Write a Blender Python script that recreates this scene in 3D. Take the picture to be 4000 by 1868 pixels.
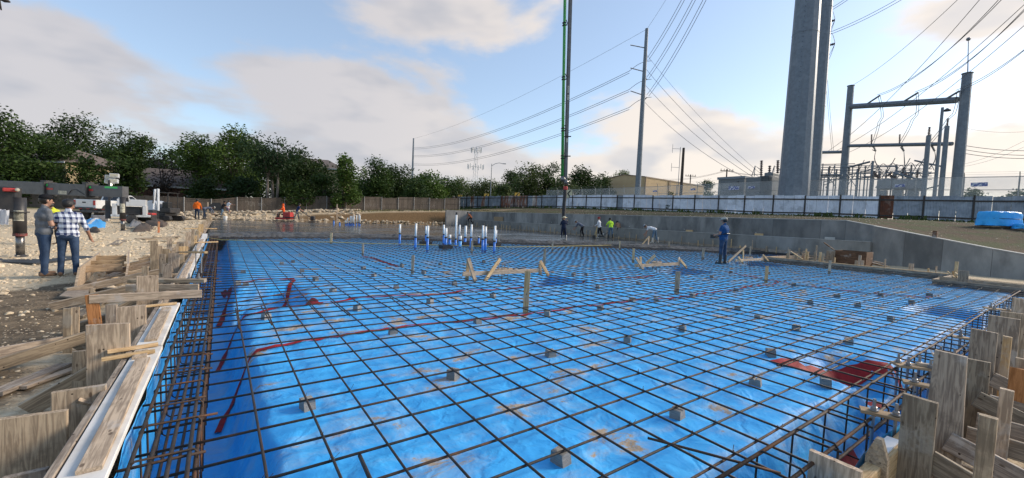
import bpy, bmesh, math, random
from math import sin, cos, pi, radians as rad, hypot
from mathutils import Vector as V, Matrix, noise as NZ
random.seed(7)
for o in list(bpy.data.objects): bpy.data.objects.remove(o)
S = bpy.context.scene
COL = S.collection
# ------------------------------------------------------------------ camera
CAM_H = 1.42                      # metres above the reinforcing mat (z = 0)
FPX = 1616.6                      # focal length in pixels of a 4000 px wide frame
yaw, pitch, roll = rad(35.178), rad(2.924), rad(2.370)
Fw = V((sin(yaw)*cos(pitch), cos(yaw)*cos(pitch), -sin(pitch)))
R0 = V((cos(yaw), -sin(yaw), 0)); U0 = R0.cross(Fw)
Rr = R0*cos(roll) + U0*sin(roll); Ur = -R0*sin(roll) + U0*cos(roll)
cd = bpy.data.cameras.new('camera'); cam = bpy.data.objects.new('camera', cd); COL.objects.link(cam)
cd.sensor_width = 36; cd.lens = 36*FPX/4000; cd.clip_start = .05; cd.clip_end = 4000
cam.matrix_world = Matrix(((Rr.x, Ur.x, -Fw.x, 0), (Rr.y, Ur.y, -Fw.y, 0), (Rr.z, Ur.z, -Fw.z, CAM_H), (0, 0, 0, 1)))
S.camera = cam
S.render.resolution_x = 1024; S.render.resolution_y = 478
# ------------------------------------------------------------------ light
SUN_EL, SUN_AZ = 27, 110          # degrees; azimuth clockwise from +Y
S.view_settings.view_transform = 'Standard'; S.view_settings.look = 'None'
S.view_settings.exposure = 0.93; S.view_settings.gamma = 1
sd = bpy.data.lights.new('sun', 'SUN'); so = bpy.data.objects.new('sun', sd); COL.objects.link(so)
sd.energy = 2.2; sd.angle = rad(18); sd.color = (1.0, .86, .70)
sv = V((sin(rad(SUN_AZ))*cos(rad(SUN_EL)), cos(rad(SUN_AZ))*cos(rad(SUN_EL)), sin(rad(SUN_EL))))
so.rotation_euler = (-sv).to_track_quat('-Z', 'Y').to_euler()
w = bpy.data.worlds.new('World'); S.world = w; w.use_nodes = True
NT = w.node_tree; NT.nodes.clear()
def nd(nt, t, **k):
    n = nt.nodes.new(t)
    for a, b in k.items():
        if a == 'ins':
            for i, x in b.items():
                if hasattr(x, 'is_linked'): nt.links.new(x, n.inputs[i])
                else: n.inputs[i].default_value = x
        else: setattr(n, a, b)
    return n
def mth(nt, op, a, b=0., c=0., clamp=False):
    n = nd(nt, 'ShaderNodeMath', operation=op, ins={0: a, 1: b, 2: c}); n.use_clamp = clamp
    return n.outputs[0]
def mixc(nt, f, a, b, bt='MIX'):
    n = nd(nt, 'ShaderNodeMix', data_type='RGBA', blend_type=bt)
    for i, x in ((0, f), (6, a), (7, b)):
        if hasattr(x, 'is_linked'): nt.links.new(x, n.inputs[i])
        else: n.inputs[i].default_value = (x if i == 0 or len(x) == 4 else (*x, 1))
    return n.outputs[2]
def mapr(nt, v, a, b, c=0., d=1., smooth=True):
    n = nd(nt, 'ShaderNodeMapRange', ins={0: v, 1: a, 2: b, 3: c, 4: d})
    n.interpolation_type = 'SMOOTHSTEP' if smooth else 'LINEAR'
    return n.outputs[0]
def noi(nt, vec, scale, detail=4, rough=.55, dist=0.):
    n = nd(nt, 'ShaderNodeTexNoise', ins={'Scale': scale, 'Detail': detail, 'Roughness': rough, 'Distortion': dist})
    if vec is not None: nt.links.new(vec, n.inputs['Vector'])
    return n.outputs['Fac']
def sky_nodes():
    nt = NT
    sky = nd(nt, 'ShaderNodeTexSky', sky_type='NISHITA', sun_disc=False, sun_elevation=rad(SUN_EL), sun_rotation=rad(SUN_AZ))
    sky.air_density = 1.0; sky.dust_density = .8; sky.ozone_density = 1.6
    tc = nd(nt, 'ShaderNodeTexCoord'); g = tc.outputs['Generated']
    sp = nd(nt, 'ShaderNodeSeparateXYZ', ins={0: g})
    wn = nd(nt, 'ShaderNodeTexNoise', ins={'Vector': g, 'Scale': 5., 'Detail': 5., 'Roughness': .55})
    ws = nd(nt, 'ShaderNodeSeparateXYZ', ins={0: wn.outputs['Color']})
    az = mth(nt, 'ARCTAN2', sp.outputs[0], sp.outputs[1]); el = mth(nt, 'ARCSINE', sp.outputs[2])
    azw = mth(nt, 'ADD', az, mth(nt, 'MULTIPLY', mth(nt, 'SUBTRACT', ws.outputs[0], .5), .22))
    elw = mth(nt, 'ADD', el, mth(nt, 'MULTIPLY', mth(nt, 'SUBTRACT', ws.outputs[1], .5), .13))
    # cloud banks: azimuth, elevation, half widths, weight
    banks = CLOUDS
    tot = None
    for a, e, sa, se, wt in banks:
        da = mth(nt, 'DIVIDE', mth(nt, 'SUBTRACT', azw, rad(a)), rad(sa)); de = mth(nt, 'DIVIDE', mth(nt, 'SUBTRACT', elw, rad(e)), rad(se))
        r2 = mth(nt, 'ADD', mth(nt, 'MULTIPLY', da, da), mth(nt, 'MULTIPLY', de, de))
        b = mth(nt, 'MULTIPLY', mth(nt, 'EXPONENT', mth(nt, 'MULTIPLY', r2, -1.)), wt)
        tot = b if tot is None else mth(nt, 'ADD', tot, b)
    mp = nd(nt, 'ShaderNodeMapping', ins={0: g, 3: (1.6, 1.6, 4.2)}); mp.inputs['Location'].default_value = (3.1, 1.2, .4)
    n1 = noi(nt, mp.outputs[0], 1.7, 5, .56, .3)
    n2 = noi(nt, mp.outputs[0], 5.5, 4, .55)
    cov = mth(nt, 'ADD', tot, mth(nt, 'MULTIPLY', mth(nt, 'SUBTRACT', n1, .5), 1.5))
    cov = mth(nt, 'ADD', cov, mth(nt, 'MULTIPLY', mth(nt, 'SUBTRACT', n2, .5), .6))
    low = mapr(nt, el, .34, 0., 0., .30)                 # more cloud towards the horizon, all round
    cov = mth(nt, 'ADD', cov, low)
    dens = mapr(nt, cov, .16, .60, 0., .94)
    thick = mapr(nt, cov, .35, 1.1)
    warm = mapr(nt, mth(nt, 'COSINE', mth(nt, 'SUBTRACT', az, rad(SUN_AZ))), -.3, .85)
    lit = mixc(nt, warm, (.35, .337, .347), (.55, .49, .43)); shade = mixc(nt, warm, (.25, .258, .29), (.39, .375, .375))
    n3 = noi(nt, mp.outputs[0], 3.1, 3, .5)
    cl = mixc(nt, mth(nt, 'MULTIPLY', mapr(nt, n3, .42, .62), mth(nt, 'ADD', .45, mth(nt, 'MULTIPLY', thick, .55))), lit, shade)
    lp = nd(nt, 'ShaderNodeVectorMath', operation='SCALE', ins={0: sky.outputs[0]}); lp.inputs[3].default_value = SKY_K
    # thin high haze lifts the blue a little
    hz = mixc(nt, .36, lp.outputs[0], (.265, .31, .365))
    out = mixc(nt, dens, hz, cl)
    bg = nd(nt, 'ShaderNodeBackground', ins={0: out, 1: 1.0})
    nd(nt, 'ShaderNodeOutputWorld', ins={0: bg.outputs[0]})
SKY_K = .13
CLOUDS = [(-14, 13.5, 10, 3.4, .8), (-20, 22, 10, 2.5, .2), (13, 13.2, 11, 4.6, 1.0), (27, 25, 14, 4.5, .75), (4, 30, 12, 3, .3), (2, 8, 30, 2.2, .25), (57, 13, 8, 4.5, .75), (26, 8, 10, 3, .35),
          (50, 4, 30, 4, .45), (75, 7, 16, 5, .6), (84, 19, 9, 3.0, .55), (-5, 19, 6, 3.5, -.55), (37, 18, 6, 3, -.55), (52, 22, 9, 4, -.5), (66, 19, 9, 6, -.4), (-26, 10, 12, 5, .4)]
sky_nodes()
w.cycles.sampling_method = 'MANUAL'; w.cycles.sample_map_resolution = 512
# ------------------------------------------------------------------ helpers
def ray(u, v): return Fw + Rr*((u-2000)/FPX) - Ur*((v-934)/FPX)
def G(u, v, z=0.):                 # layout aid: where the sight line through a photo pixel meets the level z
    d = ray(u, v); t = (z-CAM_H)/d.z; return V((0, 0, CAM_H)) + d*t
def GD(u, v, dep):                 # ... and at a distance along the view axis
    return V((0, 0, CAM_H)) + ray(u, v)*dep
def GX(u, v, x): d = ray(u, v); return V((0, 0, CAM_H)) + d*(x/d.x)
def GY(u, v, y): d = ray(u, v); return V((0, 0, CAM_H)) + d*(y/d.y)
def PX(p):
    q = V(p)-V((0, 0, CAM_H)); d = q.dot(Fw); return 2000+FPX*q.dot(Rr)/d, 934-FPX*q.dot(Ur)/d, d
def sstep(a, b, x):
    t = min(1, max(0, (x-a)/(b-a))); return t*t*(3-2*t)
def lerp(a, b, t): return a+(b-a)*t
def pl(x, pts):                    # piecewise linear
    if x <= pts[0][0]: return pts[0][1]
    for (a, b), (c, d) in zip(pts, pts[1:]):
        if x <= c: return b+(d-b)*(x-a)/(c-a)
    return pts[-1][1]
ORG = {}
class MB:
    def __init__(s): s.v = []; s.f = []; s.m = []; s.cur = 0
    def add(s, vs, fs):
        b = len(s.v); s.v.extend(tuple(x) for x in vs); s.f.extend(tuple(i+b for i in f) for f in fs); s.m.extend([s.cur]*len(fs)); return s
    def box(s, c, d, rz=0., mat=None):
        x, y, z = (i/2 for i in d); vs = [V((a*x, b*y, e*z)) for e in (-1, 1) for a, b in ((-1, -1), (1, -1), (1, 1), (-1, 1))]
        M = mat or (Matrix.Translation(V(c)) @ Matrix.Rotation(rz, 4, 'Z'))
        return s.add([M @ p for p in vs], [(3, 2, 1, 0), (4, 5, 6, 7), (0, 1, 5, 4), (1, 2, 6, 5), (2, 3, 7, 6), (3, 0, 4, 7)])
    def bar(s, p0, p1, w, h, up=(0, 0, 1)):
        p0, p1 = V(p0), V(p1); d = p1-p0; M = frame(p0, p1, up); M.translation = (p0+p1)/2
        return s.box(None, (d.length, w, h), mat=M)
    def tube(s, pts, r, n=8, caps=True):
        pts = [V(p) for p in pts]; k = len(pts); rs = r if isinstance(r, (list, tuple)) else [r]*k
        vs = []; ref = None
        for i, p in enumerate(pts):
            t = (pts[min(i+1, k-1)]-pts[max(i-1, 0)]).normalized()
            if ref is None: ref = V((0, 0, 1)) if abs(t.z) < .9 else V((1, 0, 0))
            a = t.cross(ref).normalized(); b = a.cross(t).normalized(); ref = b
            vs += [p+(a*cos(2*pi*j/n)+b*sin(2*pi*j/n))*rs[i] for j in range(n)]
        fs = [(i*n+j, i*n+(j+1) % n, (i+1)*n+(j+1) % n, (i+1)*n+j) for i in range(k-1) for j in range(n)]
        if caps: fs += [tuple(range(n))[::-1], tuple(range((k-1)*n, k*n))]
        return s.add(vs, fs)
    def lathe(s, prof, c=(0, 0, 0), n=16, ax=None):
        c = V(c); M = ax or Matrix(); vs = [c+(M @ V((r*cos(2*pi*j/n), r*sin(2*pi*j/n), z))) for r, z in prof for j in range(n)]; k = len(prof)
        return s.add(vs, [(i*n+j, i*n+(j+1) % n, (i+1)*n+(j+1) % n, (i+1)*n+j) for i in range(k-1) for j in range(n)] + [tuple(range(n))[::-1], tuple(range((k-1)*n, k*n))])
    def prism(s, poly, axis_vec, M=None):      # planar polygon (3-D points) swept along a vector
        a = [V(p) for p in poly]; e = V(axis_vec); n = len(a); vs = a+[p+e for p in a]
        if M: vs = [M @ p for p in vs]
        return s.add(vs, [tuple(range(n))[::-1], tuple(range(n, 2*n))]+[(i, (i+1) % n, n+(i+1) % n, n+i) for i in range(n)])
    def ball(s, c, r, n=10, m=6, M=None):
        rx, ry, rz = r if isinstance(r, (tuple, list)) else (r, r, r); c = V(c)
        vs = [V((rx*sin(pi*i/m)*cos(2*pi*j/n), ry*sin(pi*i/m)*sin(2*pi*j/n), rz*cos(pi*i/m))) for i in range(m+1) for j in range(n)]
        if M: vs = [M @ p for p in vs]
        return s.add([c+p for p in vs], [(i*n+j, (i+1)*n+j, (i+1)*n+(j+1) % n, i*n+(j+1) % n) for i in range(m) for j in range(n)])
    def build(s, name, mat, parent=None, smooth=False, org=None, bev=0.):
        me = bpy.data.meshes.new(name)
        og = ORG[parent] if parent else (V(org) if org else V((0, 0, 0)))
        me.from_pydata([(x-og.x, y-og.y, z-og.z) for x, y, z in s.v], [], s.f)
        for m in (mat if isinstance(mat, (list, tuple)) else [mat]): me.materials.append(m)
        if any(s.m): me.polygons.foreach_set('material_index', s.m)
        if bev:
            b = bmesh.new(); b.from_mesh(me); bmesh.ops.bevel(b, geom=b.edges[:], offset=bev, segments=2, affect='EDGES', profile=.5); b.to_mesh(me); b.free()
        if smooth: me.polygons.foreach_set('use_smooth', [True]*len(me.polygons))
        me.validate(); me.update()
        o = bpy.data.objects.new(name, me); COL.objects.link(o)
        if parent: o.parent = parent
        else: o.location = og
        ORG[o] = og
        return o
def frame(p0, p1, up=(0, 0, 1)):
    p0, p1 = V(p0), V(p1); x = (p1-p0).normalized(); u = V(up)
    if abs(x.dot(u.normalized())) > .98: u = V((0, 1, 0)) if abs(x.y) < .9 else V((1, 0, 0))
    y = u.cross(x).normalized(); z = x.cross(y)
    M = Matrix((x, y, z)).transposed().to_4x4(); M.translation = p0; return M
def tag(o, label=None, cat=None, group=None, kind=None):
    for k, x in (('label', label), ('category', cat), ('group', group), ('kind', kind)):
        if x: o[k] = x
    return o
def thing(name, label, cat, loc=(0, 0, 0), group=None, rz=0.):
    o = bpy.data.objects.new(name, None); COL.objects.link(o); o.location = V(loc); o.rotation_euler.z = rz
    o.empty_display_size = .2; ORG[o] = V(loc) if not rz else V((0, 0, 0)); return tag(o, label, cat, group)
def copy_tree(o, parent=None):
    c = o.copy(); COL.objects.link(c)
    if parent: c.parent = parent
    for ch in list(o.children): copy_tree(ch, c)
    return c
BOXC = {}
def board(name, p0, p1, w, t, mat, parent=None, up=(0, 0, 1), label=None, cat=None, group=None, taper=1.):
    """a plank from p0 to p1 (centre line), w across, t thick along 'up'; its grain follows its length"""
    p0, p1 = V(p0), V(p1); L = (p1-p0).length
    key = (round(L, 2), round(w, 3), round(t, 3), round(taper, 2), mat.name)
    me = BOXC.get(key)
    if not me:
        me = bpy.data.meshes.new(name); b = bmesh.new()
        rnd = random.Random(hash(key) & 0xffff); e = min(.006, t*.12, w*.12); vs = []
        for ix, x in enumerate((0, L*.33, L*.7, L)):
            ww = w/2*(1+(taper-1)*x/L); sag = 0 if ix in (0, 3) else rnd.uniform(-1, 1)*L*.002
            wob = rnd.uniform(-.012, .012)*w if ix in (0, 3) else 0
            for y, z in ((-ww+e, -t/2), (ww-e, -t/2), (ww, -t/2+e), (ww, t/2-e), (ww-e, t/2), (-ww+e, t/2), (-ww, t/2-e), (-ww, -t/2+e)):
                vs.append(b.verts.new((x+wob*y/w*4+(e if ix == 0 else -e if ix == 3 else 0)*0, y+sag, z)))
        for i in range(3):
            for j in range(8): b.faces.new((vs[i*8+j], vs[i*8+(j+1) % 8], vs[i*8+8+(j+1) % 8], vs[i*8+8+j]))
        b.faces.new(vs[0:8][::-1]); b.faces.new(vs[24:32]); bmesh.ops.recalc_face_normals(b, faces=b.faces[:])
        b.to_mesh(me); b.free(); me.materials.append(mat); BOXC[key] = me
    o = bpy.data.objects.new(name, me); COL.objects.link(o)
    M = frame(p0, p1, up)
    if parent: o.parent = parent; M.translation = M.translation-ORG[parent]
    o.matrix_basis = M; ORG[o] = p0
    return tag(o, label, cat, group)
# ------------------------------------------------------------------ materials
MC = {}
def P(name):
    m = bpy.data.materials.new(name); m.use_nodes = True; nt = m.node_tree; nt.nodes.clear()
    b = nd(nt, 'ShaderNodeBsdfPrincipled'); o = nd(nt, 'ShaderNodeOutputMaterial', ins={0: b.outputs[0]})
    return m, nt, b
def bump(nt, b, h, strength=.3, dist=.02):
    n = nd(nt, 'ShaderNodeBump', ins={'Strength': strength, 'Distance': dist, 'Height': h}); nt.links.new(n.outputs[0], b.inputs['Normal'])
def mat(name, col, rough=.6, col2=None, scale=6., var=.35, bmp=.15, metal=0., rnd=.0, spec=.5, lo=.35, hi=.68, stretch=None, dirt=None):
    """plain procedural surface: two tones broken up by noise, a little relief, optional per-piece shade"""
    if name in MC: return MC[name]
    m, nt, b = P(name); tc = nd(nt, 'ShaderNodeTexCoord'); vec = tc.outputs['Object']
    if stretch: vec = nd(nt, 'ShaderNodeMapping', ins={0: vec, 3: stretch}).outputs[0]
    n = noi(nt, vec, scale, 6, .6)
    c2 = col2 or tuple(c*(1-var) for c in col)
    c = mixc(nt, mapr(nt, n, lo, hi), col, c2)
    if dirt: c = mixc(nt, mapr(nt, noi(nt, vec, scale*.4, 5, .65), .5, .72), c, dirt)
    if rnd:
        oi = nd(nt, 'ShaderNodeObjectInfo'); k = mth(nt, 'MULTIPLY_ADD', oi.outputs['Random'], rnd*2, 1-rnd)
        c = mixc(nt, 1., c, nd(nt, 'ShaderNodeCombineColor', ins={0: k, 1: k, 2: k}).outputs[0], 'MULTIPLY')
    nt.links.new(c, b.inputs['Base Color']); b.inputs['Roughness'].default_value = rough; b.inputs['Metallic'].default_value = metal
    b.inputs['Specular IOR Level'].default_value = spec
    if bmp: bump(nt, b, noi(nt, vec, scale*4, 4, .6), bmp)
    MC[name] = m; return m
def wood(name, col, col2, rnd=.22, rough=.75):
    if name in MC: return MC[name]
    m, nt, b = P(name); tc = nd(nt, 'ShaderNodeTexCoord'); oi = nd(nt, 'ShaderNodeObjectInfo')
    off = nd(nt, 'ShaderNodeVectorMath', operation='SCALE', ins={0: (7.3, 3.1, 5.7)}); nt.links.new(oi.outputs['Random'], off.inputs[3])
    vec = nd(nt, 'ShaderNodeVectorMath', operation='ADD', ins={0: tc.outputs['Object'], 1: off.outputs[0]}).outputs[0]
    g = nd(nt, 'ShaderNodeMapping', ins={0: vec, 3: (2.2, 26, 26)}).outputs[0]
    grain = noi(nt, g, 1.6, 6, .6, 1.2); blot = noi(nt, vec, 4.5, 4, .6)
    kn = nd(nt, 'ShaderNodeTexVoronoi', feature='F1', ins={'Scale': 1.0}); nt.links.new(nd(nt, 'ShaderNodeMapping', ins={0: vec, 3: (5, 11, 11)}).outputs[0], kn.inputs['Vector'])
    c = mixc(nt, mapr(nt, grain, .38, .60), col, tuple(x*.8 for x in col2))
    c = mixc(nt, mapr(nt, blot, .5, .75, 0, .55), c, tuple(x*.55 for x in col2))
    c = mixc(nt, mapr(nt, kn.outputs[0], .13, .07, 0, .75), c, (.06, .035, .02))
    nl = nd(nt, 'ShaderNodeTexVoronoi', feature='F1', ins={'Vector': vec, 'Scale': 13.}); ncol = nd(nt, 'ShaderNodeSeparateXYZ', ins={0: nl.outputs['Color']})
    c = mixc(nt, mth(nt, 'MULTIPLY', mth(nt, 'LESS_THAN', nl.outputs[0], .09), mth(nt, 'GREATER_THAN', ncol.outputs[0], .55)), c, (.035, .022, .015))
    spl = noi(nt, vec, 2.2, 7, .7); c = mixc(nt, mapr(nt, spl, .56, .66, 0, .5), c, (.44, .41, .37)); c = mixc(nt, mapr(nt, spl, .42, .33, 0, .45), c, tuple(x*.45 for x in col2))
    k = mth(nt, 'MULTIPLY_ADD', oi.outputs['Random'], rnd*2, 1-rnd)
    c = mixc(nt, 1., c, nd(nt, 'ShaderNodeCombineColor', ins={0: k, 1: k, 2: mth(nt, 'POWER', k, 1.2)}).outputs[0], 'MULTIPLY')
    nt.links.new(c, b.inputs['Base Color']); b.inputs['Roughness'].default_value = rough; b.inputs['Specular IOR Level'].default_value = .25
    bump(nt, b, grain, .45, .004)
    MC[name] = m; return m
W_OLD = wood('weathered lumber', (.50, .39, .275), (.35, .265, .185))
W_GREY = wood('grey lumber', (.36, .295, .225), (.24, .19, .145))
W_NEW = wood('fresh pine', (.66, .47, .26), (.55, .36, .18), .12)
W_RED = wood('reddish stake wood', (.50, .23, .09), (.40, .17, .06), .12)
W_PLY = wood('plywood', (.46, .33, .20), (.36, .25, .15), .15)
W_WHITE = mat('whitewashed form board', (.70, .68, .64), .7, (.55, .52, .47), 3, .3, .1, spec=.2)
STEEL = mat('rusty rebar', (.075, .042, .024), .7, (.04, .03, .024), 9, .5, .3, spec=.3, dirt=(.16, .065, .025))
STEEL2 = mat('dark mill steel rebar', (.045, .036, .03), .6, (.02, .018, .017), 7, .5, .3, spec=.3, dirt=(.075, .036, .018))
BLACKP = mat('black plastic', (.012, .012, .013), .45, None, 5, .3, .05)
# ------------------------------------------------------------------ ground and terrain
XF, YF, XW, YB = -.47, .76, 27., 48.           # slab edges: left form, near form, retaining wall, far edge
XR = 20.7                                       # right-hand slab edge in front of the wall's low end
def wall_top(y): return pl(y, [(-4, .25), (-1, .35), (1.77, .76), (7.85, 2.0), (60, 2.0)])
def bank(x): return pl(x, [(-30, .1), (-4, .35), (4, .75), (12, 1.3), (20, 1.75), (28, 2.1), (60, 3.3)])
def gz(x, y):
    n = NZ.noise(V((x*.35, y*.35, 1.7)))*.07 + NZ.noise(V((x*1.3, y*1.3, 4.2)))*.03
    yard = pl(y, [(0, -.36), (14, -.30), (25, -.22), (45, -.12), (56, .2), (80, .7), (200, 2.), (900, 2.)])
    left = yard - .12*sstep(-2.4, -.7, x)*sstep(18, 12, y)
    if x < XF-.02 or (y < YF+.02 and x < 19): z = left+n
    elif x <= XW+.1 and YF <= y <= YB+.5:
        z = -.62 if not (x > XR and y < 9.2) else -.22+n*1.5
    elif y > YB+.5 and x < XW+.6:
        b = bank(x)
        z = lerp(0.05, b, sstep(YB+.5, YB+2.2, y)) + n*1.6
        if y > 56: z = lerp(z, max(b, .7)+.2, sstep(56, 75, y))
        if x < 0: z = lerp(left, z, sstep(-9, 1, x))
    elif y < YF and x <= XW: z = lerp(-.35, wall_top(y)-.2, sstep(19, 27, x))+n
    else:
        wt = wall_top(min(y, 60)); far = pl(y, [(-20, 2.3), (4, 2.45), (13, 2.65), (47, 3.25), (75, 3.3)])
        z = lerp(wt-.06, far, sstep(XW+.3, 46, x)**.8 if x > XW+.3 else 0) + n*.8*sstep(27.5, 29, x)
        if y > YB: z = lerp(z, max(z, bank(x)), sstep(YB, YB+4, y))
    return z
def seq(parts):
    r = []
    for a, b, s in parts:
        k = max(1, round((b-a)/s)); r += [a+(b-a)*i/k for i in range(k)]
    return r+[parts[-1][1]]
gx = seq([(-1500, -300, 200), (-300, -60, 30), (-60, -14, 2.), (-14, -6, .5), (-6, XF-.03, .22), (XF-.03, XF, .03), (XF, 20.6, 1.2), (20.6, 27.1, .35), (27.1, 27.4, .3), (27.4, 32, .5), (32, 50, 1.), (50, 90, 4), (90, 300, 30), (300, 1500, 200)])
gy = seq([(-120, -20, 25), (-20, -2, 1.5), (-2, YF, .25), (YF, YF+.03, .03), (YF+.03, 9.1, .4), (9.1, 9.3, .2), (9.3, 14, .4), (14, 48.5, .5), (48.5, 52, .25), (52, 66, .7), (66, 120, 4), (120, 400, 30), (400, 2400, 250)])
m = MB(); nx = len(gx)
m.v = [(x, y, gz(x, y)) for y in gy for x in gx]
m.f = [(j*nx+i, j*nx+i+1, (j+1)*nx+i+1, (j+1)*nx+i) for j in range(len(gy)-1) for i in range(nx-1)]; m.m = [0]*len(m.f)
def ground_mat():
    mm, nt, b = P('site soil'); g = nd(nt, 'ShaderNodeNewGeometry'); pos = g.outputs['Position']
    sp = nd(nt, 'ShaderNodeSeparateXYZ', ins={0: pos}); x, y = sp.outputs[0], sp.outputs[1]
    n1 = noi(nt, pos, .55, 6, .62); n2 = noi(nt, pos, 3.5, 6, .65); n3 = noi(nt, pos, 14, 5, .6)
    mud = mixc(nt, mapr(nt, n2, .35, .65), (.21, .16, .105), (.10, .075, .05))
    caliche = mixc(nt, mapr(nt, n3, .3, .7), (.66, .54, .37), (.50, .39, .255))
    vo = nd(nt, 'ShaderNodeTexVoronoi', feature='F1', ins={'Vector': pos, 'Scale': 16.}); peb = mapr(nt, vo.outputs[0], .32, .18)
    mud = mixc(nt, mth(nt, 'MULTIPLY', peb, mapr(nt, n2, .45, .6, 0, .9)), mud, (.50, .41, .29))
    # pale crushed limestone over most of the yard, trodden mud nearer the camera
    cal = mth(nt, 'ADD', mapr(nt, y, 10.3, 13.2, -.26, .34), mth(nt, 'SUBTRACT', n1, .5)); cal = mth(nt, 'ADD', cal, mapr(nt, x, -2.3, -1.3, 0, .42))
    yard = mixc(nt, mapr(nt, cal, -.02, .12), mud, caliche)
    brown = mixc(nt, mapr(nt, n2, .35, .68), (.105, .075, .046), (.062, .046, .029)); brown = mixc(nt, mapr(nt, n1, .42, .6), brown, (.06, .07, .028))
    brown = mixc(nt, mth(nt, 'MULTIPLY', peb, mapr(nt, n3, .5, .62, 0, .7)), brown, (.36, .29, .20))
    grass = mixc(nt, mapr(nt, n2, .3, .7), (.06, .085, .025), (.13, .115, .05))
    c = mixc(nt, mapr(nt, x, 27.0, 27.3), yard, brown)
    back = mixc(nt, mapr(nt, n2, .35, .6), (.17, .115, .065), (.30, .22, .135)); back = mixc(nt, mapr(nt, n1, .45, .6, 0, .8), back, grass)
    c = mixc(nt, mth(nt, 'MULTIPLY', mapr(nt, y, 49.5, 50.5), mapr(nt, x, 2, 10)), c, back)
    c = mixc(nt, mapr(nt, y, 58, 66), c, grass); c = mixc(nt, mapr(nt, x, 47, 50), c, grass)
    gs = nd(nt, 'ShaderNodeSeparateXYZ', ins={0: g.outputs['Normal']}); steep = mapr(nt, gs.outputs[2], .93, .75)
    c = mixc(nt, mth(nt, 'MULTIPLY', steep, mapr(nt, y, 48, 49)), c, mixc(nt, mapr(nt, n3, .35, .65), (.20, .125, .062), (.10, .066, .036)))
    nt.links.new(c, b.inputs['Base Color']); b.inputs['Roughness'].default_value = .95; b.inputs['Specular IOR Level'].default_value = .15
    bump(nt, b, mth(nt, 'ADD', mth(nt, 'MULTIPLY', peb, .4), n3), .7, .05)
    return mm
M_GROUND = ground_mat()
tag(m.build('ground', M_GROUND, smooth=True), kind='structure')
# ------------------------------------------------------------------ blue vapour barrier over the pad
Z0 = -.085
PITS = []                                        # x0, x1, y0, y1, depth, edge softness
def pit(u0, v0, u1, v1, d, e=.12):
    a, b = G(u0, v0, Z0), G(u1, v1, Z0); PITS.append((min(a.x, b.x), max(a.x, b.x), min(a.y, b.y), max(a.y, b.y), d, e))
PITS += [(-.2, 1.12, 7.35, 9.1, .30, .16), (5.6, 7.3, 7.3, 8.55, .45, .12), (11.4, 13.2, 7.3, 8.6, .45, .12), (17.4, 19.5, 7.6, 9, .45, .12), (5.35, 6.15, -.5, 1.85, .30, .22), (11.3, 12.5, -.5, 2.1, .34, .2)]
def barrier_z(x, y, fine=True):
    edge = NZ.noise(V((y*1.7, 3.3, 0)))*.05+NZ.noise(V((y*5, 9.3, 0)))*.02; edge2 = NZ.noise(V((x*1.7, 8.3, 0)))*.06+NZ.noise(V((x*6, 1.3, 0)))*.025
    dl = sstep(.30+edge, .02+edge, x); dn = sstep(1.34+edge2, 1.06+edge2, y); dr = sstep(XR-.55, XR-.2, x) if y < 9.5 else 0
    d = max(dl, dn, dr); dep = .50*d
    for x0, x1, y0, y1, pd, e in PITS:
        t = sstep(x0-e, x0+e, x)*sstep(x1+e, x1-e, x)*sstep(y0-e, y0+e, y)*sstep(y1+e, y1-e, y)
        dep = max(dep, pd*t); d = max(d, t)
    z = Z0-dep
    if fine:
        q = V((x, y, 0)); slope = 4*d*(1-d)
        z += (NZ.noise(q*1.1)*.024 + NZ.noise(V((x*2.1+y*.7, y*4.4-x*.5, 2)))*.018 + (abs(NZ.noise(V((x*3.0, y*3.0+x*.8, 5)))))*.030-.014 + abs(NZ.noise(V((x*1.4-y*1.1, y*6.5+x*3.1, 9))))*.022-.008 + NZ.noise(q*9)*.004)
        if slope > .02: z += slope*(NZ.noise(V((x*5.5, y*5.5, 7)))*.075+NZ.noise(V((x*13, y*13, 3)))*.03)
    return z
bx = seq([(-.42, -.2, .06), (-.2, .6, .035), (.6, 4.5, .045), (4.5, 9, .08), (9, 27, .16)]); by = seq([(.8, 1.0, .06), (1.0, 3.6, .035), (3.6, 7, .055), (7, 12, .09), (12, 26.2, .2)])
m = MB(); nx = len(bx)
m.v = [(x, y, barrier_z(x, y)) for y in by for x in bx]
m.f = [(j*nx+i, j*nx+i+1, (j+1)*nx+i+1, (j+1)*nx+i) for j in range(len(by)-1) for i in range(nx-1) if not (bx[i] > XR+.1 and by[j] < 9.3)]; m.m = [0]*len(m.f)
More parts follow.
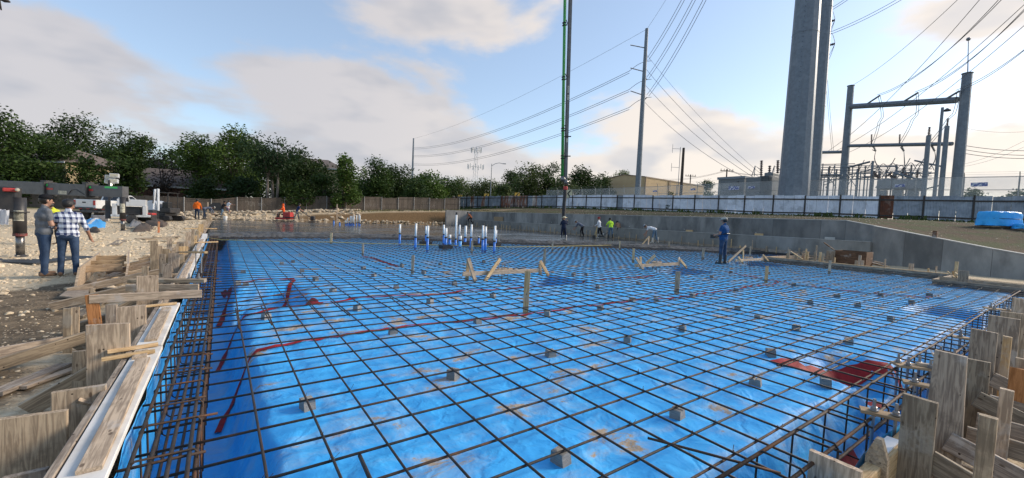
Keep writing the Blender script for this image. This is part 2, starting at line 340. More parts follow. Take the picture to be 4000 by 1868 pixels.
def barrier_mat(name='blue poly sheeting', dust=True):
    mm, nt, b = P(name); g = nd(nt, 'ShaderNodeNewGeometry'); pos = g.outputs['Position']
    n1 = noi(nt, pos, 1.1, 5, .6); n2 = noi(nt, pos, 5, 5, .6); n3 = noi(nt, pos, 60, 3, .6)
    c = mixc(nt, mapr(nt, n2, .3, .7), (.042, .36, .80), (.06, .42, .85))
    if dust:
        st = nd(nt, 'ShaderNodeMapping', ins={0: pos, 3: (.8, 1.25, 1)}); st.inputs['Rotation'].default_value = (0, 0, .5)
        d1 = noi(nt, st.outputs[0], 1.9, 7, .68, .4); film = mapr(nt, d1, .46, .64, .0, .40); c = mixc(nt, film, c, (.42, .45, .47))
        sp = nd(nt, 'ShaderNodeSeparateXYZ', ins={0: pos}); flat = mapr(nt, sp.outputs[2], Z0-.16, Z0-.05)
        sand = mth(nt, 'MULTIPLY', mapr(nt, d1, .584, .632), flat); sand = mth(nt, 'MULTIPLY', sand, mapr(nt, n3, .33, .5, .55, .92))
        c = mixc(nt, sand, c, mixc(nt, n3, (.50, .37, .22), (.27, .19, .11)))
        r = mapr(nt, film, 0, .4, .52, .66); r = mth(nt, 'ADD', r, mth(nt, 'MULTIPLY', sand, .4)); nt.links.new(r, b.inputs['Roughness'])
    else: b.inputs['Roughness'].default_value = .32
    nt.links.new(c, b.inputs['Base Color'])
    b.inputs['Specular IOR Level'].default_value = .2
    fold = nd(nt, 'ShaderNodeTexVoronoi', feature='DISTANCE_TO_EDGE', ins={'Scale': 2.4})
    wv = nd(nt, 'ShaderNodeVectorMath', operation='ADD', ins={0: pos, 1: nd(nt, 'ShaderNodeVectorMath', operation='SCALE', ins={0: nd(nt, 'ShaderNodeTexNoise', ins={'Vector': pos, 'Scale': 2.5, 'Detail': 4.}).outputs['Color'], 3: .6}).outputs[0]}).outputs[0]
    nt.links.new(wv, fold.inputs['Vector'])
    h = mth(nt, 'ADD', mapr(nt, fold.outputs[0], 0, .12, 0, .22), mth(nt, 'MULTIPLY', noi(nt, wv, 3.2, 4, .55), 1.2))
    bump(nt, b, h, .46, .045)
    return mm
M_BLUE = barrier_mat(); M_TARP = barrier_mat('blue tarpaulin', False)
tag(m.build('vapor_barrier', M_BLUE, smooth=True), 'blue plastic vapor barrier sheet spread under the rebar grid, dusty with sand', 'plastic sheet')
# barrier lining of the outer trench faces
m = MB(); ys = seq([(.8, 12, .12), (12, 25, .5)])
vs = [(XF-.004+NZ.noise(V((y*3, z*4, 2)))*.025+.03, y, z) for y in ys for z in (.03, -.15, -.35, -.6)]
m.add(vs, [(i*4+k, i*4+k+1, i*4+k+5, i*4+k+4) for i in range(len(ys)-1) for k in range(3)])
tag(m.build('trench_liner', M_BLUE, smooth=True), 'blue plastic sheet lining the outer side of the left trench', 'plastic sheet')
m = MB(); xs = seq([(-.4, 8, .12), (8, 18, .5)])
vs = [(x, YF+.03+NZ.noise(V((x*3, z*4, 6)))*.025, z) for x in xs for z in (-.02, -.18, -.35, -.6)]
m.add(vs, [(i*4+k, i*4+k+4, i*4+k+5, i*4+k+1) for i in range(len(xs)-1) for k in range(3)])
tag(m.build('trench_liner', M_BLUE, smooth=True), 'blue plastic sheet lining the outer side of the near right trench', 'plastic sheet')
# red seam tape
M_TAPE = mat('red seam tape', (.36, .022, .025), .65, (.22, .014, .018), 12, .3, .2, spec=.2)
def tape(pts, wid, label, z=None):
    m = MB(); P3 = []
    pts = [V((p[0], p[1], 0)) for p in pts]; L = []
    for a, b in zip(pts, pts[1:]):
        k = max(2, int((b-a).length/.08)); L += [a.lerp(b, i/k) for i in range(k)]
    L.append(pts[-1]); vs = []
    for i, p in enumerate(L):
        t = (L[min(i+1, len(L)-1)]-L[max(i-1, 0)]).normalized(); nrm = V((-t.y, t.x, 0)); wv = wid*(1+.35*NZ.noise(V((p.x*3, p.y*3, 8))))
        off = NZ.noise(V((p.x*1.3, p.y*1.3, 3)))*.02
        for s in (-.5, 0, .5):
            q = p+nrm*(s*wv+off); vs.append((q.x, q.y, barrier_z(q.x, q.y)+.014+(.008 if s == 0 else 0)))
    m.add(vs, [(i*3+k, i*3+k+3, i*3+k+4, i*3+k+1) for i in range(len(L)-1) for k in range(2)])
    return tag(m.build('seam_tape', M_TAPE, smooth=True), label, 'tape', 'red seam tape on the blue sheet')
def gp(*uv): return [G(u, v, Z0) for u, v in uv]
tape(gp((850, 1470), (872, 1440), (925, 1405), (1010, 1373), (1150, 1345), (1330, 1312), (1560, 1278), (1800, 1254), (2050, 1228), (2350, 1188), (2700, 1155), (3040, 1105)), .055, 'long red tape seam in the foreground curving down at its left end')
tape(gp((850, 1290), (880, 1255), (925, 1235), (1060, 1212), (1220, 1190), (1420, 1163), (1700, 1148), (2000, 1125), (2300, 1098), (2560, 1078)), .06, 'red tape seam running right from beside the blue pit')
tape(gp((1085, 1182), (1100, 1140), (1150, 1092)), .07, 'short red tape strip on the right edge of the blue pit'); tape(gp((905, 1108), (960, 1100), (1010, 1092), (1150, 1090)), .06, 'red tape strip on the far edge of the blue pit')
tape(gp((1200, 1168), (1232, 1182), (1265, 1188)), .16, 'crumpled red tape patch lying on the seam'); tape(gp((855, 1160), (880, 1115), (900, 1100), (870, 1060)), .08, 'red tape strip at the far left corner of the blue pit')
tape(gp((1420, 1000), (1490, 1020), (1560, 1040)), .10, 'faint red tape seam beyond the blue pit')
tape([(5.15, 2.02), (5.5, 1.9), (5.95, 1.72), (6.25, 1.45), (6.4, 1.15)], .20, 'broad dark red tape over the right hand pit edge'); tape([(5.2, 2.0), (5.3, 1.7), (5.45, 1.4), (5.7, 1.2)], .13, 'dark red tape strip down the left side of the right hand pit')
tape(gp((2840, 1065), (3100, 1110), (3380, 1145), (3700, 1165)), .07, 'far red tape seam on the right of the mat')
tape([(2.6, 1.13), (3.2, 1.10), (3.9, 1.08), (4.6, 1.1)], .12, 'red tape along the bottom of the near right trench')
# ------------------------------------------------------------------ reinforcing mat
SPX = [.137,.367,.589,.775,1.023,1.23,1.45,1.67,1.857,2.065,2.289,2.507,2.73,2.946,3.167]
SPY = [.869,1.065,1.284,1.506,1.717,1.922,2.133,2.35,2.574,2.815,3.025,3.232,3.476]
colx = [x*CAM_H for x in SPX]; rowy = [y*CAM_H for y in SPY]
rg = random.Random(3)
while colx[-1] < 26.6: colx.append(colx[-1]+.307+rg.uniform(-.02, .02))
while rowy[-1] < 24.5: rowy.append(rowy[-1]+.305+rg.uniform(-.025, .025))
FRONT = [(-.5, 23.2), (2.6, 24.7), (7.9, 24.2), (14.1, 20.), (19., 16.8), (23.5, 13.2), (27., 11.6)]   # front of the fresh concrete
def front(x): return pl(x, FRONT)
def front_inv(y):
    x = 0.
    while x < 26.7 and front(x) > y: x += .2
    return x
mat_t = thing('rebar_mat', 'dark rebar grid tied over the blue plastic sheet in front of the fresh concrete', 'rebar mat', (0, 0, 0))
BAR = .0082
def bar_obj(name, p0, p1, r, mt, parent, wob=.006, n=6, seg=1.6):
    p0, p1 = V(p0), V(p1); L = (p1-p0).length; k = max(2, int(L/seg)); sd_ = rg.uniform(0, 99)
    sx = V((-(p1-p0).y, (p1-p0).x, 0)).normalized()
    pts = [p0.lerp(p1, i/k)+sx*NZ.noise(V((i*.7, sd_, 0)))*wob*2+V((0, 0, NZ.noise(V((i*.9, sd_, 5)))*wob)) for i in range(k+1)]
    m = MB(); m.tube(pts, r, n); return m.build(name, mt, parent, smooth=True)
for i, x in enumerate(colx):
    y1 = front(x)+.5; y0 = .86 if x > .3 else .9
    if x > XR-.1: y0 = 9.3
    elif 5.2 < x < 17.8: y0 = .86
    bar_obj('bar', (x, y0, .009), (x+rg.uniform(-.03, .03), y1, .009), BAR, STEEL2, mat_t, .008)
for j, y in enumerate(rowy):
    x1 = XR-.15 if y < 9.2 else min(26.8, front_inv(y)+.8)
    bar_obj('bar', (-.40, y, -.007), (x1, y+rg.uniform(-.02, .02), -.007), BAR, STEEL if j % 3 == 0 else STEEL2, mat_t, .006)
# lap splices: short doubled bars
for u0, v0, u1, v1 in ((920, 1205, 935, 1285), (1020, 1197, 1062, 1270), (1123, 1190, 1170, 1255), (1197, 1180, 1253, 1237), (1292, 1176, 1366, 1234), (1518, 1157, 1600, 1220), (2530, 1712, 3050, 1850), (3087, 1432, 3400, 1520), (3035, 1428, 3400, 1290), (3165, 1466, 3330, 1380), (840, 1240, 1200, 1150), (850, 1195, 1300, 1110)):
    bar_obj('lap_bar', G(u0, v0, .012), G(u1, v1, .012), BAR, STEEL, mat_t, .003)
bar_obj('stub_bar', G(1405, 1780, -.02), G(1452, 1885, .03), .012, STEEL2, mat_t, 0)
# tie wires on the nearer crossings
m = MB(); rw = random.Random(9)
for x in colx[:26]:
    for y in rowy[:26]:
        if rw.random() < .45:
            a = rw.uniform(0, 6.28); p = V((x, y, .012)); m.tube([p+V((cos(a)*.016, sin(a)*.016, -.012)), p+V((0, 0, .012)), p+V((-cos(a)*.02, -sin(a)*.02, -.01)), p+V((-cos(a)*.05, -sin(a)*.03, rw.uniform(-.02, .03)))], .0018, 4)
tag(m.build('tie_wire', STEEL, mat_t), kind='stuff')
# concrete chairs under the mat
M_DOBIE = mat('grey concrete block', (.30, .29, .27), .9, (.20, .195, .185), 14, .3, .4, rnd=.15)
dpx = [(1200,1585),(1770,1465),(2150,1385),(2190,1795),(2645,1625),(2450,1328),(2950,1500),(3225,1495),(1535,1298),(1865,1258),(2345,1203),(2137,1225),(1925,1157),(1680,1178),(1040,1240),(1395,1203),(2960,1240),(3010,1380),(3110,1280),(2665,1285),(1300,1135),(1233,1088),(1548,1120),(1460,1075),(2470,1170),(2562,1170),(1775,1105),(1655,1062),(2010,1052),(2335,1120),(2160,1080),(2495,1108),(2705,1153),(2875,1132),(2880,1205),(3165,1180),(3270,1155),(3315,1335),(3350,1190),(1180,1055),(1100,1028),(950,1062),(930,1105),(960,1110),(1570,1035),(1890,1020),(2290,1070),(2780,1080),(3100,1110),(3480,1245),(3560,1180),(3440,1150),(2030,1050),(2240,1070),(2855,1060),(3000,1065),(1420,1045),(1145,1020),(1720,1030),(3630,1150),(3700,1200)]
dm = None; DOB = []
ORD = 'first second third fourth fifth sixth seventh eighth ninth tenth eleventh twelfth thirteenth fourteenth fifteenth sixteenth seventeenth eighteenth nineteenth twentieth'.split()+['twenty-'+x for x in 'first second third fourth fifth sixth seventh eighth ninth'.split()]+['thirtieth']+['thirty-'+x for x in 'first second third fourth fifth sixth'.split()]
for i, (u, v) in enumerate(dpx):
    p = G(u, v+6, Z0); p.z = barrier_z(p.x, p.y)-.004; r_ = random.Random(i); hgt = min(.10, max(.05, -.016-p.z))
    if p.z < Z0-.08: continue
    if dm is None:
        b = MB(); b.prism([(-.052, -.045, 0), (.052, -.045, 0), (.044, -.04, 1), (.012, -.04, 1), (0, -.04, .86), (-.012, -.04, 1), (-.044, -.04, 1)], (0, .085, 0)); o = b.build('concrete_chair', M_DOBIE); dm = o.data
    else: o = bpy.data.objects.new('concrete_chair', dm); COL.objects.link(o)
    o.location = p; o.scale = (1, 1, hgt); o.rotation_euler = (r_.uniform(-.04, .04), r_.uniform(-.04, .04), r_.uniform(-.5, .5)+(1.57 if i % 3 == 0 else 0)+.3)
    tag(o, cat='concrete block', group='concrete chairs under the rebar mat'); DOB.append((v, u, o))
DOB.sort(key=lambda t: -t[0])
for i in range(0, len(DOB), 8):
    for j, (v, u, o) in enumerate(sorted(DOB[i:i+8], key=lambda t: t[1])): o['label'] = f'small grey concrete block under the mat, {ORD[j]} from left among the {ORD[i//8]} nearest eight'.replace('the first nearest', 'the nearest')
# trench cages
cg = thing('trench_cage', 'long rusty rebar cage standing in the trench along the left form', 'rebar cage', (-.2, 3, -.3))
for x, z in ((-.385, .028), (-.31, .02), (-.13, .028), (-.11, -.02), (-.34, -.45), (-.24, -.47), (-.14, -.45), (-.22, .025)):
    bar_obj('long_bar', (x, 1.2, z), (x+.01, 23.6, z), .011, STEEL2 if z > 0 else STEEL, cg, .012)
for i in range(58):
    y = 1.35+i*.38+rg.uniform(-.06, .06); m = MB(); a, b = -.40, -.10
    m.tube([(a, y, .02), (a+.01, y, -.48), (a+.03, y, -.5), (b-.03, y, -.5), (b, y, -.48), (b, y+.01, .02), (b-.02, y+.02, .04), (a+.03, y+.02, .042), (a, y, .02)], .0065, 5); m.build('stirrup', STEEL, cg, smooth=True)
for i in range(24):
    y = 1.3+i*.50+rg.uniform(-.08, .08); bar_obj('cross_bar', (-.44, y, .016+rg.uniform(0, .02)), (-.06+rg.uniform(-.05, .08), y+rg.uniform(-.04, .04), .016), .008, STEEL, cg, .004)
cg2 = thing('trench_cage', 'rebar cage standing in the trench along the near right form', 'rebar cage', (5, 1, -.3))
for y, z in ((.90, .03), (1.13, .03), (.92, -.42), (1.1, -.42), (1.0, -.25)):
    bar_obj('long_bar', (1.9, y, z), (17.5, y+.02, z), .0125, STEEL, cg2, .01)
for i in range(28):
    x = 2.2+i*.54+rg.uniform(-.05, .05); m = MB(); m.tube([(x, .88, .02), (x, .88, -.45), (x, .9, -.47), (x, 1.12, -.47), (x, 1.14, -.45), (x+.01, 1.14, .02), (x, 1.11, .05), (x, .9, .05), (x, .88, .02)], .007, 5); m.build('stirrup', STEEL2, cg2, smooth=True)
# ------------------------------------------------------------------ concrete slab
def slab_mat(name, rough_c):
    mm, nt, b = P(name); pos = nd(nt, 'ShaderNodeNewGeometry').outputs['Position']
    st = nd(nt, 'ShaderNodeMapping', ins={0: pos, 3: (.25, .9, 1)}); n1 = noi(nt, st.outputs[0], .8, 6, .6, .5); n2 = noi(nt, pos, 5, 6, .65)
    c = mixc(nt, mapr(nt, n1, .35, .65), (.115, .112, .105), (.066, .065, .062)); c = mixc(nt, mapr(nt, n2, .5, .75, 0, .4), c, (.16, .155, .145)) if not rough_c else mixc(nt, mapr(nt, n2, .4, .62), (.10, .096, .088), (.045, .043, .04))
    nt.links.new(c, b.inputs['Base Color'])
    if rough_c: b.inputs['Roughness'].default_value = .55; bump(nt, b, noi(nt, pos, 12, 6, .7), .9, .05)
    else: nt.links.new(mapr(nt, n1, .3, .7, .30, .08), b.inputs['Roughness']); bump(nt, b, noi(nt, pos, 3, 4, .55), .05, .02)
    return mm
M_SLAB = slab_mat('wet trowelled concrete', False); M_FRESH = slab_mat('fresh rough concrete', True)
m = MB(); fx = [-.47+i*.5 for i in range(56)]; fx[-1] = XW
top = [(x, front(x), .085) for x in fx]+[(XW, YB, .085), (XF, YB, .085)]
m.prism(top, (0, 0, -.5)); sl = tag(m.build('concrete_slab', M_SLAB), kind='structure')
m = MB(); xs = seq([(XF, XW, .075)]); ts = [i/9 for i in range(10)]; vs = []
for x in xs:
    yf = front(x)+NZ.noise(V((x*.6, 1, 0)))*.35; wd = 1.35+.55*NZ.noise(V((x*.4, 5, 0)))
    for t in ts:
        y = yf+1.0-wd*1.45*t; env = (1-t)**.5
        z = -.12+.20*env+(NZ.noise(V((x*3.2, y*3.2, 0)))*.085+NZ.noise(V((x*9, y*9, 2)))*.06)*sstep(0, .18, t)+.075*sstep(.0, .2, t)*sstep(.85, .4, t); vs.append((x, y, z))
m.add(vs, [(i*10+k, i*10+k+1, i*10+k+11, i*10+k+10) for i in range(len(xs)-1) for k in range(9)])
tag(m.build('fresh_concrete', M_FRESH, smooth=True), 'rough dark band of freshly placed concrete at the front of the slab', 'fresh concrete', kind='stuff')
# ------------------------------------------------------------------ retaining wall
def conc(name, a, b, rnd):
    return mat(name, a, .85, b, 1.3, .3, .12, rnd=rnd, spec=.2, stretch=(1, 1, .45), dirt=tuple(x*.62 for x in b))
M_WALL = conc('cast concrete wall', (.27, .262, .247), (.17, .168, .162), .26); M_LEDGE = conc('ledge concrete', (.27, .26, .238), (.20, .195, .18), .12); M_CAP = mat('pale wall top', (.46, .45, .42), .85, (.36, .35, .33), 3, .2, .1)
wl = thing('retaining_wall', 'long grey concrete retaining wall with a lower ledge along the right of the slab', 'wall', (XW, 20, 0))
ys = [48.6]+[48-i*2.44 for i in range(1, 17)]+[7.85, 6.6, 5.4, 4.1, 2.6, .9, -1, -3]
rr = random.Random(5)
for a, b in zip(ys, ys[1:]):
    m = MB(); e = .004; pr = rr.uniform(0, .012); x0 = XW+.25-pr if b > 6.5 else XW-.12-pr
    m.prism([(x0, a-e, -.4), (x0, b+e, -.4), (x0, b+e, wall_top(b)), (x0, a-e, wall_top(a))], (.28, 0, 0)); o = m.build('wall_panel', M_WALL, wl)
m = MB()
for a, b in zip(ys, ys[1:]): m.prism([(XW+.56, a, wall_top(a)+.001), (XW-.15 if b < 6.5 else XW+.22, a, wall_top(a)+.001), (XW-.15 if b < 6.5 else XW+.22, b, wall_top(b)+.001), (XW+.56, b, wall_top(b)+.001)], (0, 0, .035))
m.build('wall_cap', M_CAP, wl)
for a, b in zip([48.2, 42, 36, 30, 24, 18, 12], [42, 36, 30, 24, 18, 12, 6.6]):
    m = MB(); m.prism([(XW-.42, a-.005, -.3), (XW-.42, b+.005, -.3), (XW-.42, b+.005, .95), (XW-.42, a-.005, .95)], (.655, 0, 0)); m.build('ledge', M_LEDGE, wl); m = MB(); m.box((XW-.40, (a+b)/2, .962), (.07, a-b-.02, .022)); m.build('lit_edge_strip', M_CAP, wl)  # pale strip added to paint the lit line along the ledge edge
for i in range(15):                                                       # form tie cones left in the face
    m = MB(); y = 46.5-i*2.44; m.ball((XW+.235, y, 1.12), .035, 8, 4); m.build('tie_hole', M_CAP, wl, smooth=True)
# end block at the far corner
m = MB(); m.box((XW-1.55, 48.55, .95), (3.6, .3, 2.3)); tag(m.build('corner_wall', M_CAP if 0 else M_WALL, org=(XW-1.5, 48.5, 0)), 'short streaked concrete end wall at the far corner of the slab', 'wall')
# ------------------------------------------------------------------ sheet metal fence on the grade above the wall
M_PW = mat('white painted sheet', (.68, .71, .78), .45, (.58, .61, .69), 2.5, .2, .05, rnd=.10, dirt=(.40, .42, .46))
M_PG = mat('galvanised sheet', (.235, .265, .315), .42, (.155, .18, .215), 2.2, .3, .06, metal=.35, rnd=.22, dirt=(.30, .34, .40))
M_PR = mat('rust streaked sheet', (.22, .19, .18), .7, (.17, .06, .028), 3.0, .5, .1, rnd=.2, stretch=(1, 1, .25), lo=.42, hi=.55, dirt=(.62, .58, .54))
M_PRR = mat('rusted brown sheet', (.14, .045, .02), .8, (.09, .035, .02), 3, .4, .1, dirt=(.30, .22, .18))
M_FBLK = mat('blackened steel tube', (.022, .019, .018), .55, (.04, .025, .018), 6, .3, .1)
FPL = [(35.2, 76), (39., 62), (44.3, 47), (46.9, 13.4), (47.6, 4.3), (48.6, -8)]
def along(poly, step):
    r = []; carry = 0.
    for a, b in zip(poly, poly[1:]):
        a, b = V((*a, 0)), V((*b, 0)); L = (b-a).length; d = carry
        while d < L: r.append((a.lerp(b, d/L), (b-a).normalized())); d += step
        carry = d-L
    return r
def ftop(p): return pl(p.y, [(-8, 4.40), (4.3, 4.49), (13.4, 4.69), (47, 5.30), (62, 5.1), (76, 4.9)])
fn = thing('sheet_metal_fence', 'long patched fence of white and grey corrugated metal sheets on the grade above the wall', 'fence', (46, 20, 2.6))
rf = random.Random(21); st = along(FPL, .92); lastpost = -9
for i, (p, d) in enumerate(st[:-1]):
    q = st[i+1][0]; u = PX((p.x, p.y, 4))[0]; zt = ftop(p)+rf.uniform(-.05, .05); zb = gz(p.x, p.y)+rf.uniform(.0, .09)
    n = V((-d.y, d.x, 0)); n = -n if n.x > 0 else n                   # towards the slab
    if u < 2100: mt = M_PR if 1950 < u < 2050 or rf.random() < .2 else M_PG
    elif u < 2170: mt = rf.choice([M_PW, M_PG])
    elif u < 3400: mt = M_PG if 2405 < u < 2432 else M_PW
    elif u < 3425: mt = M_PG
    elif u < 3450: mt = M_PRR
    else: mt = M_PG
    m = MB(); k = 21; vs = []
    for j in range(k):
        t = j/(k-1); c = p.lerp(q, .012+t*.976); bulge = (.022 if j % 4 in (1, 2) and j % 4 else 0)+n.x*0
        for z in (zb, zt): vs.append((c.x+n.x*bulge, c.y+n.y*bulge, z))
    m.add(vs, [(a*2, a*2+2, a*2+3, a*2+1) for a in range(k-1)]); m.build('sheet', mt, fn)
    if i % 3 == 0:
        m = MB(); c = p+n*.075; m.box((c.x, c.y, (gz(c.x, c.y)-.3+zt+.06)/2), (.10, .10, zt+.06-gz(c.x, c.y)+.3), math.atan2(d.y, d.x)); m.build('post', M_FBLK, fn)
        if i+3 < len(st):
            q3 = st[i+3][0]
            for h0, h1 in ((ftop(p)-.34, ftop(q3)-.34), (gz(p.x, p.y)+.36, gz(q3.x, q3.y)+.36)):
                a, b = p+n*.045, q3+n*.045; m = MB(); m.bar((a.x, a.y, h0+rf.uniform(-.02, .02)), (b.x, b.y, h1+rf.uniform(-.02, .02)), .06, .12); m.build('rail', M_FBLK, fn)
# ------------------------------------------------------------------ wooden fence behind the site
W_FENCE = mat('grey cedar pickets', (.135, .105, .08), .85, (.085, .066, .05), 1.1, .3, .2, rnd=.14, stretch=(3, 3, .4))
M_GALVP = mat('galvanised post', (.38, .38, .37), .5, (.28, .28, .28), 6, .3, .05, metal=.3)
WPL = [(30.5, 58.), (24, 58.5), (17, 58.2), (5, 57.4), (-3.5, 58), (-9, 63), (-20, 69), (-32, 74)]
def wz(p): return max(gz(p.x, p.y), .1)
wf = thing('wooden_fence', 'weathered brown picket fence along the back of the site below the trees', 'fence', (5, 57.4, .8))
st = along(WPL, 2.42)
for i, (p, d) in enumerate(st[:-1]):
    q = st[i+1][0]; zb = wz(p); zq = wz(q); H = 1.85+rf.uniform(-.08, .08); m = MB(); m2 = MB()
    n = V((-d.y, d.x, 0)); n = -n if n.y > 0 else n
    for j in range(17):
        c = p.lerp(q, (j+.5)/17); z = lerp(zb, zq, j/16)+.02; m.box((c.x, c.y, z+H/2), (.132, .018, H+rf.uniform(-.02, .02)), math.atan2(d.y, d.x)+rf.uniform(-.06, .06))
    m.build('picket_panel', W_FENCE, wf)
    for h in (.3, H-.25 if i % 2 else H*.55, H-.04):
        a, b = p+n*.03, q+n*.03; m2.bar((a.x, a.y, zb+h), (b.x, b.y, zq+h), .04, .09)
    m2.build('rail', W_FENCE, wf)
    m = MB(); c = p+n*.07; m.tube([(c.x, c.y, zb-.3), (c.x, c.y, zb+H+.06)], .04, 8); m.build('post', M_GALVP if i < 15 else W_FENCE, wf)
# ------------------------------------------------------------------ chain-link fence of the substation
def link_mat():
    mm, nt, b = P('chain link mesh'); tc = nd(nt, 'ShaderNodeTexCoord'); pos = nd(nt, 'ShaderNodeNewGeometry').outputs['Position']
    sp = nd(nt, 'ShaderNodeSeparateXYZ', ins={0: pos}); s = mth(nt, 'ADD', sp.outputs[1], mth(nt, 'MULTIPLY', sp.outputs[0], .2))
    def wire(sg):
        t = mth(nt, 'FRACT', mth(nt, 'MULTIPLY', mth(nt, 'ADD', mth(nt, 'MULTIPLY', sp.outputs[2], sg), s), 14.)); return mth(nt, 'LESS_THAN', t, .17)
    a = mth(nt, 'MAXIMUM', wire(1.), wire(-1.))
    b.inputs['Base Color'].default_value = (.52, .53, .53, 1); b.inputs['Roughness'].default_value = .5; b.inputs['Metallic'].default_value = .2
    tr = nd(nt, 'ShaderNodeBsdfTransparent'); mx = nd(nt, 'ShaderNodeMixShader', ins={0: a, 1: tr.outputs[0], 2: b.outputs[0]})
    nt.links.new(mx.outputs[0], [x for x in nt.nodes if x.type == 'OUTPUT_MATERIAL'][0].inputs[0]); return mm
M_LINK = link_mat()
CPL = [(51.5, 62), (52, 50), (52.3, 30), (52.6, 8), (53, -10)]
def ctop(p): return pl(p.y, [(-10, 6.1), (3.4, 6.45), (14, 6.75), (22, 6.95), (45, 6.9), (62, 7.0)])
cf = thing('chain_link_fence', 'tall chain link security fence with angled barbed wire arms round the substation', 'fence', (52, 20, 3.5))
st = along(CPL, 3.05); 
for i, (p, d) in enumerate(st):
    zt = ctop(p); m = MB(); m.tube([(p.x, p.y, zt-3.4), (p.x, p.y, zt)], .05, 8)
    m.tube([(p.x, p.y, zt), (p.x-.25, p.y, zt+.34)], .03, 6); m.build('post', M_GALVP, cf)
    if i+1 < len(st):
        q = st[i+1][0]; zq = ctop(q); m = MB(); m.add([(p.x, p.y, zt-3.2), (q.x, q.y, zq-3.2), (q.x, q.y, zq), (p.x, p.y, zt)], [(0, 1, 2, 3)]); m.build('mesh_panel', M_LINK, cf)
        m = MB()
        for h in (-.03, -1.1, -2.2): m.tube([(p.x, p.y, zt+h), (q.x, q.y, zq+h)], .028, 6)
        m.build('rail', M_GALVP, cf); m = MB()
        for k in (0, .5, 1.): m.tube([(p.x-.25*k, p.y, zt+.34*k+.02), (q.x-.25*k, q.y, zq+.34*k+.02)], .006, 4)
        m.build('barbed_wire', M_GALVP, cf)
M_SIGN = mat('blue and white enamel sign', (.10, .13, .32), .4, (.55, .57, .62), 5, .5, 0, lo=.5, hi=.52)
for u, v, s in ((2558, 747, .45), (2707, 740, .45), (2935, 732, .5), (2866, 735, .8), (3515, 725, .45), (3825, 721, .6)):
    p = GX(u, v, 52.0); m = MB(); m.box(p, (.03, s*1.6, s*.55)); tag(m.build('warning_sign', M_SIGN, org=p), {2558: 'small sign on the chain link fence in front of the tan shed', 2707: 'small sign at the right end of the tan shed', 2935: 'small sign on the chain link fence by the transformer', 2866: 'wider sign on the chain link fence before the control house', 3515: 'small sign before the circuit breakers', 3825: 'wide blue and white sign right of the gantry'}[u], 'sign')
# weeds along the metal fence
M_WEED = mat('weeds', (.05, .085, .02), .8, (.10, .11, .04), 3, .3, 0, rnd=.1, spec=.2)
m = MB(); rw = random.Random(31)
for p, d in along(FPL, .12):
    for k in range(4):
        h = rw.uniform(.08, .45)*(1.0 if NZ.noise(V((p.y*.5, 2, 0))) > .1 else .5); c = p+V((-.15-rw.random()*.8, rw.uniform(-.1, .1), 0)); a = rw.uniform(0, 6.28); z = gz(c.x, c.y); wv = .05+.1*rw.random()
        e = V((cos(a), sin(a), 0))*wv; l = V((rw.uniform(-.12, .12), rw.uniform(-.12, .12), h)); q = V((c.x, c.y, z-.02)); m.add([q-e, q+e, q+l+e*.4, q+l*1.1-e*.5], [(0, 1, 2, 3)])
tag(m.build('weeds', M_WEED), kind='stuff')
# ------------------------------------------------------------------ steel poles, gantry, wires
M_POLE = mat('weathered galvanised pole', (.165, .195, .23), .55, (.13, .155, .185), 3.5, .2, .05, metal=.25, dirt=(.19, .22, .25)); M_DARK = mat('dark steel fitting', (.05, .05, .055), .5, None, 6, .3, .05)
M_INS = mat('brown porcelain', (.12, .075, .06), .3, (.16, .13, .12), 8, .3, 0); M_GINS = mat('grey porcelain', (.19, .20, .21), .4, None, 8, .2, 0)
def taper_pole(name, label, base, h, r0, r1, n=8, rings=(), cat='utility pole'):
    t = thing(name, label, cat, base); M = Matrix.Rotation(.35, 4, 'Z'); m = MB(); m.lathe([(lerp(r0, r1, k/8), h*k/8) for k in range(9)], base, n, M); m.build('shaft', M_POLE, t)
    for z in rings:
        r = lerp(r0, r1, z/h); m = MB(); m.lathe([(r+.015, z-.05), (r+.03, z), (r+.015, z+.05)], base, n, M); m.build('joint', M_POLE, t)
    return t
def at_depth(u, dep, zg): p = GD(u, 800, dep); return V((p.x, p.y, zg))
b1 = at_depth(3096, 43.5, 2.9); p1 = taper_pole('transmission_pole', 'massive faceted grey steel pole, the nearer of the close pair', b1, 52, 1.42, .72, 12, (18.6, 35))
for k in range(44):                                               # climbing lugs
    z = 2+k*.5; r = lerp(1.42, .72, z/52); d = V((-.95, -.2, 0)).normalized(); m = MB(); c = b1+V((0, 0, z))+d*r; m.tube([c, c+d*.16], .018, 5); m.build('step', M_DARK, p1)
b2 = at_depth(3167, 52.5, 3.4); p2 = taper_pole('transmission_pole', 'thinner steel pole with insulators just right of the massive pole', b2, 46, .80, .52, 12, (4.2, 13.5, 25.6))
b3 = at_depth(2488, 80, 3.6); p3 = taper_pole('transmission_pole', 'slim tall steel pole with three insulator arms right of the pump boom', b3, 34.6, .56, .30, 10, (12, 23))
b4 = V((69, 176, 4)); p4 = taper_pole('transmission_pole', 'distant thin steel pole rising above the trees at the end of the power line', b4, 30.5, .6, .3, 8)
def ins(p0, p1, r, mt, parent, name='insulator', n=9):
    p0, p1 = V(p0), V(p1); M = frame(p0, p1); L = (p1-p0).length; prof = []
    k = max(4, int(L/(r*1.1)))
    for i in range(k): prof += [(r*.45, L*i/k), (r, L*(i+.35)/k), (r*.45, L*(i+.7)/k)]
    R3 = Matrix((M.col[1].xyz, M.col[2].xyz, M.col[0].xyz)).transposed().to_4x4(); m = MB(); m.lathe(prof, p0, n, R3); return m.build(name, mt, parent, smooth=False)
for z in (31.0, 26.6, 22.2):
    c = b3+V((0, 0, z)); o = GD(2462, PX(c)[1]-16, 79.5); ins(c, (o.x, o.y, c.z+.9), .13, M_DARK, p3, 'arm')
for z, dv in ((40, 0), ):
    pass
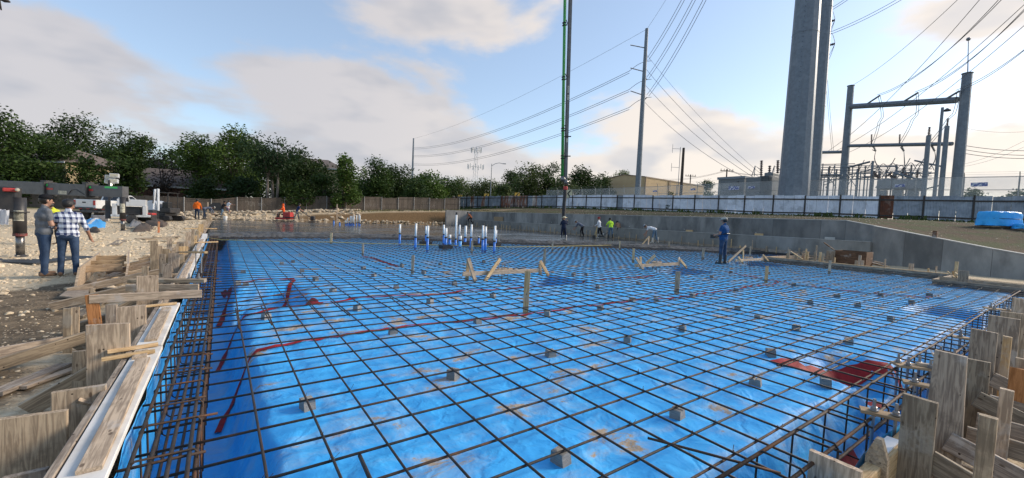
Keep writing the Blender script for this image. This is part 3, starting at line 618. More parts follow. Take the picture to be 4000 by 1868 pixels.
M_WIRE = mat('conductor', (.13, .135, .145), .5, None, 5, .2, 0)
def wire(label, a, b, sag=0., r=.03, grp='power lines', n=18, name='power_line'):
    a, b = V(a), V(b); m = MB(); m.tube([a.lerp(b, i/n)-V((0, 0, 4*sag*(i/n)*(1-i/n))) for i in range(n+1)], r, 5, False)
    return tag(m.build(name, M_WIRE, org=a), label, 'power line', grp)
# left spans: slim pole to distant pole
for k, (va, vb, nm) in enumerate(((262, 578, 'upper'), (334, 608, 'middle'), (404, 640, 'lower'))):
    for s, sn in ((0, 'top'), (1, 'bottom')):
        wire(f'{sn} wire of the {nm} pair running left to the distant pole', GD(2458, va+16+8*s, 79), GD(1617, vb+5*s, 183), 3.4, .045)
    a = GD(2458, va+16, 79); b = GD(2545, va-24, 79); m = MB(); m.tube([a.lerp(b, i/8)+V((0, 0, .5*sin(pi*i/8))) for i in range(9)], .045, 5); m.build('jumper', M_WIRE, p3)
    g = GD(2528, va-24, 79.5); ins(b3+V((0, 0, (31.0, 26.6, 22.2)[k]-1.2)), g, .09, M_DARK, p3)
wire('single shield wire from the slim pole top to the distant pole', b3+V((0, 0, 34.5)), b4+V((0, 0, 30.4)), 2.5, .025)
# right spans up to the massive pole
for k, (va, z1, nm) in enumerate(((232, 50, 'upper'), (305, 47, 'middle'), (374, 44, 'lower'))):
    for s, sn in ((-1, 'left'), (1, 'right')): wire(f'{sn} wire of the {nm} pair climbing from the slim pole towards the massive pole', GD(2530+4*s, va+2*s, 79.5), b1+V((-1.2+s*.3, 1.2, z1)), 3., .04)
wire('shield wire climbing from the slim pole top towards the massive pole', b3+V((0, 0, 34.5)), b1+V((-.6, .6, 52)), 2.2, .022)
for k, (v0, u1, v1, nm) in enumerate(((198, 2985, 690, 'thin top'), (258, 2965, 692, 'upper'), (325, 2945, 694, 'middle'), (395, 2922, 700, 'lower'))):
    wire(f'{nm} wire sloping down from the slim pole to the substation transformer', GD(2514, v0, 80), GD(u1, v1, 66), 1.2, .022 if k == 0 else .032)
# fittings and jumpers on the thinner pole
for v in (0, 95, 187):
    a = GD(3200, v, 52.2); b = GD(3262, v-16, 52.0); ins(a, b, .16, M_DARK, p2, 'post_insulator')
    c0 = GD(3196, v-26, 52.); c1 = GD(3268, v-78, 51.5)
    for s in (0, 9): ins(GD(3196, v-26+s, 52), GD(3245, v-62+s, 51.7), .07, M_DARK, p2)
    m = MB(); e = GD(3262, v-18, 52)
    for (q0, q1, d) in ((GD(3240, v-55, 51.8), e, .5), (e, GD(3205, v+38, 52.1), -.9), (e, GD(3208, v+46, 52.1), -1.3)): m.tube([q0.lerp(q1, i/8)+V((0, 0, d*sin(pi*i/8))) for i in range(9)], .025, 5)
    m.build('jumper', M_WIRE, p2)
    for s in (0, 1): wire(f'{("lower","upper")[s]} wire of the {({0:"highest",95:"second",187:"third"})[v]} pair leaving the thinner pole to the right', GD(3245, v-62+9*(1-s), 51.7), GD({0: 3420, 95: 3560, 187: 3720}[v], v-330+14*(1-s), 46), .6, .03)
for s in (0, 1): wire(f'{("left","right")[s]} vertical drop wire beside the thinner pole', GD(3212+6*s, 120, 53), GD(3250+7*s, 595, 62), .4, .02)
# gantry
ga, gb = at_depth(3286, 60, 4.2), at_depth(3730, 46, 4.2)
gt = thing('substation_gantry', 'tall grey steel gantry of two posts and two crossbeams at the substation', 'gantry', (ga+gb)/2)
za, zb_ = 22.2, 19.2
for g0, z, r0, r1 in ((ga, za, .52, .40), (gb, zb_, .50, .42)):
    m = MB(); m.lathe([(lerp(r0, r1, k/6), (z-4.2)*k/6) for k in range(7)], g0, 12); m.build('post', M_POLE, gt)
    m = MB(); m.lathe([(r1+.06, z-4.2), (r1+.06, z-4.12)], g0, 12); m.build('post_cap', M_DARK, gt)
def on_gantry(u, v): 
    d = (gb-ga); d.z = 0; n = V((-d.y, d.x, 0)); r = ray(u, v); t = n.dot(V((ga.x, ga.y, 0)))/n.dot(V((r.x, r.y, 0))); return V((0, 0, CAM_H))+r*t
bu0, bu1, bl0, bl1 = on_gantry(3322, 417), on_gantry(3738, 391), on_gantry(3315, 570), on_gantry(3720, 562)
m = MB(); m.tube([bu0, bu1], .36, 8); m.build('crossbeam', M_POLE, gt); m = MB(); m.tube([bl0, bl1], .22, 8); m.build('crossbeam', M_POLE, gt)
m = MB(); m.tube([on_gantry(3192, 596), on_gantry(3286, 594)], .22, 8); m.build('side_beam', M_POLE, gt)
lw = []
for k, (u0, v0, u1, v1, ul) in enumerate(((3380, 411, 3432, 381, 3415), (3525, 400, 3578, 371, 3525), (3685, 393, 3735, 366, 3645))):
    a, b = on_gantry(u0, v0), on_gantry(u1, v1)-V((1.0, .4, 0)); ins(a, b, .12, M_GINS, gt); lw.append(b)
    # lower strings and droppers
    c = on_gantry(ul-8, v1+195); t = on_gantry(ul-5, 562); ins(t, c, .13, M_GINS, gt); d2 = on_gantry(ul+6, 592); ins(on_gantry(ul-6, 566), d2, .13, M_GINS, gt); ins(c+V((.1, 0, -.3)), d2, .05, M_GINS, gt, 'link')
    ins(on_gantry(ul-11, 562), on_gantry(ul-10, 524), .12, M_INS, gt, 'surge_arrester')
    for s in (0, 1):
        p0, p1_ = b+V((0, .2*s, -.1)), c+V((0, .25*s, 0)); m = MB(); m.tube([p0.lerp(p1_, i/10)+(R0*(.9*sin(pi*i/10)*(1 if i < 5 else .6))) for i in range(11)], .028, 5); m.build('dropper', M_WIRE, gt)
        e = on_gantry(ul+(28, 8, -30)[k]+4*s, 668); m = MB(); m.tube([d2.lerp(e, i/8)+R0*(-.5*sin(pi*i/8)*(1, 0, -1)[k]) for i in range(9)], .028, 5); m.build('dropper', M_WIRE, gt)
for k, (u, v, nm) in enumerate(((3900, 0, 'left'), (4080, -50, 'middle'), (4300, -90, 'right'))):
    for s in (0, 1): wire(f'{("lower","upper")[s]} wire of the {nm} pair rising to the right from the gantry top beam', lw[k]+V((0, .3*s, .12*s)), GD(u+14*s, v-3*s, 34), 1.2, .03)
wire('single wire from the left gantry post top rising to the right', ga+V((0, 0, za-4.2)), GD(3745, -5, 34), .6, .022)
wire('thin wire crossing behind the gantry beam, leftmost', GD(3235, 590, 66), GD(3830, -5, 36), 1.2, .028); wire('thin wire crossing behind the gantry beam, second', GD(3262, 592, 66), GD(4010, 10, 36), 1.2, .028)
wire('thin wire crossing behind the gantry beam, third', GD(3310, 598, 66), GD(4010, 92, 36), 1.2, .028)
for k, (v0, v1) in enumerate(((567, 589), (583, 607), (598, 619))): wire(f'{("upper","middle","lower")[k]} wire leaving the right gantry post level to the right', GD(3758, v0, 46), GD(4040, v1, 44), .2, .03)
for k, (v0, v1) in enumerate(((640, 535), (650, 560), (500, 512))): wire(f'faint far wire on the right sky, {("lower","middle","upper")[k]}', GD(3770, v0, 80), GD(4030, v1, 70), .5, .02)
lr = on_gantry(3760, 330); 
m = MB(); m.tube([on_gantry(3779, 335), on_gantry(3783, 155)], [.06, .03], 6); m.ball(on_gantry(3783, 153), .2, 8, 4); m.build('lightning_rod', M_POLE, gt)
# ------------------------------------------------------------------ substation yard
YARD = 4.2; XS = 63.
def sub(u, v, x=XS): return GX(u, v, x)
def post_line(m, u, v0, v1, r, x=XS, n=8): a = sub(u, v1, x); b = sub(u, v0, x); m.tube([V((a.x, a.y, YARD)), V((a.x, a.y, b.z))], r, n)
bs = thing('bus_structure', 'low maze of grey steel posts and pipes between the massive pole and the circuit breakers', 'steel frame', sub(3280, 765))
for u, v in ((3205, 640), (3228, 655), (3252, 650), (3322, 655), (3340, 660), (3398, 630), (3355, 668), (3425, 655), (3495, 650), (3214, 690), (3384, 690)):
    m = MB(); post_line(m, u, v, 765, .13 if u == 3398 else .06); m.build('post', M_POLE, bs)
for (u0, v0, u1, v1, r) in ((3200, 643, 3340, 640, .05), (3200, 655, 3500, 652, .05), (3200, 665, 3420, 668, .04), (3200, 684, 3290, 684, .14), (3310, 655, 3400, 632, .12), (3215, 712, 3440, 652, .05), (3290, 708, 3530, 665, .05), (3330, 700, 3560, 676, .06), (3215, 725, 3300, 690, .05), (3380, 670, 3600, 665, .04), (3400, 652, 3500, 650, .06)):
    m = MB(); m.tube([sub(u0, v0), sub(u1, v1)], r, 6); m.build('pipe', M_POLE, bs)
m = MB(); rb = random.Random(2)
for k in range(14):
    u = 3370+k*18; a, b = sub(u, 660+rb.uniform(0, 20)), sub(u+45, 655+rb.uniform(0, 20)); m.tube([a.lerp(b, i/8)+V((0, 0, (.8 if k % 2 else -.6)*sin(pi*i/8))) for i in range(9)], .035, 5)
m.build('loop_wires', M_WIRE, bs)
for k, u in enumerate((3455, 3515, 3575)):
    cb = thing('circuit_breaker', ('leftmost', 'middle', 'rightmost')[k]+' of the three grey circuit breakers with V-shaped bushings', 'circuit breaker', sub(u, 765), 'circuit breakers in the substation yard'); q = sub(u, 765); z0 = sub(u, 722).z
    m = MB(); m.box((q.x, q.y, (z0+sub(u, 735).z)/2+.2), (1.2, 1.3, 1.1)); m.build('tank', M_GINS, cb, bev=.08); m = MB()
    for s in (-.5, .5): m.box((q.x, q.y+s, (YARD+z0)/2-.2), (.2, .12, z0-YARD)); 
    m.build('legs', M_POLE, cb)
    for s in (-1, 1): ins((q.x, q.y+.35*s, z0+.4), (q.x-.3, q.y+1.1*s, sub(u, 680).z+.2), .26, M_GINS if s < 0 else M_INS, cb, 'bushing'); 
    m = MB(); m.box((q.x-.9, q.y, YARD+1.3), (.6, .9, 1.6)); m.build('cabinet', M_GINS, cb, bev=.03)
tr = thing('transformer', 'big grey substation transformer with tall bushings left of the massive pole', 'transformer', sub(2985, 765, 60)); q = sub(2985, 765, 60)
M_TG = mat('transformer grey paint', (.13, .15, .165), .5, (.10, .115, .13), 3, .2, .05)
m = MB(); a, b = sub(2930, 765, 60), sub(3045, 692, 60); m.box(((a.x), (a.y+b.y)/2, (YARD+b.z)/2), (3., a.y-b.y, b.z-YARD)); m.build('tank', M_TG, tr, bev=.06)
m = MB(); a, b = sub(3005, 765, 60), sub(3045, 680, 60); m.box((a.x-.6, (a.y+b.y)/2, (YARD+b.z)/2+.3), (2.6, a.y-b.y, b.z-YARD-.5)); m.build('conservator', M_TG, tr, bev=.1)
for k in range(9):
    y = sub(3006, 700, 60).y-k*.17; m = MB(); m.box((a.x-2.2, y, YARD+2.4), (.6, .06, 3.2)); m.build('radiator_fin', M_TG, tr)
for u, v in ((2975, 625), (3007, 645), (3039, 624)): ins(sub(u-2, 692, 60), sub(u, v, 60), .22, M_INS, tr, 'bushing')
for u in (2950, 3025):
    m = MB(); m.tube([sub(u-14, 690, 60), sub(u, 648, 60), sub(u+22, 664, 60)], .06, 6); m.tube([sub(u, 648, 60), sub(u-4, 690, 60)], .05, 6); m.build('bracket', M_POLE, tr)
ch = thing('control_house', 'small grey flat-roofed control house in the substation', 'building', sub(2857, 765, 60))
m = MB(); a, b = sub(2803, 765, 60), sub(2908, 697, 60); m.box((a.x+2, (a.y+b.y)/2, (YARD+b.z)/2), (4, a.y-b.y, b.z-YARD)); m.build('wall', M_TG, ch)
m = MB(); m.box((a.x+2, (a.y+b.y)/2, b.z+.17), (4.3, a.y-b.y+.3, .34)); m.build('roof', M_POLE, ch); m = MB(); m.box((a.x-.03, (a.y+b.y)/2+.7, b.z-.9), (.06, .9, .8)); m.build('vent', M_GINS, ch); m = MB(); m.box((a.x-.1, (a.y+b.y)/2-1., b.z-.5), (.2, .2, .2)); m.build('lamp', M_DARK, ch)
for (u, v, x, r, nm, lb) in ((3628, 530, 58, .19, 'steel_post', 'stubby grey post with a bushing left of the yard lamp'), (3700, 493, 66, .21, 'steel_post', 'grey post standing just behind the right gantry post')):
    p = GX(u, v, x); t = thing(nm, lb, 'post', (p.x, p.y, YARD)); m = MB(); m.lathe([(r*1.2, 0), (r, p.z-YARD)], (p.x, p.y, YARD), 10); m.build('shaft', M_POLE, t); ins(p, p+V((0, 0, .9)), .13, M_INS, t)
    m = MB(); m.tube([V((p.x, p.y, p.z-4.5)), V((p.x-.2, p.y+2.4, p.z-3.6))], .1, 6); m.tube([V((p.x, p.y, p.z-6.5)), V((p.x-.1, p.y+3.2, p.z-7.6))], .09, 6); m.build('arm', M_POLE, t)
p = GX(3682, 420, 56.); t = thing('yard_lamp', 'thin lamp pole with a small lamp head left of the right gantry post', 'lamp', (p.x, p.y, YARD))
m = MB(); m.tube([(p.x, p.y, YARD-1), (p.x, p.y, p.z)], [.16, .11], 8); m.build('pole', M_POLE, t); m = MB(); m.tube([p-V((0, 0, .3)), p+R0*.4-V((0, 0, .2))], .04, 6); m.lathe([(.05, .2), (.3, 0), (.28, -.08), (.02, -.1)], p+R0*.45-V((0, 0, .25)), 10); m.build('lamp_head', M_DARK, t)
# radio mast, wooden service poles
M_WPOLE = mat('dark creosote pole', (.07, .05, .04), .9, None, 5, .4, .2)
b = at_depth(2657, 70, 3.8); t = thing('radio_pole', 'dark wooden pole with a ladder of small antennas behind the chain link fence', 'utility pole', b); zt = GD(2670, 580, 70).z
m = MB(); m.tube([b, (b.x, b.y, zt)], [.28, .2], 8); m.build('shaft', M_WPOLE, t); m = MB(); o = -R0*.55; m.tube([V((b.x, b.y, zt-9))+o, V((b.x, b.y, zt+.1))+o], .05, 6); m.build('mast', M_POLE, t)
for k in range(4):
    z = zt-.2-k*3.1; m = MB(); c = V((b.x, b.y, z)); m.tube([c+o, c+o-R0*1.3], .03, 5); m.tube([c+o-R0*1.3+V((0, 0, .7)), c+o-R0*1.3-V((0, 0, .7))], .03, 5); m.build('antenna', M_POLE, t)
for u, v, d, lb in ((2698, 682, 150, 'distant service pole with a crossarm left of the control house'), (2840, 660, 120, 'brown service pole with crossarm above the control house')):
    p = GD(u, v, d); t = thing('service_pole', lb, 'utility pole', (p.x, p.y, 4)); m = MB(); m.tube([(p.x, p.y, 4), p], .2, 6); m.build('shaft', M_WPOLE, t); m = MB(); c = p-V((0, 0, .6)); m.bar(c-R0*1.9, c+R0*1.9, .15, .2)
    for s in (-1.7, -.8, .8, 1.7): m.tube([c+R0*s, c+R0*s+V((0, 0, .6))], .08, 5)
    m.build('crossarm', M_WPOLE, t)
for k in (0, 1): wire(f'{("lower","upper")[k]} low service wire left of the control house', GD(2590, 703-4*k, 180), GD(2840, 668-3*k, 120), 1., .04); wire(f'{("lower","upper")[k]} low service wire right of the brown service pole', GD(2840, 668-3*k, 120), GD(2975, 682-2*k, 110), .5, .04)
# tan shed
M_TAN = mat('tan ribbed cladding', (.52, .37, .20), .6, (.48, .335, .18), 1, .1, 0); M_TROOF = mat('brown roof trim', (.20, .14, .09), .6, None, 3, .2, 0)
tb = thing('metal_shed', 'tan ribbed metal building beyond the chain link fence', 'building', (90, 63, 4)); zt = 11.9
A, B_, C_, D_ = V((78.6, 60, 3.5)), V((105, 61.5, 3.5)), V((104, 73, 3.5)), V((77.6, 71.5, 3.5))
def ribwall(p, q, z0, z1, peak=None, name='wall'):
    m = MB(); L = (q-p).length; k = int(L/.33); d = (q-p).normalized(); n = V((d.y, -d.x, 0)); vs = []; 
    for i in range(k*2+1):
        t = i/(k*2); c = p.lerp(q, t)+n*(.05 if i % 2 else 0); zz = z1 if peak is None else z1+(peak-z1)*(1-abs(2*t-1)); vs += [(c.x, c.y, z0), (c.x, c.y, zz)]
    m.add(vs, [(i*2, i*2+2, i*2+3, i*2+1) for i in range(k*2)]); m.build(name, M_TAN, tb)
ribwall(A, B_, 3.5, zt); ribwall(D_, A, 3.5, zt, zt+.75); ribwall(B_, C_, 3.5, zt, zt+.75); ribwall(C_, D_, 3.5, zt)
m = MB(); r0, r1 = (A+D_)/2, (B_+C_)/2
for p, q in ((A, B_), (C_, D_)): 
    s0, s1 = (r0, r1) if p is A else (r1, r0); m.add([(p.x, p.y, zt+.02), (q.x, q.y, zt+.02), (s1.x, s1.y, zt+.8), (s0.x, s0.y, zt+.8)], [(0, 1, 2, 3)])
m.build('roof', M_TROOF, tb); m = MB(); m.bar((A.x, A.y-.1, zt), (B_.x, B_.y-.1, zt), .12, .25); m.bar((A.x-.1, A.y, zt+.05), (r0.x-.1, r0.y, zt+.82), .1, .22); m.bar((D_.x-.1, D_.y, zt+.05), (r0.x-.1, r0.y, zt+.82), .1, .22); m.build('eave_trim', M_TROOF, tb)
m = MB(); m.box((A.x-.06, A.y-.06, 7.6), (.2, .2, 8.4)); m.build('corner_trim', M_TROOF, tb); m = MB(); m.bar((88, A.y+.35, zt), (88, A.y+.35, 3.5), .15, .15); m.build('downpipe', M_TROOF, tb)
# cell tower, street lamp, chevron signs
p = GD(1857, 690, 260); t = thing('cell_tower', 'distant white lattice cell tower above the trees', 'tower', (p.x, p.y, 2)); zt = GD(1857, 582, 260).z
M_CELL = mat('pale tower steel', (.55, .56, .57), .5, None, 3, .2, 0)
m = MB()
for k in range(3):
    a = 2*pi*k/3; m.tube([(p.x+2.6*cos(a), p.y+2.6*sin(a), 2), (p.x+.9*cos(a), p.y+.9*sin(a), zt)], .09, 5)
    for j in range(14):
        t0, t1 = j/14, (j+1)/14; ra, rb2 = lerp(2.6, .9, t0), lerp(2.6, .9, t1); a2 = 2*pi*(k+1)/3; m.tube([(p.x+ra*cos(a), p.y+ra*sin(a), lerp(2, zt, t0)), (p.x+rb2*cos(a2), p.y+rb2*sin(a2), lerp(2, zt, t1))], .05, 4)
m.build('lattice', M_CELL, t)
for v in (588, 652):
    z = GD(1857, v, 260).z; m = MB()
    for k in range(9): a = 2*pi*k/9; r = 3.2 if v == 588 else 5; m.box((p.x+r*cos(a), p.y+r*sin(a), z), (.4, .4, 3.0), a)
    m.tube([(p.x-4, p.y, z), (p.x+4, p.y, z)], .15, 5); m.build('antenna_ring', M_CELL, t)
p = GD(1921, 640, 95); t = thing('street_lamp', 'curved arm street lamp standing behind the left end of the metal fence', 'street lamp', (p.x, p.y, 3)); m = MB(); m.tube([(p.x, p.y, 3), p], [.13, .08], 8); m.build('pole', M_GALVP, t)
m = MB(); e = GD(1965, 640, 95); m.tube([p-V((0, 0, .5)), p.lerp(e, .3)+V((0, 0, .0)), p.lerp(e, .65)+V((0, 0, .2)), e], .06, 6); m.build('arm', M_GALVP, t); m = MB(); m.box(e+R0*.3, (.8, .35, .16), -yaw); m.build('lamp_head', M_GALVP, t, bev=.04)
M_CHEV = mat('yellow sign face', (.70, .42, .06), .5, None, 4, .15, 0); M_CHB = mat('black sign print', (.015, .015, .015), .5, None, 4, .1, 0); M_CHW = mat('pale yellow sign face', (.62, .58, .38), .5, None, 4, .15, 0)
for k, (u, v, d, s) in enumerate(((1797, 772, 88, .55), (1900, 768, 80, .55), (2020, 765, 74, .55), (2222, 757, 64, .62))):
    p = GD(u, v, d); t = thing('chevron_sign', ('leftmost yellow chevron road sign above the metal fence', 'second yellow chevron road sign, near the street lamp pole', 'third yellow chevron road sign, below the round shrub', 'pale chevron road sign right of the pump hose')[k], 'sign', (p.x, p.y, 3), 'chevron signs along the road'); rz = -yaw-.15; M = Matrix.Translation(p) @ Matrix.Rotation(rz, 4, 'Z')
    m = MB(); m.box(None, (2*s*.8, .04, 2*s), mat=M); m.build('sign_panel', M_CHW if k == 3 else M_CHEV, t)
    m = MB()
    for sg in (1, -1): m.prism([(.22*s, -.035, sg*.85*s), (.6*s, -.035, sg*.85*s), (-.05*s, -.035, 0), (-.45*s, -.035, 0)][::sg], (0, .01, 0), M)
    m.build('chevron', M_CHB, t); m = MB(); m.tube([(p.x, p.y, 2.5), p], .04, 6); m.build('post', M_GALVP, t)
# ------------------------------------------------------------------ trees
def leaf_mat(name, a, b, tr=.25):
    mm, nt, bs_ = P(name); pos = nd(nt, 'ShaderNodeNewGeometry').outputs['Position']; oi = nd(nt, 'ShaderNodeObjectInfo')
    n = noi(nt, pos, .45, 5, .65); n2 = noi(nt, pos, 4, 2, .5)
    c = mixc(nt, mapr(nt, n, .36, .64), a, b); c = mixc(nt, mapr(nt, n2, .35, .7, 0, .5), c, tuple(x*.6 for x in b))
    k = mth(nt, 'MULTIPLY_ADD', oi.outputs['Random'], .5, .75); c = mixc(nt, 1., c, nd(nt, 'ShaderNodeCombineColor', ins={0: k, 1: k, 2: k}).outputs[0], 'MULTIPLY')
    nt.links.new(c, bs_.inputs['Base Color']); bs_.inputs['Roughness'].default_value = .6; bs_.inputs['Specular IOR Level'].default_value = .25
    t = nd(nt, 'ShaderNodeBsdfTranslucent', ins={0: c}); mx = nd(nt, 'ShaderNodeMixShader', ins={0: tr, 1: bs_.outputs[0], 2: t.outputs[0]})
    nt.links.new(mx.outputs[0], [x for x in nt.nodes if x.type == 'OUTPUT_MATERIAL'][0].inputs[0]); MC[name] = mm; return mm
L_OAK = leaf_mat('oak leaves', (.050, .088, .017), (.026, .052, .011)); L_LIGHT = leaf_mat('light green leaves', (.085, .14, .022), (.045, .082, .015)); L_BLUE = leaf_mat('feathery dark leaves', (.04, .082, .024), (.022, .050, .016)); L_BARE = leaf_mat('dry brown twigs', (.06, .045, .035), (.04, .03, .026)); L_WARM = leaf_mat('sunlit leaves', (.125, .165, .045), (.06, .09, .026))
M_BARK = mat('grey bark', (.17, .145, .12), .9, (.10, .085, .07), 4, .3, .4); M_BARKD = mat('dark bark', (.06, .05, .042), .9, None, 4, .3, .4)
def tree(name, label, base, top, rx, ry, lf, kind='round', seed=1, leaf=.26, crown0=.28, dens=1., bark=None, grp='trees along the back of the site', cat='tree', trunks=1):
    r = random.Random(seed); base = V(base); H = top-base.z; t = thing(name, label, cat, base, grp); bark = bark or M_BARKD
    zc0 = base.z+H*crown0; ch = top-zc0; cz = (zc0+top)/2; lobes = []
    nl = 13 if kind != 'bush' else 9
    for i in range(nl*3):
        if len(lobes) >= nl: break
        a = r.uniform(0, 2*pi); q = r.random()**.5; w_ = r.uniform(-1, 1)
        prof = {'round': (1-w_*w_*.75)**.5, 'cone': max(.15, (1-w_)/2*.9+.18), 'flat': 1 if w_ > 0 else .7, 'bush': (1-w_*w_*.8)**.5}[kind]
        lr = r.uniform(.32, .52)*min(rx, ch/1.7)
        lobes.append((V((base.x+cos(a)*q*max(.1, rx*prof-lr*.55), base.y+sin(a)*q*max(.1, ry*prof-lr*.55), cz+w_*max(.1, ch/2-lr*.8))), lr))
    lobes.append((V((base.x+r.uniform(-.3, .3)*rx, base.y, top-.34*min(rx, ch/2))), .36*min(rx, ch/2))); lobes.append((V((base.x, base.y, cz)), .42*min(rx, ch/2)))
    m = MB(); vs = []; fs = []; tot = sum(l[1]**2 for l in lobes); N = int(dens*11*pi*rx*ch/2/(leaf*leaf)); 
    for c, lr in lobes:
        for k in range(int(N*lr*lr/tot)):
            d = V((r.gauss(0, 1), r.gauss(0, 1), r.gauss(0, .8))).normalized(); rad_ = lr*(r.uniform(.45, 1.0) if r.random() < .8 else r.uniform(1, 1.14))*(1+.35*NZ.noise(c+d*2.1))
            p = c+d*rad_; a = V((r.uniform(-1, 1), r.uniform(-1, 1), r.uniform(-.7, .4))).normalized(); b = a.cross(V((r.uniform(-1, 1), r.uniform(-1, 1), r.uniform(-1, 1)))).normalized(); s = leaf*r.uniform(.55, 1.25); b0 = len(vs)
            if kind == 'flat': a.z -= .35; a.normalize()
            vs += [p-a*s*.62, p+b*s*.30, p+a*s*.62, p-b*s*.30]; fs.append((b0, b0+1, b0+2, b0+3))
    m.v = [tuple(v) for v in vs]; m.f = fs; m.m = [0]*len(fs); m.build('crown', lf, t)
    m = MB(); tr_ = max(.09, .022*H)
    for k in range(trunks):
        off = V((0, 0, 0)) if trunks == 1 else V((r.uniform(-.9, .9), r.uniform(-.6, .6), 0)); fork = V((base.x+off.x*1.6+r.uniform(-.3, .3), base.y+off.y, zc0+ch*.12)); m.tube([base+off-V((0, 0, .4)), base.lerp(fork, .5)+off*.6+V((r.uniform(-.15, .15), 0, 0)), fork], [tr_, tr_*.8, tr_*.65], 7)
        for c, lr in lobes[k::trunks]:
            mid = fork.lerp(c, .5)+V((0, 0, .1*ch)); m.tube([fork-V((0, 0, .2)), mid, c+V((0, 0, lr*.5))], [tr_*.5, tr_*.3, tr_*.08], 5)
    m.build('trunk', bark, t, smooth=True); return t
TREES = [  # u, v top, depth, crown half width px, kind, leaf, crown start, density, label
 (-35, 405, 44, 130, 'round', L_OAK, .3, .8, 'tall ragged oak cut by the left edge of the picture'),
 (95, 470, 50, 90, 'round', L_LIGHT, .3, .8, 'light green tree beside the tall ragged oak at far left'),
 (200, 520, 50, 110, 'round', L_OAK, .2, 1., 'low broad tree in front of the yellow house'),
 (365, 455, 58, 135, 'round', L_OAK, .3, 1., 'big domed oak behind the yellow house'),
 (545, 530, 60, 85, 'round', L_OAK, .15, 1., 'dark oak behind the lamp tower'),
 (640, 590, 54, 75, 'round', L_BARE, .3, .22, 'leafless brown tree in front of the brick house'),
 (735, 560, 62, 90, 'round', L_OAK, .15, .9, 'dark tree over the brick house roof'),
 (790, 525, 56, 95, 'round', L_LIGHT, .25, .75, 'loose leafy tree left of the tallest bright tree'),
 (925, 488, 57, 110, 'round', L_LIGHT, .25, .9, 'tallest bright green tree left of the feathery tree'),
 (1060, 530, 51.5, 125, 'flat', L_BLUE, .38, .95, 'feathery dark tree with bare pale trunks behind the rock pile'),
 (1190, 590, 56, 85, 'round', L_OAK, .12, 1., 'bushy tree right of the feathery tree'),
 (1265, 680, 54, 60, 'bush', L_OAK, .05, 1., 'low dark bush with rusty leaves over the wooden fence'),
 (1345, 600, 54, 72, 'cone', L_LIGHT, .04, 1.15, 'upright conical tree at the corner of the wooden fence'),
 (1475, 615, 66, 85, 'cone', L_OAK, .05, 1.2, 'dense dark conical tree right of the upright conical tree'),
 (1560, 640, 70, 75, 'round', L_OAK, .05, 1.2, 'dark round tree below the distant thin pole'),
 (1680, 665, 76, 85, 'round', L_LIGHT, .05, 1.1, 'mid green tree behind the end of the wooden fence'),
 (1620, 690, 64, 65, 'bush', L_OAK, .03, 1.2, 'low dark tree hanging over the wooden fence'),
 (1790, 692, 105, 75, 'round', L_WARM, .05, 1.1, 'sunlit round tree left of the cell tower'),
 (1870, 690, 112, 70, 'round', L_WARM, .05, 1.1, 'sunlit round tree right below the cell tower'),
 (1985, 665, 108, 60, 'round', L_OAK, .1, 1., 'dark tree right of the street lamp'),
 (2070, 634, 95, 85, 'round', L_WARM, .05, 1.15, 'broad sunlit tree left of the pump boom'),
 (2150, 632, 98, 70, 'round', L_OAK, .05, 1.15, 'tall dark tree just left of the pump boom'),
 (1972, 722, 84, 55, 'bush', L_WARM, .02, 1.2, 'round clipped shrub behind the left part of the metal fence'),
 (2275, 656, 92, 85, 'round', L_OAK, .05, 1.15, 'dark tree right of the pump boom'),
 (2205, 690, 84, 60, 'bush', L_WARM, .03, 1.1, 'sunlit bush behind the pump hose'),
 (2370, 690, 98, 50, 'bush', L_WARM, .05, 1.1, 'sunlit bush at the left end of the tan shed'),
 (2425, 668, 150, 55, 'round', L_WARM, .1, 1., 'small far tree above the tan shed roof'),
 (2752, 706, 140, 48, 'round', L_OAK, .1, 1., 'small far tree left of the control house'),
 (3790, 735, 90, 55, 'round', L_WARM, .1, 1., 'far tree right of the gantry behind the metal fence'),
 (3985, 735, 80, 60, 'round', L_WARM, .1, 1., 'far tree at the right edge behind the metal fence'),
 (450, 600, 66, 110, 'round', L_OAK, .05, 1., 'dark mass of oak behind the lamp tower left of the brick house'),
 (260, 600, 64, 110, 'round', L_OAK, .05, 1., 'dark tree rising behind the yellow house roof'),
 (60, 570, 62, 120, 'round', L_OAK, .05, 1., 'dark tree behind the left end of the yellow house'),
 (55, 640, 45, 70, 'bush', L_OAK, .03, .8, 'ragged bush in front of the left end of the yellow house'),
 (165, 625, 46, 75, 'bush', L_LIGHT, .1, .55, 'thin leafy tree screening the yellow house wall'),
 (270, 650, 46.5, 60, 'bush', L_OAK, .08, .5, 'loose shrub before the middle of the yellow house'),
 (345, 600, 47, 60, 'bush', L_OAK, .1, .9, 'dark tree at the right corner of the yellow house'),
 (440, 570, 49, 75, 'round', L_OAK, .06, 1.1, 'dense dark tree just behind the light tower lamps'),
 (525, 620, 50, 55, 'bush', L_OAK, .05, 1.1, 'dark bush left of the brick house'),
 (790, 680, 51, 80, 'bush', L_OAK, .03, 1.1, 'dark bush behind the wooden fence at the orange worker'),
 (950, 690, 52, 80, 'bush', L_BLUE, .03, 1.1, 'shaded bush behind the rock pile left of the pale trunks'),
 (1180, 700, 52, 70, 'bush', L_OAK, .03, 1.1, 'shaded bush behind the worker in navy'),
 (880, 640, 60, 110, 'round', L_OAK, .03, 1.1, 'dark undergrowth tree behind the feathery tree'),
 (1120, 650, 62, 100, 'round', L_OAK, .03, 1.1, 'dark undergrowth tree behind the rock pile'),
]
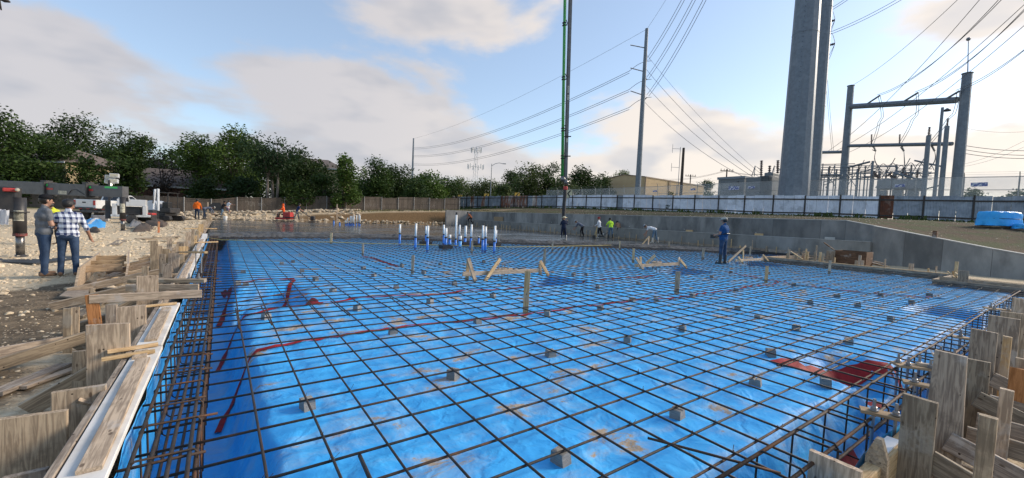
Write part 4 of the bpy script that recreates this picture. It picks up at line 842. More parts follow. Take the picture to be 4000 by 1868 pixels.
for i, (u, vt, dep, hw, kd, lf, c0, dn, lb) in enumerate(TREES):
    b = GD(u, 800, dep); zg = max(gz(b.x, b.y), -.2); rx = hw*dep/FPX*1.08; c0 = c0*.55 if kd != 'flat' else c0; tz = GD(u, vt, dep).z
    tree('bush' if kd == 'bush' else 'tree', lb, (b.x, b.y, zg), tz, rx, rx*.8, lf, kd, 40+i, .30 if dep < 75 else .42, c0, dn, M_BARK if kd == 'flat' else None, cat='bush' if kd == 'bush' else 'tree', trunks=3 if kd == 'flat' else 1)
for i, (u, vt, dep, hw) in enumerate(((150, 560, 66, 90), (300, 580, 68, 90), (480, 575, 70, 90), (610, 600, 70, 80), (690, 575, 72, 80), (820, 560, 68, 85), (1000, 555, 66, 90), (1140, 590, 68, 80), (1255, 630, 70, 70), (1410, 650, 74, 60), (1530, 660, 80, 70), (1640, 680, 84, 70), (1740, 695, 92, 70), (1930, 700, 120, 70), (2340, 680, 110, 70))):
    b = GD(u, 800, dep); zg = max(gz(b.x, b.y), -.2); rx = hw*dep/FPX*1.15
    tree('tree', f'dark tree in the rear row of the tree line, {ORD[i]} from the left', (b.x, b.y, zg), GD(u, vt, dep).z, rx, rx*.7, (L_OAK, L_LIGHT)[i % 4 == 1], 'round', 140+i, .42, .02, 1.)
b = GX(2622, 812, 46.2); tree('vine', 'dark vine climbing the white metal fence right of the lime worker', (b.x, b.y, gz(b.x, b.y)), GX(2620, 750, 46.2).z, .95, .35, L_OAK, 'bush', 77, .17, .05, 1., grp='weeds on the fence', cat='vine')
# ------------------------------------------------------------------ houses behind the trees
M_YEL = mat('cream stone wall', (.50, .40, .24), .85, (.42, .33, .19), 2, .2, .2); M_SHN = mat('brown shingle roof', (.16, .125, .105), .9, (.11, .09, .08), 3, .25, .3); M_BRICK = mat('dark red brick', (.15, .07, .05), .9, (.10, .05, .04), 6, .3, .2); M_GLS = mat('dark window glass', (.03, .035, .045), .08, None, 3, .1, 0); M_WHT = mat('white trim', (.62, .62, .60), .6, None, 3, .1, 0)
def house(name, label, c, L, D, hw, hr, rz, wm, wins):
    t = thing(name, label, 'house', c, rz=rz); m = MB(); m.box((0, 0, hw/2), (L, D, hw)); m.build('wall', wm, t)
    m = MB(); e = .5; m.add([(-L/2-e, -D/2-e, hw), (L/2+e, -D/2-e, hw), (L/2+e, D/2+e, hw), (-L/2-e, D/2+e, hw), (-L/2+D*.42, 0, hw+hr), (L/2-D*.42, 0, hw+hr)], [(0, 1, 5, 4), (1, 2, 5), (2, 3, 4, 5), (3, 0, 4), (3, 2, 1, 0)]); m.build('roof', M_SHN, t)
    m = MB(); m.box((0, -D/2-e-.02, hw-.06), (L+2*e, .05, .2)); m.build('fascia', M_WHT, t)
    for x, z, w_, h in wins:
        m = MB(); m.box((x, -D/2-.02, z), (w_, .06, h)); f = m.build('window', M_WHT, t); m = MB(); m.box((x, -D/2-.055, z), (w_-.16, .02, h-.16)); m.build('pane', M_GLS, f)
    return t
b = GD(235, 745, 54); house('yellow_house', 'cream stone house with brown roof half hidden by trees at left', (b.x, b.y, .1), 12, 8, GD(235, 645, 54).z-.1, 2.0, -.7, M_YEL, ((-3, 3.6, 1.3, 1.5), (2.6, 3.6, 1.3, 1.5)))
b = GD(700, 775, 59); house('brick_house', 'low dark brick house with a hip roof behind the wooden fence', (b.x, b.y, .4), 14, 8, GD(640, 733, 59).z-.4, 2.6, -.35, M_BRICK, ((-5.2, 1.5, 1.6, 1.4), (3, 1.5, 1.6, 1.4)))
b = GD(1235, 720, 85); house('far_house', 'far house roof just showing between the trees', (b.x, b.y, 2), 12, 9, GD(1235, 665, 85).z-2, 2.2, -.4, M_YEL, ((0, 2.2, 1.4, 1.4),))
# ------------------------------------------------------------------ formwork along the left edge
def GH(u, v):                                   # where a sight line meets the terrain
    d = ray(u, v); t = 2.
    while t < 140:
        p = V((0, 0, CAM_H))+d*t
        if p.z < gz(p.x, p.y) and not (XF < p.x < XR and YF < p.y < YB): return p
        t += .05
    return p
lf = thing('edge_form', 'long weathered timber edge form with white cap board and stakes along the left trench', 'formwork', (-.6, 6, -.3))
for a, b in ((1.2, 4.95), (5.0, 7.05), (9.15, 13.0), (13.05, 16.9), (16.95, 20.8), (20.85, 24)):
    board('cap_board', (-.545, a, .08), (-.545-.004*(b-8), b, .08), .19, .035, W_WHITE, lf)
for a, b in ((1.2, 5.6), (5.65, 9.9), (9.95, 14), (14.05, 18.5), (18.55, 24), (24.05, 30), (30.05, 36), (36.05, 42), (42.05, 47.5)):
    board('form_board', (-.665, a, -.04), (-.665, b, -.04), .27, .04, W_GREY, lf, (1, 0, 0)); board('form_board', (-.665, a, -.315), (-.665, b, -.315), .27, .04, W_OLD, lf, (1, 0, 0))
for a, b, x in ((2.75, 4.55, -.52), (5.15, 6.7, -.545), (1.3, 2.35, -.53), (4.6, 4.8, -.56), (9.3, 11.6, -.56), (11.8, 15.2, -.57), (15.4, 19.8, -.57)):
    board('strip', (x, a, .11), (x-.01, b, .11), .095, .022, W_OLD, lf)
for y, m_ in ((4.88, W_NEW), (4.66, W_NEW), (6.85, W_NEW), (2.42, W_OLD)): board('cleat', (-.80, y, .115), (-.47, y+.06, .12), .045, .028, m_, lf)
# stakes: u0, u1, v top, x, material
LST = [(45, 205, 1620, -.90, W_OLD, 'wide'), (249, 373, 1517, -.79, W_OLD, ''), (372, 475, 1266, -.80, W_OLD, ''), (482, 550, 1196, -.78, W_OLD, ''), (549, 602, 1078, -.84, W_OLD, ''), (635, 681, 1068, -.80, W_OLD, ''), (592, 612, 940, -1.2, W_OLD, ''), (638, 658, 972, -1.02, W_OLD, ''), (678, 711, 994, -.80, W_OLD, ''), (702, 716, 963, -.80, W_NEW, ''), (718, 731, 962, -.78, W_NEW, ''), (731, 753, 906, -.86, W_OLD, ''), (690, 705, 955, -1.0, W_OLD, ''), (655, 668, 930, -1.4, W_OLD, ''), (560, 575, 1040, -1.15, W_OLD, ''), (622, 632, 960, -1.35, W_OLD, '')]
def stake_x(parent, u0, u1, vt, x, mt, th=.038, lean=0.):
    p = GX((u0+u1)/2, vt, x); d = PX(p)[2]; wd = (u1-u0)*d/FPX/.82; zb = gz(p.x, p.y)-.12
    return board('stake', (x+lean, p.y+lean*.5, zb), (x, p.y, p.z), wd, th, mt, parent, (0, 1, 0))
for u0, u1, vt, x, mt, _ in LST: stake_x(lf, u0, u1, vt, x, mt)
rs_ = random.Random(12)
for i in range(30):                              # the far run of stakes beside the slab
    y = 17.5+i*.95+rs_.uniform(-.2, .2); zt = .28+rs_.uniform(-.12, .5)*(1.1 if i % 3 == 0 else .5)
    board('stake', (-.76-rs_.uniform(0, .06), y, gz(-.8, y)-.1), (-.76, y+.02, zt), rs_.choice((.09, .14, .19)), .038, rs_.choice((W_OLD, W_OLD, W_NEW)), lf, (0, 1, 0))
# kickers: sloping braces from the stakes to the ground
for (u0, v0, z0, u1, v1, z1, wd, mt) in ((466, 1398, .02, 105, 1600, -.38, .15, W_OLD), (354, 1568, .03, 190, 1712, -.3, .13, W_OLD), (530, 1305, -.02, 300, 1360, -.34, .13, W_GREY), (548, 1205, .0, 270, 1292, -.34, .14, W_GREY), (640, 1120, .0, 455, 1215, -.3, .13, W_OLD), (690, 1045, .0, 560, 1130, -.3, .14, W_OLD), (715, 995, .0, 610, 1065, -.3, .13, W_OLD), (735, 960, .0, 640, 1020, -.28, .12, W_OLD), (745, 945, .05, 655, 985, -.25, .12, W_GREY)):
    board('kicker', G(u1, v1, z1), G(u0, v0, z0), wd, .038, mt, lf, (.1, 1, .35))
for (u, v0, v1) in ((250, 1205, 1327), (280, 1200, 1290)):
    p = GX(u+10, v0, -1.5); board('stake', (-1.5, p.y, gz(-1.5, p.y)-.1), (-1.49, p.y, p.z), .075, .03, W_OLD, lf, (0, 1, 0))
for (y, zt, wd, x) in ((5.05, .10, .12, -1.0), (6.55, .22, .10, -1.05), (9.9, .30, .14, -.82), (10.6, .42, .10, -.95), (11.5, .35, .19, -.84), (12.6, .30, .14, -.9), (13.6, .45, .10, -.84), (14.7, .38, .19, -.86), (15.6, .3, .14, -1.0), (9.2, .12, .16, -1.1), (3.05, .02, .16, -.82)):
    board('stake', (x, y, gz(x, y)-.1), (x+.01, y+.02, zt), wd, .038, (W_OLD, W_GREY, W_NEW)[int(y*3) % 3 if wd < .13 else int(y) % 2], lf, (0, 1, 0))
for (y, z0, L) in ((6.6, .0, 1.2), (9.6, .05, 1.4), (10.9, .08, 1.5), (12.1, .05, 1.3), (13.4, .08, 1.4), (15.0, .05, 1.3), (16.4, .05, 1.2)):
    board('kicker', (-.78-L, y-.25+.1*(int(y) % 3), gz(-.8-L, y)+.04), (-.80, y, z0), .13, .038, (W_OLD, W_GREY)[int(y) % 2], lf, (.1, 1, .3))
# cross boards with anchor bolts over the trench
M_BOLT = mat('galvanised bolt', (.33, .34, .35), .4, (.22, .22, .23), 9, .3, .1, metal=.6)
def bolt(p, parent, up=.09, down=.42):
    m = MB(); x, y, z = p; m.tube([(x, y, z-down), (x, y, z+up)], .011, 8); m.lathe([(.021, z+.012), (.021, z+.03), (.015, z+.034)], (x, y, 0), 6); m.lathe([(.03, z+.005), (.03, z+.011)], (x, y, 0), 10); return m.build('anchor_bolt', M_BOLT, parent)
def template(label, p0, p1, wd, th, mt, bolts, grp='anchor bolt templates', extra=()):
    t = thing('bolt_template', label, 'template', V(p0), grp); board('plate', p0, p1, wd, th, mt, t, (0, 0, 1))
    for b in bolts: q = V(p0).lerp(V(p1), b[0]); side = (V(p1)-V(p0)).normalized().cross(V((0, 0, 1))); q = q+side*b[1]; bolt((q.x, q.y, q.z+th/2), t)
    for e in extra: board('brace', *e, t)
    return t
template('nearest timber crossing the left trench', (-1.38, 7.42, .15), (-.22, 7.36, .15), .04, .11, W_OLD, (), )
template('timber crossing the left trench, second from near', (-1.15, 8.28, .14), (-.28, 8.02, .14), .04, .10, W_OLD, ())
template('wide board with two bolts over the left trench', (-1.2, 8.9, .16), (-.21, 8.57, .16), .12, .06, W_OLD, ((.78, 0), (.91, 0)))
template('thin lath with bolts over the left trench further back', GX(690, 985, -.9), GX(805, 986, -.22), .05, .04, W_NEW, ((.72, 0), (.88, 0)))
template('yellow pine board crossing the trench near the concrete', G(676, 950, .12), G(850, 945, .12), .09, .04, W_NEW, ())
template('pine board lying over the slab edge far left', G(720, 893, .14), G(846, 893, .13), .14, .04, W_NEW, ())
# loose timber on the left ground
def loose(label, u0, v0, u1, v1, wd, th, mt, dz=.02, up=(0, 0, 1), name='plank', z1=0.):
    a, b = GH(u0, v0), GH(u1, v1); a.z += dz+th/2; b.z += dz+th/2+z1; return board(name, a, b, wd, th, mt, None, up, label, 'plank', 'loose timber beside the left form')
loose('long grey plank lying on edge along the ground at the left edge', -30, 1415, 330, 1345, .04, .13, W_GREY)
loose('plank half buried in rubble in front of the wide near stake', -30, 1560, 250, 1440, .14, .04, W_GREY); loose('short plank lying under the kickers at lower left', 0, 1700, 150, 1650, .14, .04, W_GREY)
loose('grey plank with bark edge left of the leaning kicker', 80, 1530, 300, 1450, .10, .03, W_OLD); loose('plank running away behind the orange stake', 300, 1250, 480, 1135, .14, .04, W_GREY)
loose('short pale board on the scrap heap', 365, 1118, 445, 1125, .10, .03, W_OLD, .06); loose('pale board leaning on the scrap heap', 400, 1125, 495, 1098, .16, .03, W_OLD, .10); loose('yellow offcut on the scrap heap', 440, 1122, 500, 1105, .05, .05, W_NEW, .14); loose('upper pale board on the scrap heap', 425, 1105, 465, 1088, .16, .03, W_OLD, .12)
loose('dark board under the scrap heap', 370, 1135, 500, 1140, .1, .04, W_GREY); loose('grey plank on the pale rubble right of the two men', 540, 1035, 620, 1020, .14, .04, W_GREY); loose('long dark plank on the rubble behind the stakes', 530, 940, 700, 930, .14, .04, W_GREY, .05); loose('plank stack top board on the rubble behind the stakes', 560, 948, 690, 943, .2, .04, W_OLD, .10); loose('small grey plywood offcut on the rubble', 445, 960, 478, 940, .30, .02, W_GREY)
loose('thin plank far back on the rubble', 600, 870, 700, 858, .12, .04, W_OLD); loose('dark plank by the rear outrigger pad', 490, 893, 600, 900, .12, .04, W_GREY)
p = GX(375, 1151, -1.32); board('stake', (-1.3, p.y, gz(-1.3, p.y)-.1), (-1.36, p.y, p.z), .125, .03, W_RED, None, (0, 1, 0), 'orange brown wooden stake standing alone left of the form', 'stake')
p = GX(348, 1126, -1.78); board('stake', (-1.8, p.y, gz(-1.8, p.y)-.1), (-1.74, p.y, p.z), .07, .03, W_OLD, None, (0, 1, 0), 'small pale stake behind the orange brown stake', 'stake')
# box form with slanted sides
t = thing('box_form', 'upturned wooden box form with slanted sides and cross slats near the two men', 'formwork', GH(370, 1125)); c = GH(370, 1125)
A0, A1 = GH(285, 1142), GH(385, 1050); B0, B1 = A0+V((.62, .06, .05)), A1+V((.55, .02, 0))
def side(p, q, h0, h1):
    m = MB(); d = V((.035, 0, 0)); m.prism([p, q+V((0, 0, .06)), q+V((0, 0, h1)), p+V((0, .35, h0))], d); return m.build('side_board', W_OLD, t)
side(A0, A1, .42, .42); side(B0+V((0, .5, 0)), B1, .36, .46)
for k in (.32, .52, .78):
    a, b = A0.lerp(A1, k), B0.lerp(B1, k); board('slat', a+V((0, 0, .26+.1*k)), b+V((0, 0, .24+.1*k)), .03, .15, W_PLY, t)
a = GH(290, 1160); m = MB(); b1, b2, b3, b4 = GH(232, 1172), GH(330, 1180), GH(375, 1135), GH(285, 1130); m.prism([p+V((0, 0, .05)) for p in (b1, b2, b3, b4)], (0, 0, .022)); tag(m.build('plywood_sheet', W_GREY, org=b1), 'grey plywood sheet on the ground under the box form', 'plywood')
# ------------------------------------------------------------------ formwork along the near right edge
rfm = thing('edge_form', 'timber edge form braced with tall stakes along the near right edge', 'formwork', (6, .7, -.2))
for a, b in ((2.2, 5.0), (5.05, 9.2), (9.25, 13.4), (13.45, 17.9)):
    board('form_board', (a, .715, -.15), (b, .715, -.15), .28, .075, W_NEW if a < 3 else W_OLD, rfm, (0, 1, 0)); board('form_board', (a, .725, -.44), (b, .725, -.44), .28, .04, W_GREY, rfm, (0, 1, 0))
m = MB(); m.box((3.62, .735, -.003), (.42, .07, .012)); m.build('foam_strip', mat('white foam', (.75, .75, .74), .6, None, 5, .1, .1), rfm)
def stake_y(parent, u0, u1, vt, y, mt, th=.038, taper=1., zb=-.5, lean=0., name='stake'):
    p = GY((u0+u1)/2, vt, y); d = PX(p)[2]; wd = (u1-u0)*d/FPX*1.02
    return board(name, (p.x+lean, y+lean, zb), (p.x, y, p.z), wd, th, mt, parent, (1, 0, 0), taper=taper)
for u0, u1, vt, y, mt, tp in ((3180, 3345, 1797, .80, W_OLD, 1), (3547, 3644, 1555, .60, W_GREY, 1), (3655, 3775, 1380, .565, W_GREY, .72), (3747, 3844, 1403, .60, W_GREY, 1), (3811, 3880, 1292, .62, W_GREY, 1), (3883, 3963, 1239, .58, W_GREY, 1), (3927, 3994, 1222, .58, W_OLD, 1), (3975, 4040, 1170, .6, W_OLD, 1)): stake_y(rfm, u0, u1, vt, y, mt, taper=tp)  # most use darker wood: the faces' shade is put into the colour
p = GY(3432, 1716, .70); m = MB(); x, zt = p.x, p.z; m.prism([(x, .645, -.5), (x, .765, -.5), (x, .755, zt-.12), (x, .715, zt), (x, .685, zt), (x, .65, zt-.12)], (.045, 0, 0)); m.build('split_stake', W_OLD, rfm)
for u0, u1, vt, y, mt in ((3838, 3886, 1627, .30, W_OLD), (3916, 3952, 1522, .32, W_OLD), (3925, 3948, 1315, .50, W_NEW), (3975, 4000, 1400, .35, W_OLD)): stake_y(rfm, u0, u1, vt, y, mt, .045 if mt is not W_RED else .03)
for x, z0, dx in ((3.72, -.02, .12), (4.28, -.05, .18), (5.45, .0, .2), (6.35, .0, .2), (7.4, .0, .2), (8.6, 0, .2), (3.1, -.22, .1)):
    board('kicker', (x, .54, z0), (x+dx, -.75, -.50), .038, .145, W_GREY, rfm, (0, .3, 1)); board('kicker', (x+.1, .50, -.28), (x+.25, -.8, -.47), .038, .13, W_GREY, rfm, (0, .3, 1))
for i in range(12):
    x = 9.6+i*.72; board('stake', (x, .6, -.5), (x, .6, .12+.18*((i*7) % 3)/2), .14, .038, (W_OLD, W_GREY)[i % 2], rfm, (1, 0, 0)); board('kicker', (x, .55, .05), (x+.2, -.6, -.5), .038, .13, W_GREY, rfm, (0, .3, 1))
stake_y(rfm, 3960, 4012, 1441, .34, W_RED, .03, zb=-.12)
for x in (4.75, 5.2, 5.9): board('brace', (x, .5, -.12), (x+.12, -.6, -.16), .038, .14, W_GREY, rfm, (0, .3, 1))
# anchor bolt templates over the near right trench
template('two bolt plywood template nearest the camera on the right form', (4.06, .70, .085), (3.96, .96, .085), .105, .022, W_PLY, ((.28, 0), (.72, 0)))
template('template with a bolt half hidden behind the tapered stake', (5.16, .70, .085), (5.08, .95, .085), .10, .022, W_PLY, ((.15, .0), (.7, 0)))
template('four bolt plywood template over the right pit', (5.92, .80, .085), (5.66, 1.13, .085), .16, .022, W_PLY, ((.35, -.04), (.45, .05), (.78, -.04), (.88, .04)), extra=(((5.98, .70, .11), (5.8, .98, .11), .05, .03, W_NEW),))
template('two bolt template behind the shaded stakes', (6.66, .68, .085), (6.55, 1.0, .085), .10, .022, W_NEW, ((.5, 0), (.82, 0)))
template('template over the trench near the far end of the right form', (8.1, .7, .085), (8.0, 1.05, .085), .12, .022, W_PLY, ((.5, 0), (.8, 0))); template('farthest template on the right form, by the second pit', (11.95, .75, .1), (11.7, 1.15, .1), .2, .022, W_PLY, ((.4, -.05), (.4, .05), (.8, -.05), (.8, .05)))
# ------------------------------------------------------------------ far right edge form, scrap and stakes below the wall
rf2 = thing('edge_form', 'low timber edge form along the far right side of the mat below the wall', 'formwork', (XR, 6, 0))
board('form_board', (XR, 2.85, -.04), (XR+.05, 9.0, -.04), .27, .04, W_GREY, rf2, (1, 0, 0)); board('cap_strip', (XR+.09, 3.0, .10), (XR+.12, 8.8, .105), .10, .02, W_NEW, rf2)
board('form_board', (17.95, .9, -.04), (17.9, 2.85, -.04), .24, .04, W_GREY, rf2, (1, 0, 0)); board('form_board', (18.7, .8, .02), (18.75, 2.9, .02), .2, .04, W_OLD, rf2, (1, 0, 0)); board('end_board', (17.9, 2.87, -.04), (20.72, 2.87, -.04), .24, .04, W_OLD, rf2, (0, 1, 0)); board('end_board', (20.7, 9.05, -.04), (26.5, 9.1, -.04), .24, .04, W_OLD, rf2, (0, 1, 0))
rq = random.Random(8)
for u, vt in ((3082, 975), (3075, 990), (3110, 988), (3150, 972), (3155, 985), (3185, 985), (3190, 958), (3205, 985), (3138, 988), (3215, 990), (3262, 1006), (3345, 1018), (3360, 998), (3370, 1018), (3458, 1012), (3560, 1030), (3627, 1048), (3658, 1040), (3730, 1060), (3738, 1022), (3762, 1060)):
    p = GX(u, vt, XR+.14+rq.uniform(0, .5)); board('stake', (p.x, p.y, -.4), (p.x, p.y, p.z), rq.choice((.05, .09, .14)), .04, rq.choice((W_OLD, W_NEW, W_OLD)), rf2, (1, 0, 0))
for u0, v0, u1, v1 in ((3088, 982, 3135, 1013), (3700, 1060, 3745, 1100), (3730, 1065, 3770, 1095)): board('brace', GX(u0, v0, XR+.05), GX(u1, v1, XR-.02), .07, .035, W_NEW, rf2)
p = GX(3765, 1058, 18.3); board('stake', (18.3, p.y, -.4), (18.3, p.y, p.z), .22, .04, W_GREY, rf2, (1, 0, 0))
t = thing('plywood_box_form', 'dark brown plywood box form standing before the wall on the right', 'formwork', GX(3320, 1029, 22.2)); a, b = GX(3259, 1024, 22.2), GX(3380, 1040, 22.2); zt = GX(3300, 980, 22.2).z
M_PLYD = wood('dark oiled plywood', (.15, .085, .05), (.10, .058, .036), .1)
for p, q in ((a, b), (a+V((.9, 0, 0)), b+V((.9, 0, 0))), (a, a+V((.9, 0, 0))), (b, b+V((.9, 0, 0)))): board('panel', (p.x, p.y, (zt-.3)/2), (q.x, q.y, (zt-.3)/2), zt+.3, .02, M_PLYD, t, V((q-p).cross(V((0, 0, 1)))))
p = GX(3246, 980, 22.0); board('form_panel', (p.x, p.y, -.3), (p.x, p.y, p.z), .32, .03, W_GREY, None, (1, 0, 0), 'grey board standing on end left of the brown plywood box', 'plank')
board('steel_strip', GX(3219, 948, 22.5), GX(3259, 977, 22.3), .06, .04, M_PLYD, None, label='dark bar leaning on the brown plywood box', cat='bar')
for i, (u0, v0, u1, v1) in enumerate(((3130, 1005, 3230, 1012), (3150, 1000, 3240, 1004), (3100, 1002, 3200, 1010), (3385, 1022, 3440, 1035), (3395, 1030, 3470, 1042), (3410, 1020, 3455, 1030), (3140, 982, 3160, 985))):
    a, b = GX(u0, v0, 22.4+.3*i % 1.5), GX(u1, v1, 22.9); a.z = max(a.z, -.1); b.z = max(b.z, -.1); board('scrap_board', a, b, .14, .04, (W_OLD, W_GREY)[i % 2], None, label=('long scrap board left of the brown box, nearest', 'scrap board behind the nearest one left of the brown box', 'leftmost scrap board below the ledge', 'scrap board right of the brown box', 'lower scrap board right of the brown box', 'short scrap board against the wall right of the brown box', 'small scrap block on the ledge corner')[i], cat='plank', group='scrap boards below the wall')
# low form and stakes along the foot of the ledge
lg = thing('ledge_form', 'row of short stakes and low boards along the foot of the concrete ledge', 'formwork', (XW-.5, 25, .1))
for a, b in ((9.2, 14), (14.05, 20), (20.05, 26), (26.05, 33), (33.05, 40), (40.05, 47.5)): board('form_board', (XW-.52, a, .14), (XW-.52, b, .14), .16, .04, W_GREY, lg, (1, 0, 0))
for i in range(62):
    y = 9.6+i*.615+rq.uniform(-.15, .15); board('stake', (XW-.58, y, 0), (XW-.58+rq.uniform(-.05, .02), y, .35+rq.uniform(-.1, .35)), rq.choice((.05, .09)), .04, rq.choice((W_OLD, W_NEW)), lg, (1, 0, 0))
for y, lb in ((29.5, 'yellowish block lying on the ledge left of the bending grey worker'), (19.6, 'small block on the ledge left of the bending white shirt worker'), (16.6, 'board offcut resting on the ledge right of the bending white shirt worker'), (12.0, 'small wood scrap on the ledge near the right end'), (8.4, 'pale concrete test block on the ledge at the wall end')):
    m = MB(); m.box((XW-.1, y, 1.02), (.22, .45 if y < 17 else .3, .14), .3); o = m.build('ledge_block', W_NEW if y > 9 else M_CAP, org=(XW-.1, y, .95), bev=.01); tag(o, lb, 'block')
# grade stakes standing in the mat
for i, (u0, u1, vt, vb, lb) in enumerate(((2042, 2064, 1058, 1203, 'tallest grade stake standing in the middle of the mat'), (1605, 1616, 997, 1058, 'grade stake left of the left sawhorse brace'), (2634, 2652, 1060, 1137, 'grade stake on the near row right of centre'), (2986, 2998, 1039, 1096, 'grade stake near the man in blue, on the near row'), (3234, 3244, 1017, 1063, 'grade stake before the far right form'), (2120, 2130, 972, 1035, 'grade stake behind the right leg of the left brace'), (2468, 2477, 970, 1020, 'grade stake behind the middle brace'), (2740, 2750, 970, 1010, 'grade stake left of the man in blue'), (1412, 1420, 950, 992, 'grade stake left of the white pipes near the concrete'), (2417, 2422, 942, 972, 'grade stake below the bending worker in white'), (1838, 1846, 940, 984, 'grade stake among the white pipes'), (2609, 2616, 944, 972, 'grade stake just right of the bending white shirt worker'), (2765, 2771, 943, 965, 'small grade stake by the ledge form left of the man in blue'), (2926, 2932, 962, 1001, 'grade stake right of the man in blue'), (1946, 1951, 918, 947, 'grade stake right of the white pipes'), (1288, 1297, 910, 948, 'brown grade stake at the concrete front'), (2154, 2160, 946, 977, 'grade stake at the concrete front below the hat man'))):
    p = G((u0+u1)/2, vb, -.03); zt = GD((u0+u1)/2, vt, PX(p)[2]).z; wd = (u1-u0)*PX(p)[2]/FPX; board('grade_stake', (p.x, p.y, -.45), (p.x+.01, p.y, zt), wd, .022, W_OLD if i % 3 else W_NEW, None, (.58, .82, 0), lb, 'stake', 'grade stakes standing in the mat')
for u, vt, vb, lb in ((1316, 797, 860, 'tall thin pole standing at the far edge of the slab'), (812, 790, 855, 'tall stake by the bending grey worker at far left'), (1305, 850, 862, 'thin stub at the far slab edge')):
    p = GY(u, vb, YB-.1); zt = GY(u, vt, YB-.1).z; board('grade_stake', (p.x, p.y, 0), (p.x, p.y, zt), .10, .05, W_OLD, None, (0, 1, 0), lb, 'stake', 'grade stakes standing in the mat')
for i in range(34):
    x = .5+i*.78+rq.uniform(-.2, .2); board('edge_stake', (x, YB+.12, -.1), (x, YB+.12, .3+rq.uniform(0, .4)), .06, .04, W_OLD, None, (0, 1, 0), f'short stake along the far slab edge, {ORD[i]} from the left', 'stake', 'stakes along the far edge of the slab')
# timber braces carrying bolt templates
def brace(label, Y, beam, posts, bolts):
    a = GY(*beam[0], Y); t = thing('timber_brace', label, 'brace', (a.x+1, Y, 0), 'timber braces over the column pits'); b = GY(*beam[1], Y); board('crossbar', a, b, .04, .10, W_OLD, t)
    for k, (u0, v0, u1, v1, dy) in enumerate(posts):
        p, q = GY(u0, v0, Y+dy), GY(u1, v1, Y-.03 if dy else Y+.04); board('leg', p, q, .085, .04, W_OLD if k % 2 else W_NEW, t, (0, 1, 0))
    c = GY(*bolts, Y+.35); pl_ = board('bolt_plate', c-V((.22, .12, 0)), c+V((.22, .12, 0)), .3, .02, W_PLY, t)
    for dx in (-.09, .09):
        for dy in (-.08, .08): bolt((c.x+dx, c.y+dy, c.z), t, .13, .5)
brace('timber brace over the left column pit, the nearest of three', 8.3, ((1807, 1071), (2106, 1057)), ((1823, 1095, 1830, 1018, .12), (1857, 1100, 1829, 1010, -.25), (1893, 1100, 1953, 1012, -.12), (2110, 1075, 2109, 1032, .0), (2143, 1078, 2110, 1020, -.1)), (1966, 1052))
brace('timber brace over the middle column pit', 8.25, ((2480, 1039), (2653, 1031)), ((2502, 1049, 2502, 1004, .05), (2512, 1052, 2484, 1007, -.1), (2525, 1029, 2559, 998, .1), (2652, 1042, 2652, 1004, 0), (2682, 1047, 2657, 1015, -.1)), (2565, 1024))
brace('timber brace beside the man in blue', 8.45, ((2872, 1018), (2978, 1013)), ((2903, 1010, 2903, 977, .05), (2844, 1024, 2913, 961, -.1), (2902, 1028, 2884, 1004, -.1), (2981, 1020, 2981, 994, 0), (3002, 1021, 2984, 1000, -.1)), (2925, 1006))
# ------------------------------------------------------------------ plumbing stubs
M_PVC = mat('white pvc', (.78, .78, .76), .35, None, 5, .06, 0); M_PBL = mat('blue wrapped pipe', (.03, .16, .55), .4, (.05, .25, .68), 4, .3, .05); M_BTAPE = mat('black pipe tape', (.02, .02, .025), .5, None, 5, .2, 0); M_PLB = mat('light blue sleeve', (.10, .38, .75), .4, None, 5, .2, 0)
PIPES = [(1561, 953, 913, 876, 0, 'leftmost tall'), (1622, 966, 926, 873, 0, 'second from left, tall'), (1669, 977, 928, 882, 0, 'third from left, front of a close pair'), (1664, 947, 916, 884, 0, 'third from left, back of a close pair'), (1733, 949, 916, 878, 0, 'thin, left of the black box'), (1741, 959, 928, 891, 1, 'thick, standing in the black box'), (1757, 954, 933, 917, 1, 'short thick, right of the black box'), (1780, 958, 934, 838, 0, 'tallest of the cluster, with a black cap'), (1794, 948, 919, 879, 0, 'thin, right of the tallest'), (1797, 963, 939, 921, 1, 'short light blue based, in the middle'), (1816, 946, 928, 882, 1, 'thick, right of centre'), (1838, 968, 928, 877, 0, 'tall, behind the grade stake'), (1870, 955, 928, 925, 0, 'short blue, with a small cap'), (1885, 977, 934, 881, 0, 'fourth from the right'), (1896, 976, 929, 885, 0, 'third from the right'), (1930, 981, 943, 882, 0, 'rightmost, front of a close pair'), (1936, 952, 930, 899, 0, 'rightmost, back of a close pair')]
def pipe(u, vb, vm, vt, thick, label, z=.0, grp='white and blue plumbing pipes in the mat'):
    p = G(u, vb, z); d = PX(p)[2]; zm, zt = GD(u, vm, d).z, GD(u, vt, d).z; r = .062 if thick else .045; t = thing('plumbing_pipe', label, 'pipe', (p.x, p.y, z), grp); ln = V((random.uniform(-.02, .02), random.uniform(-.02, .02), 0)); q = V((p.x, p.y, 0))
    m = MB(); m.tube([q+V((0, 0, -.25)), q+V((0, 0, zm))+ln*.5], r*1.08, 12); m.build('blue_sleeve', M_PLB if 'light' in label else M_PBL, t, smooth=True)
    m = MB(); m.tube([q+V((0, 0, zm-.03))+ln*.5, q+V((0, 0, zm+.03))+ln*.5], r*1.16, 12); m.build('black_band', M_BTAPE, t, smooth=True)
    if zt > zm+.03: m = MB(); m.tube([q+V((0, 0, zm))+ln*.5, q+V((0, 0, zt))+ln], r, 12); m.build('white_pipe', M_PVC, t, smooth=True)
    if 'black cap' in label: m = MB(); m.tube([q+V((0, 0, zt-.02))+ln, q+V((0, 0, zt+.1))+ln], r*1.1, 10); m.build('cap', M_BTAPE, t)
for u, vb, vm, vt, th, lb in PIPES: pipe(u, vb, vm, vt, th, 'white and blue pipe of the near cluster, '+lb)
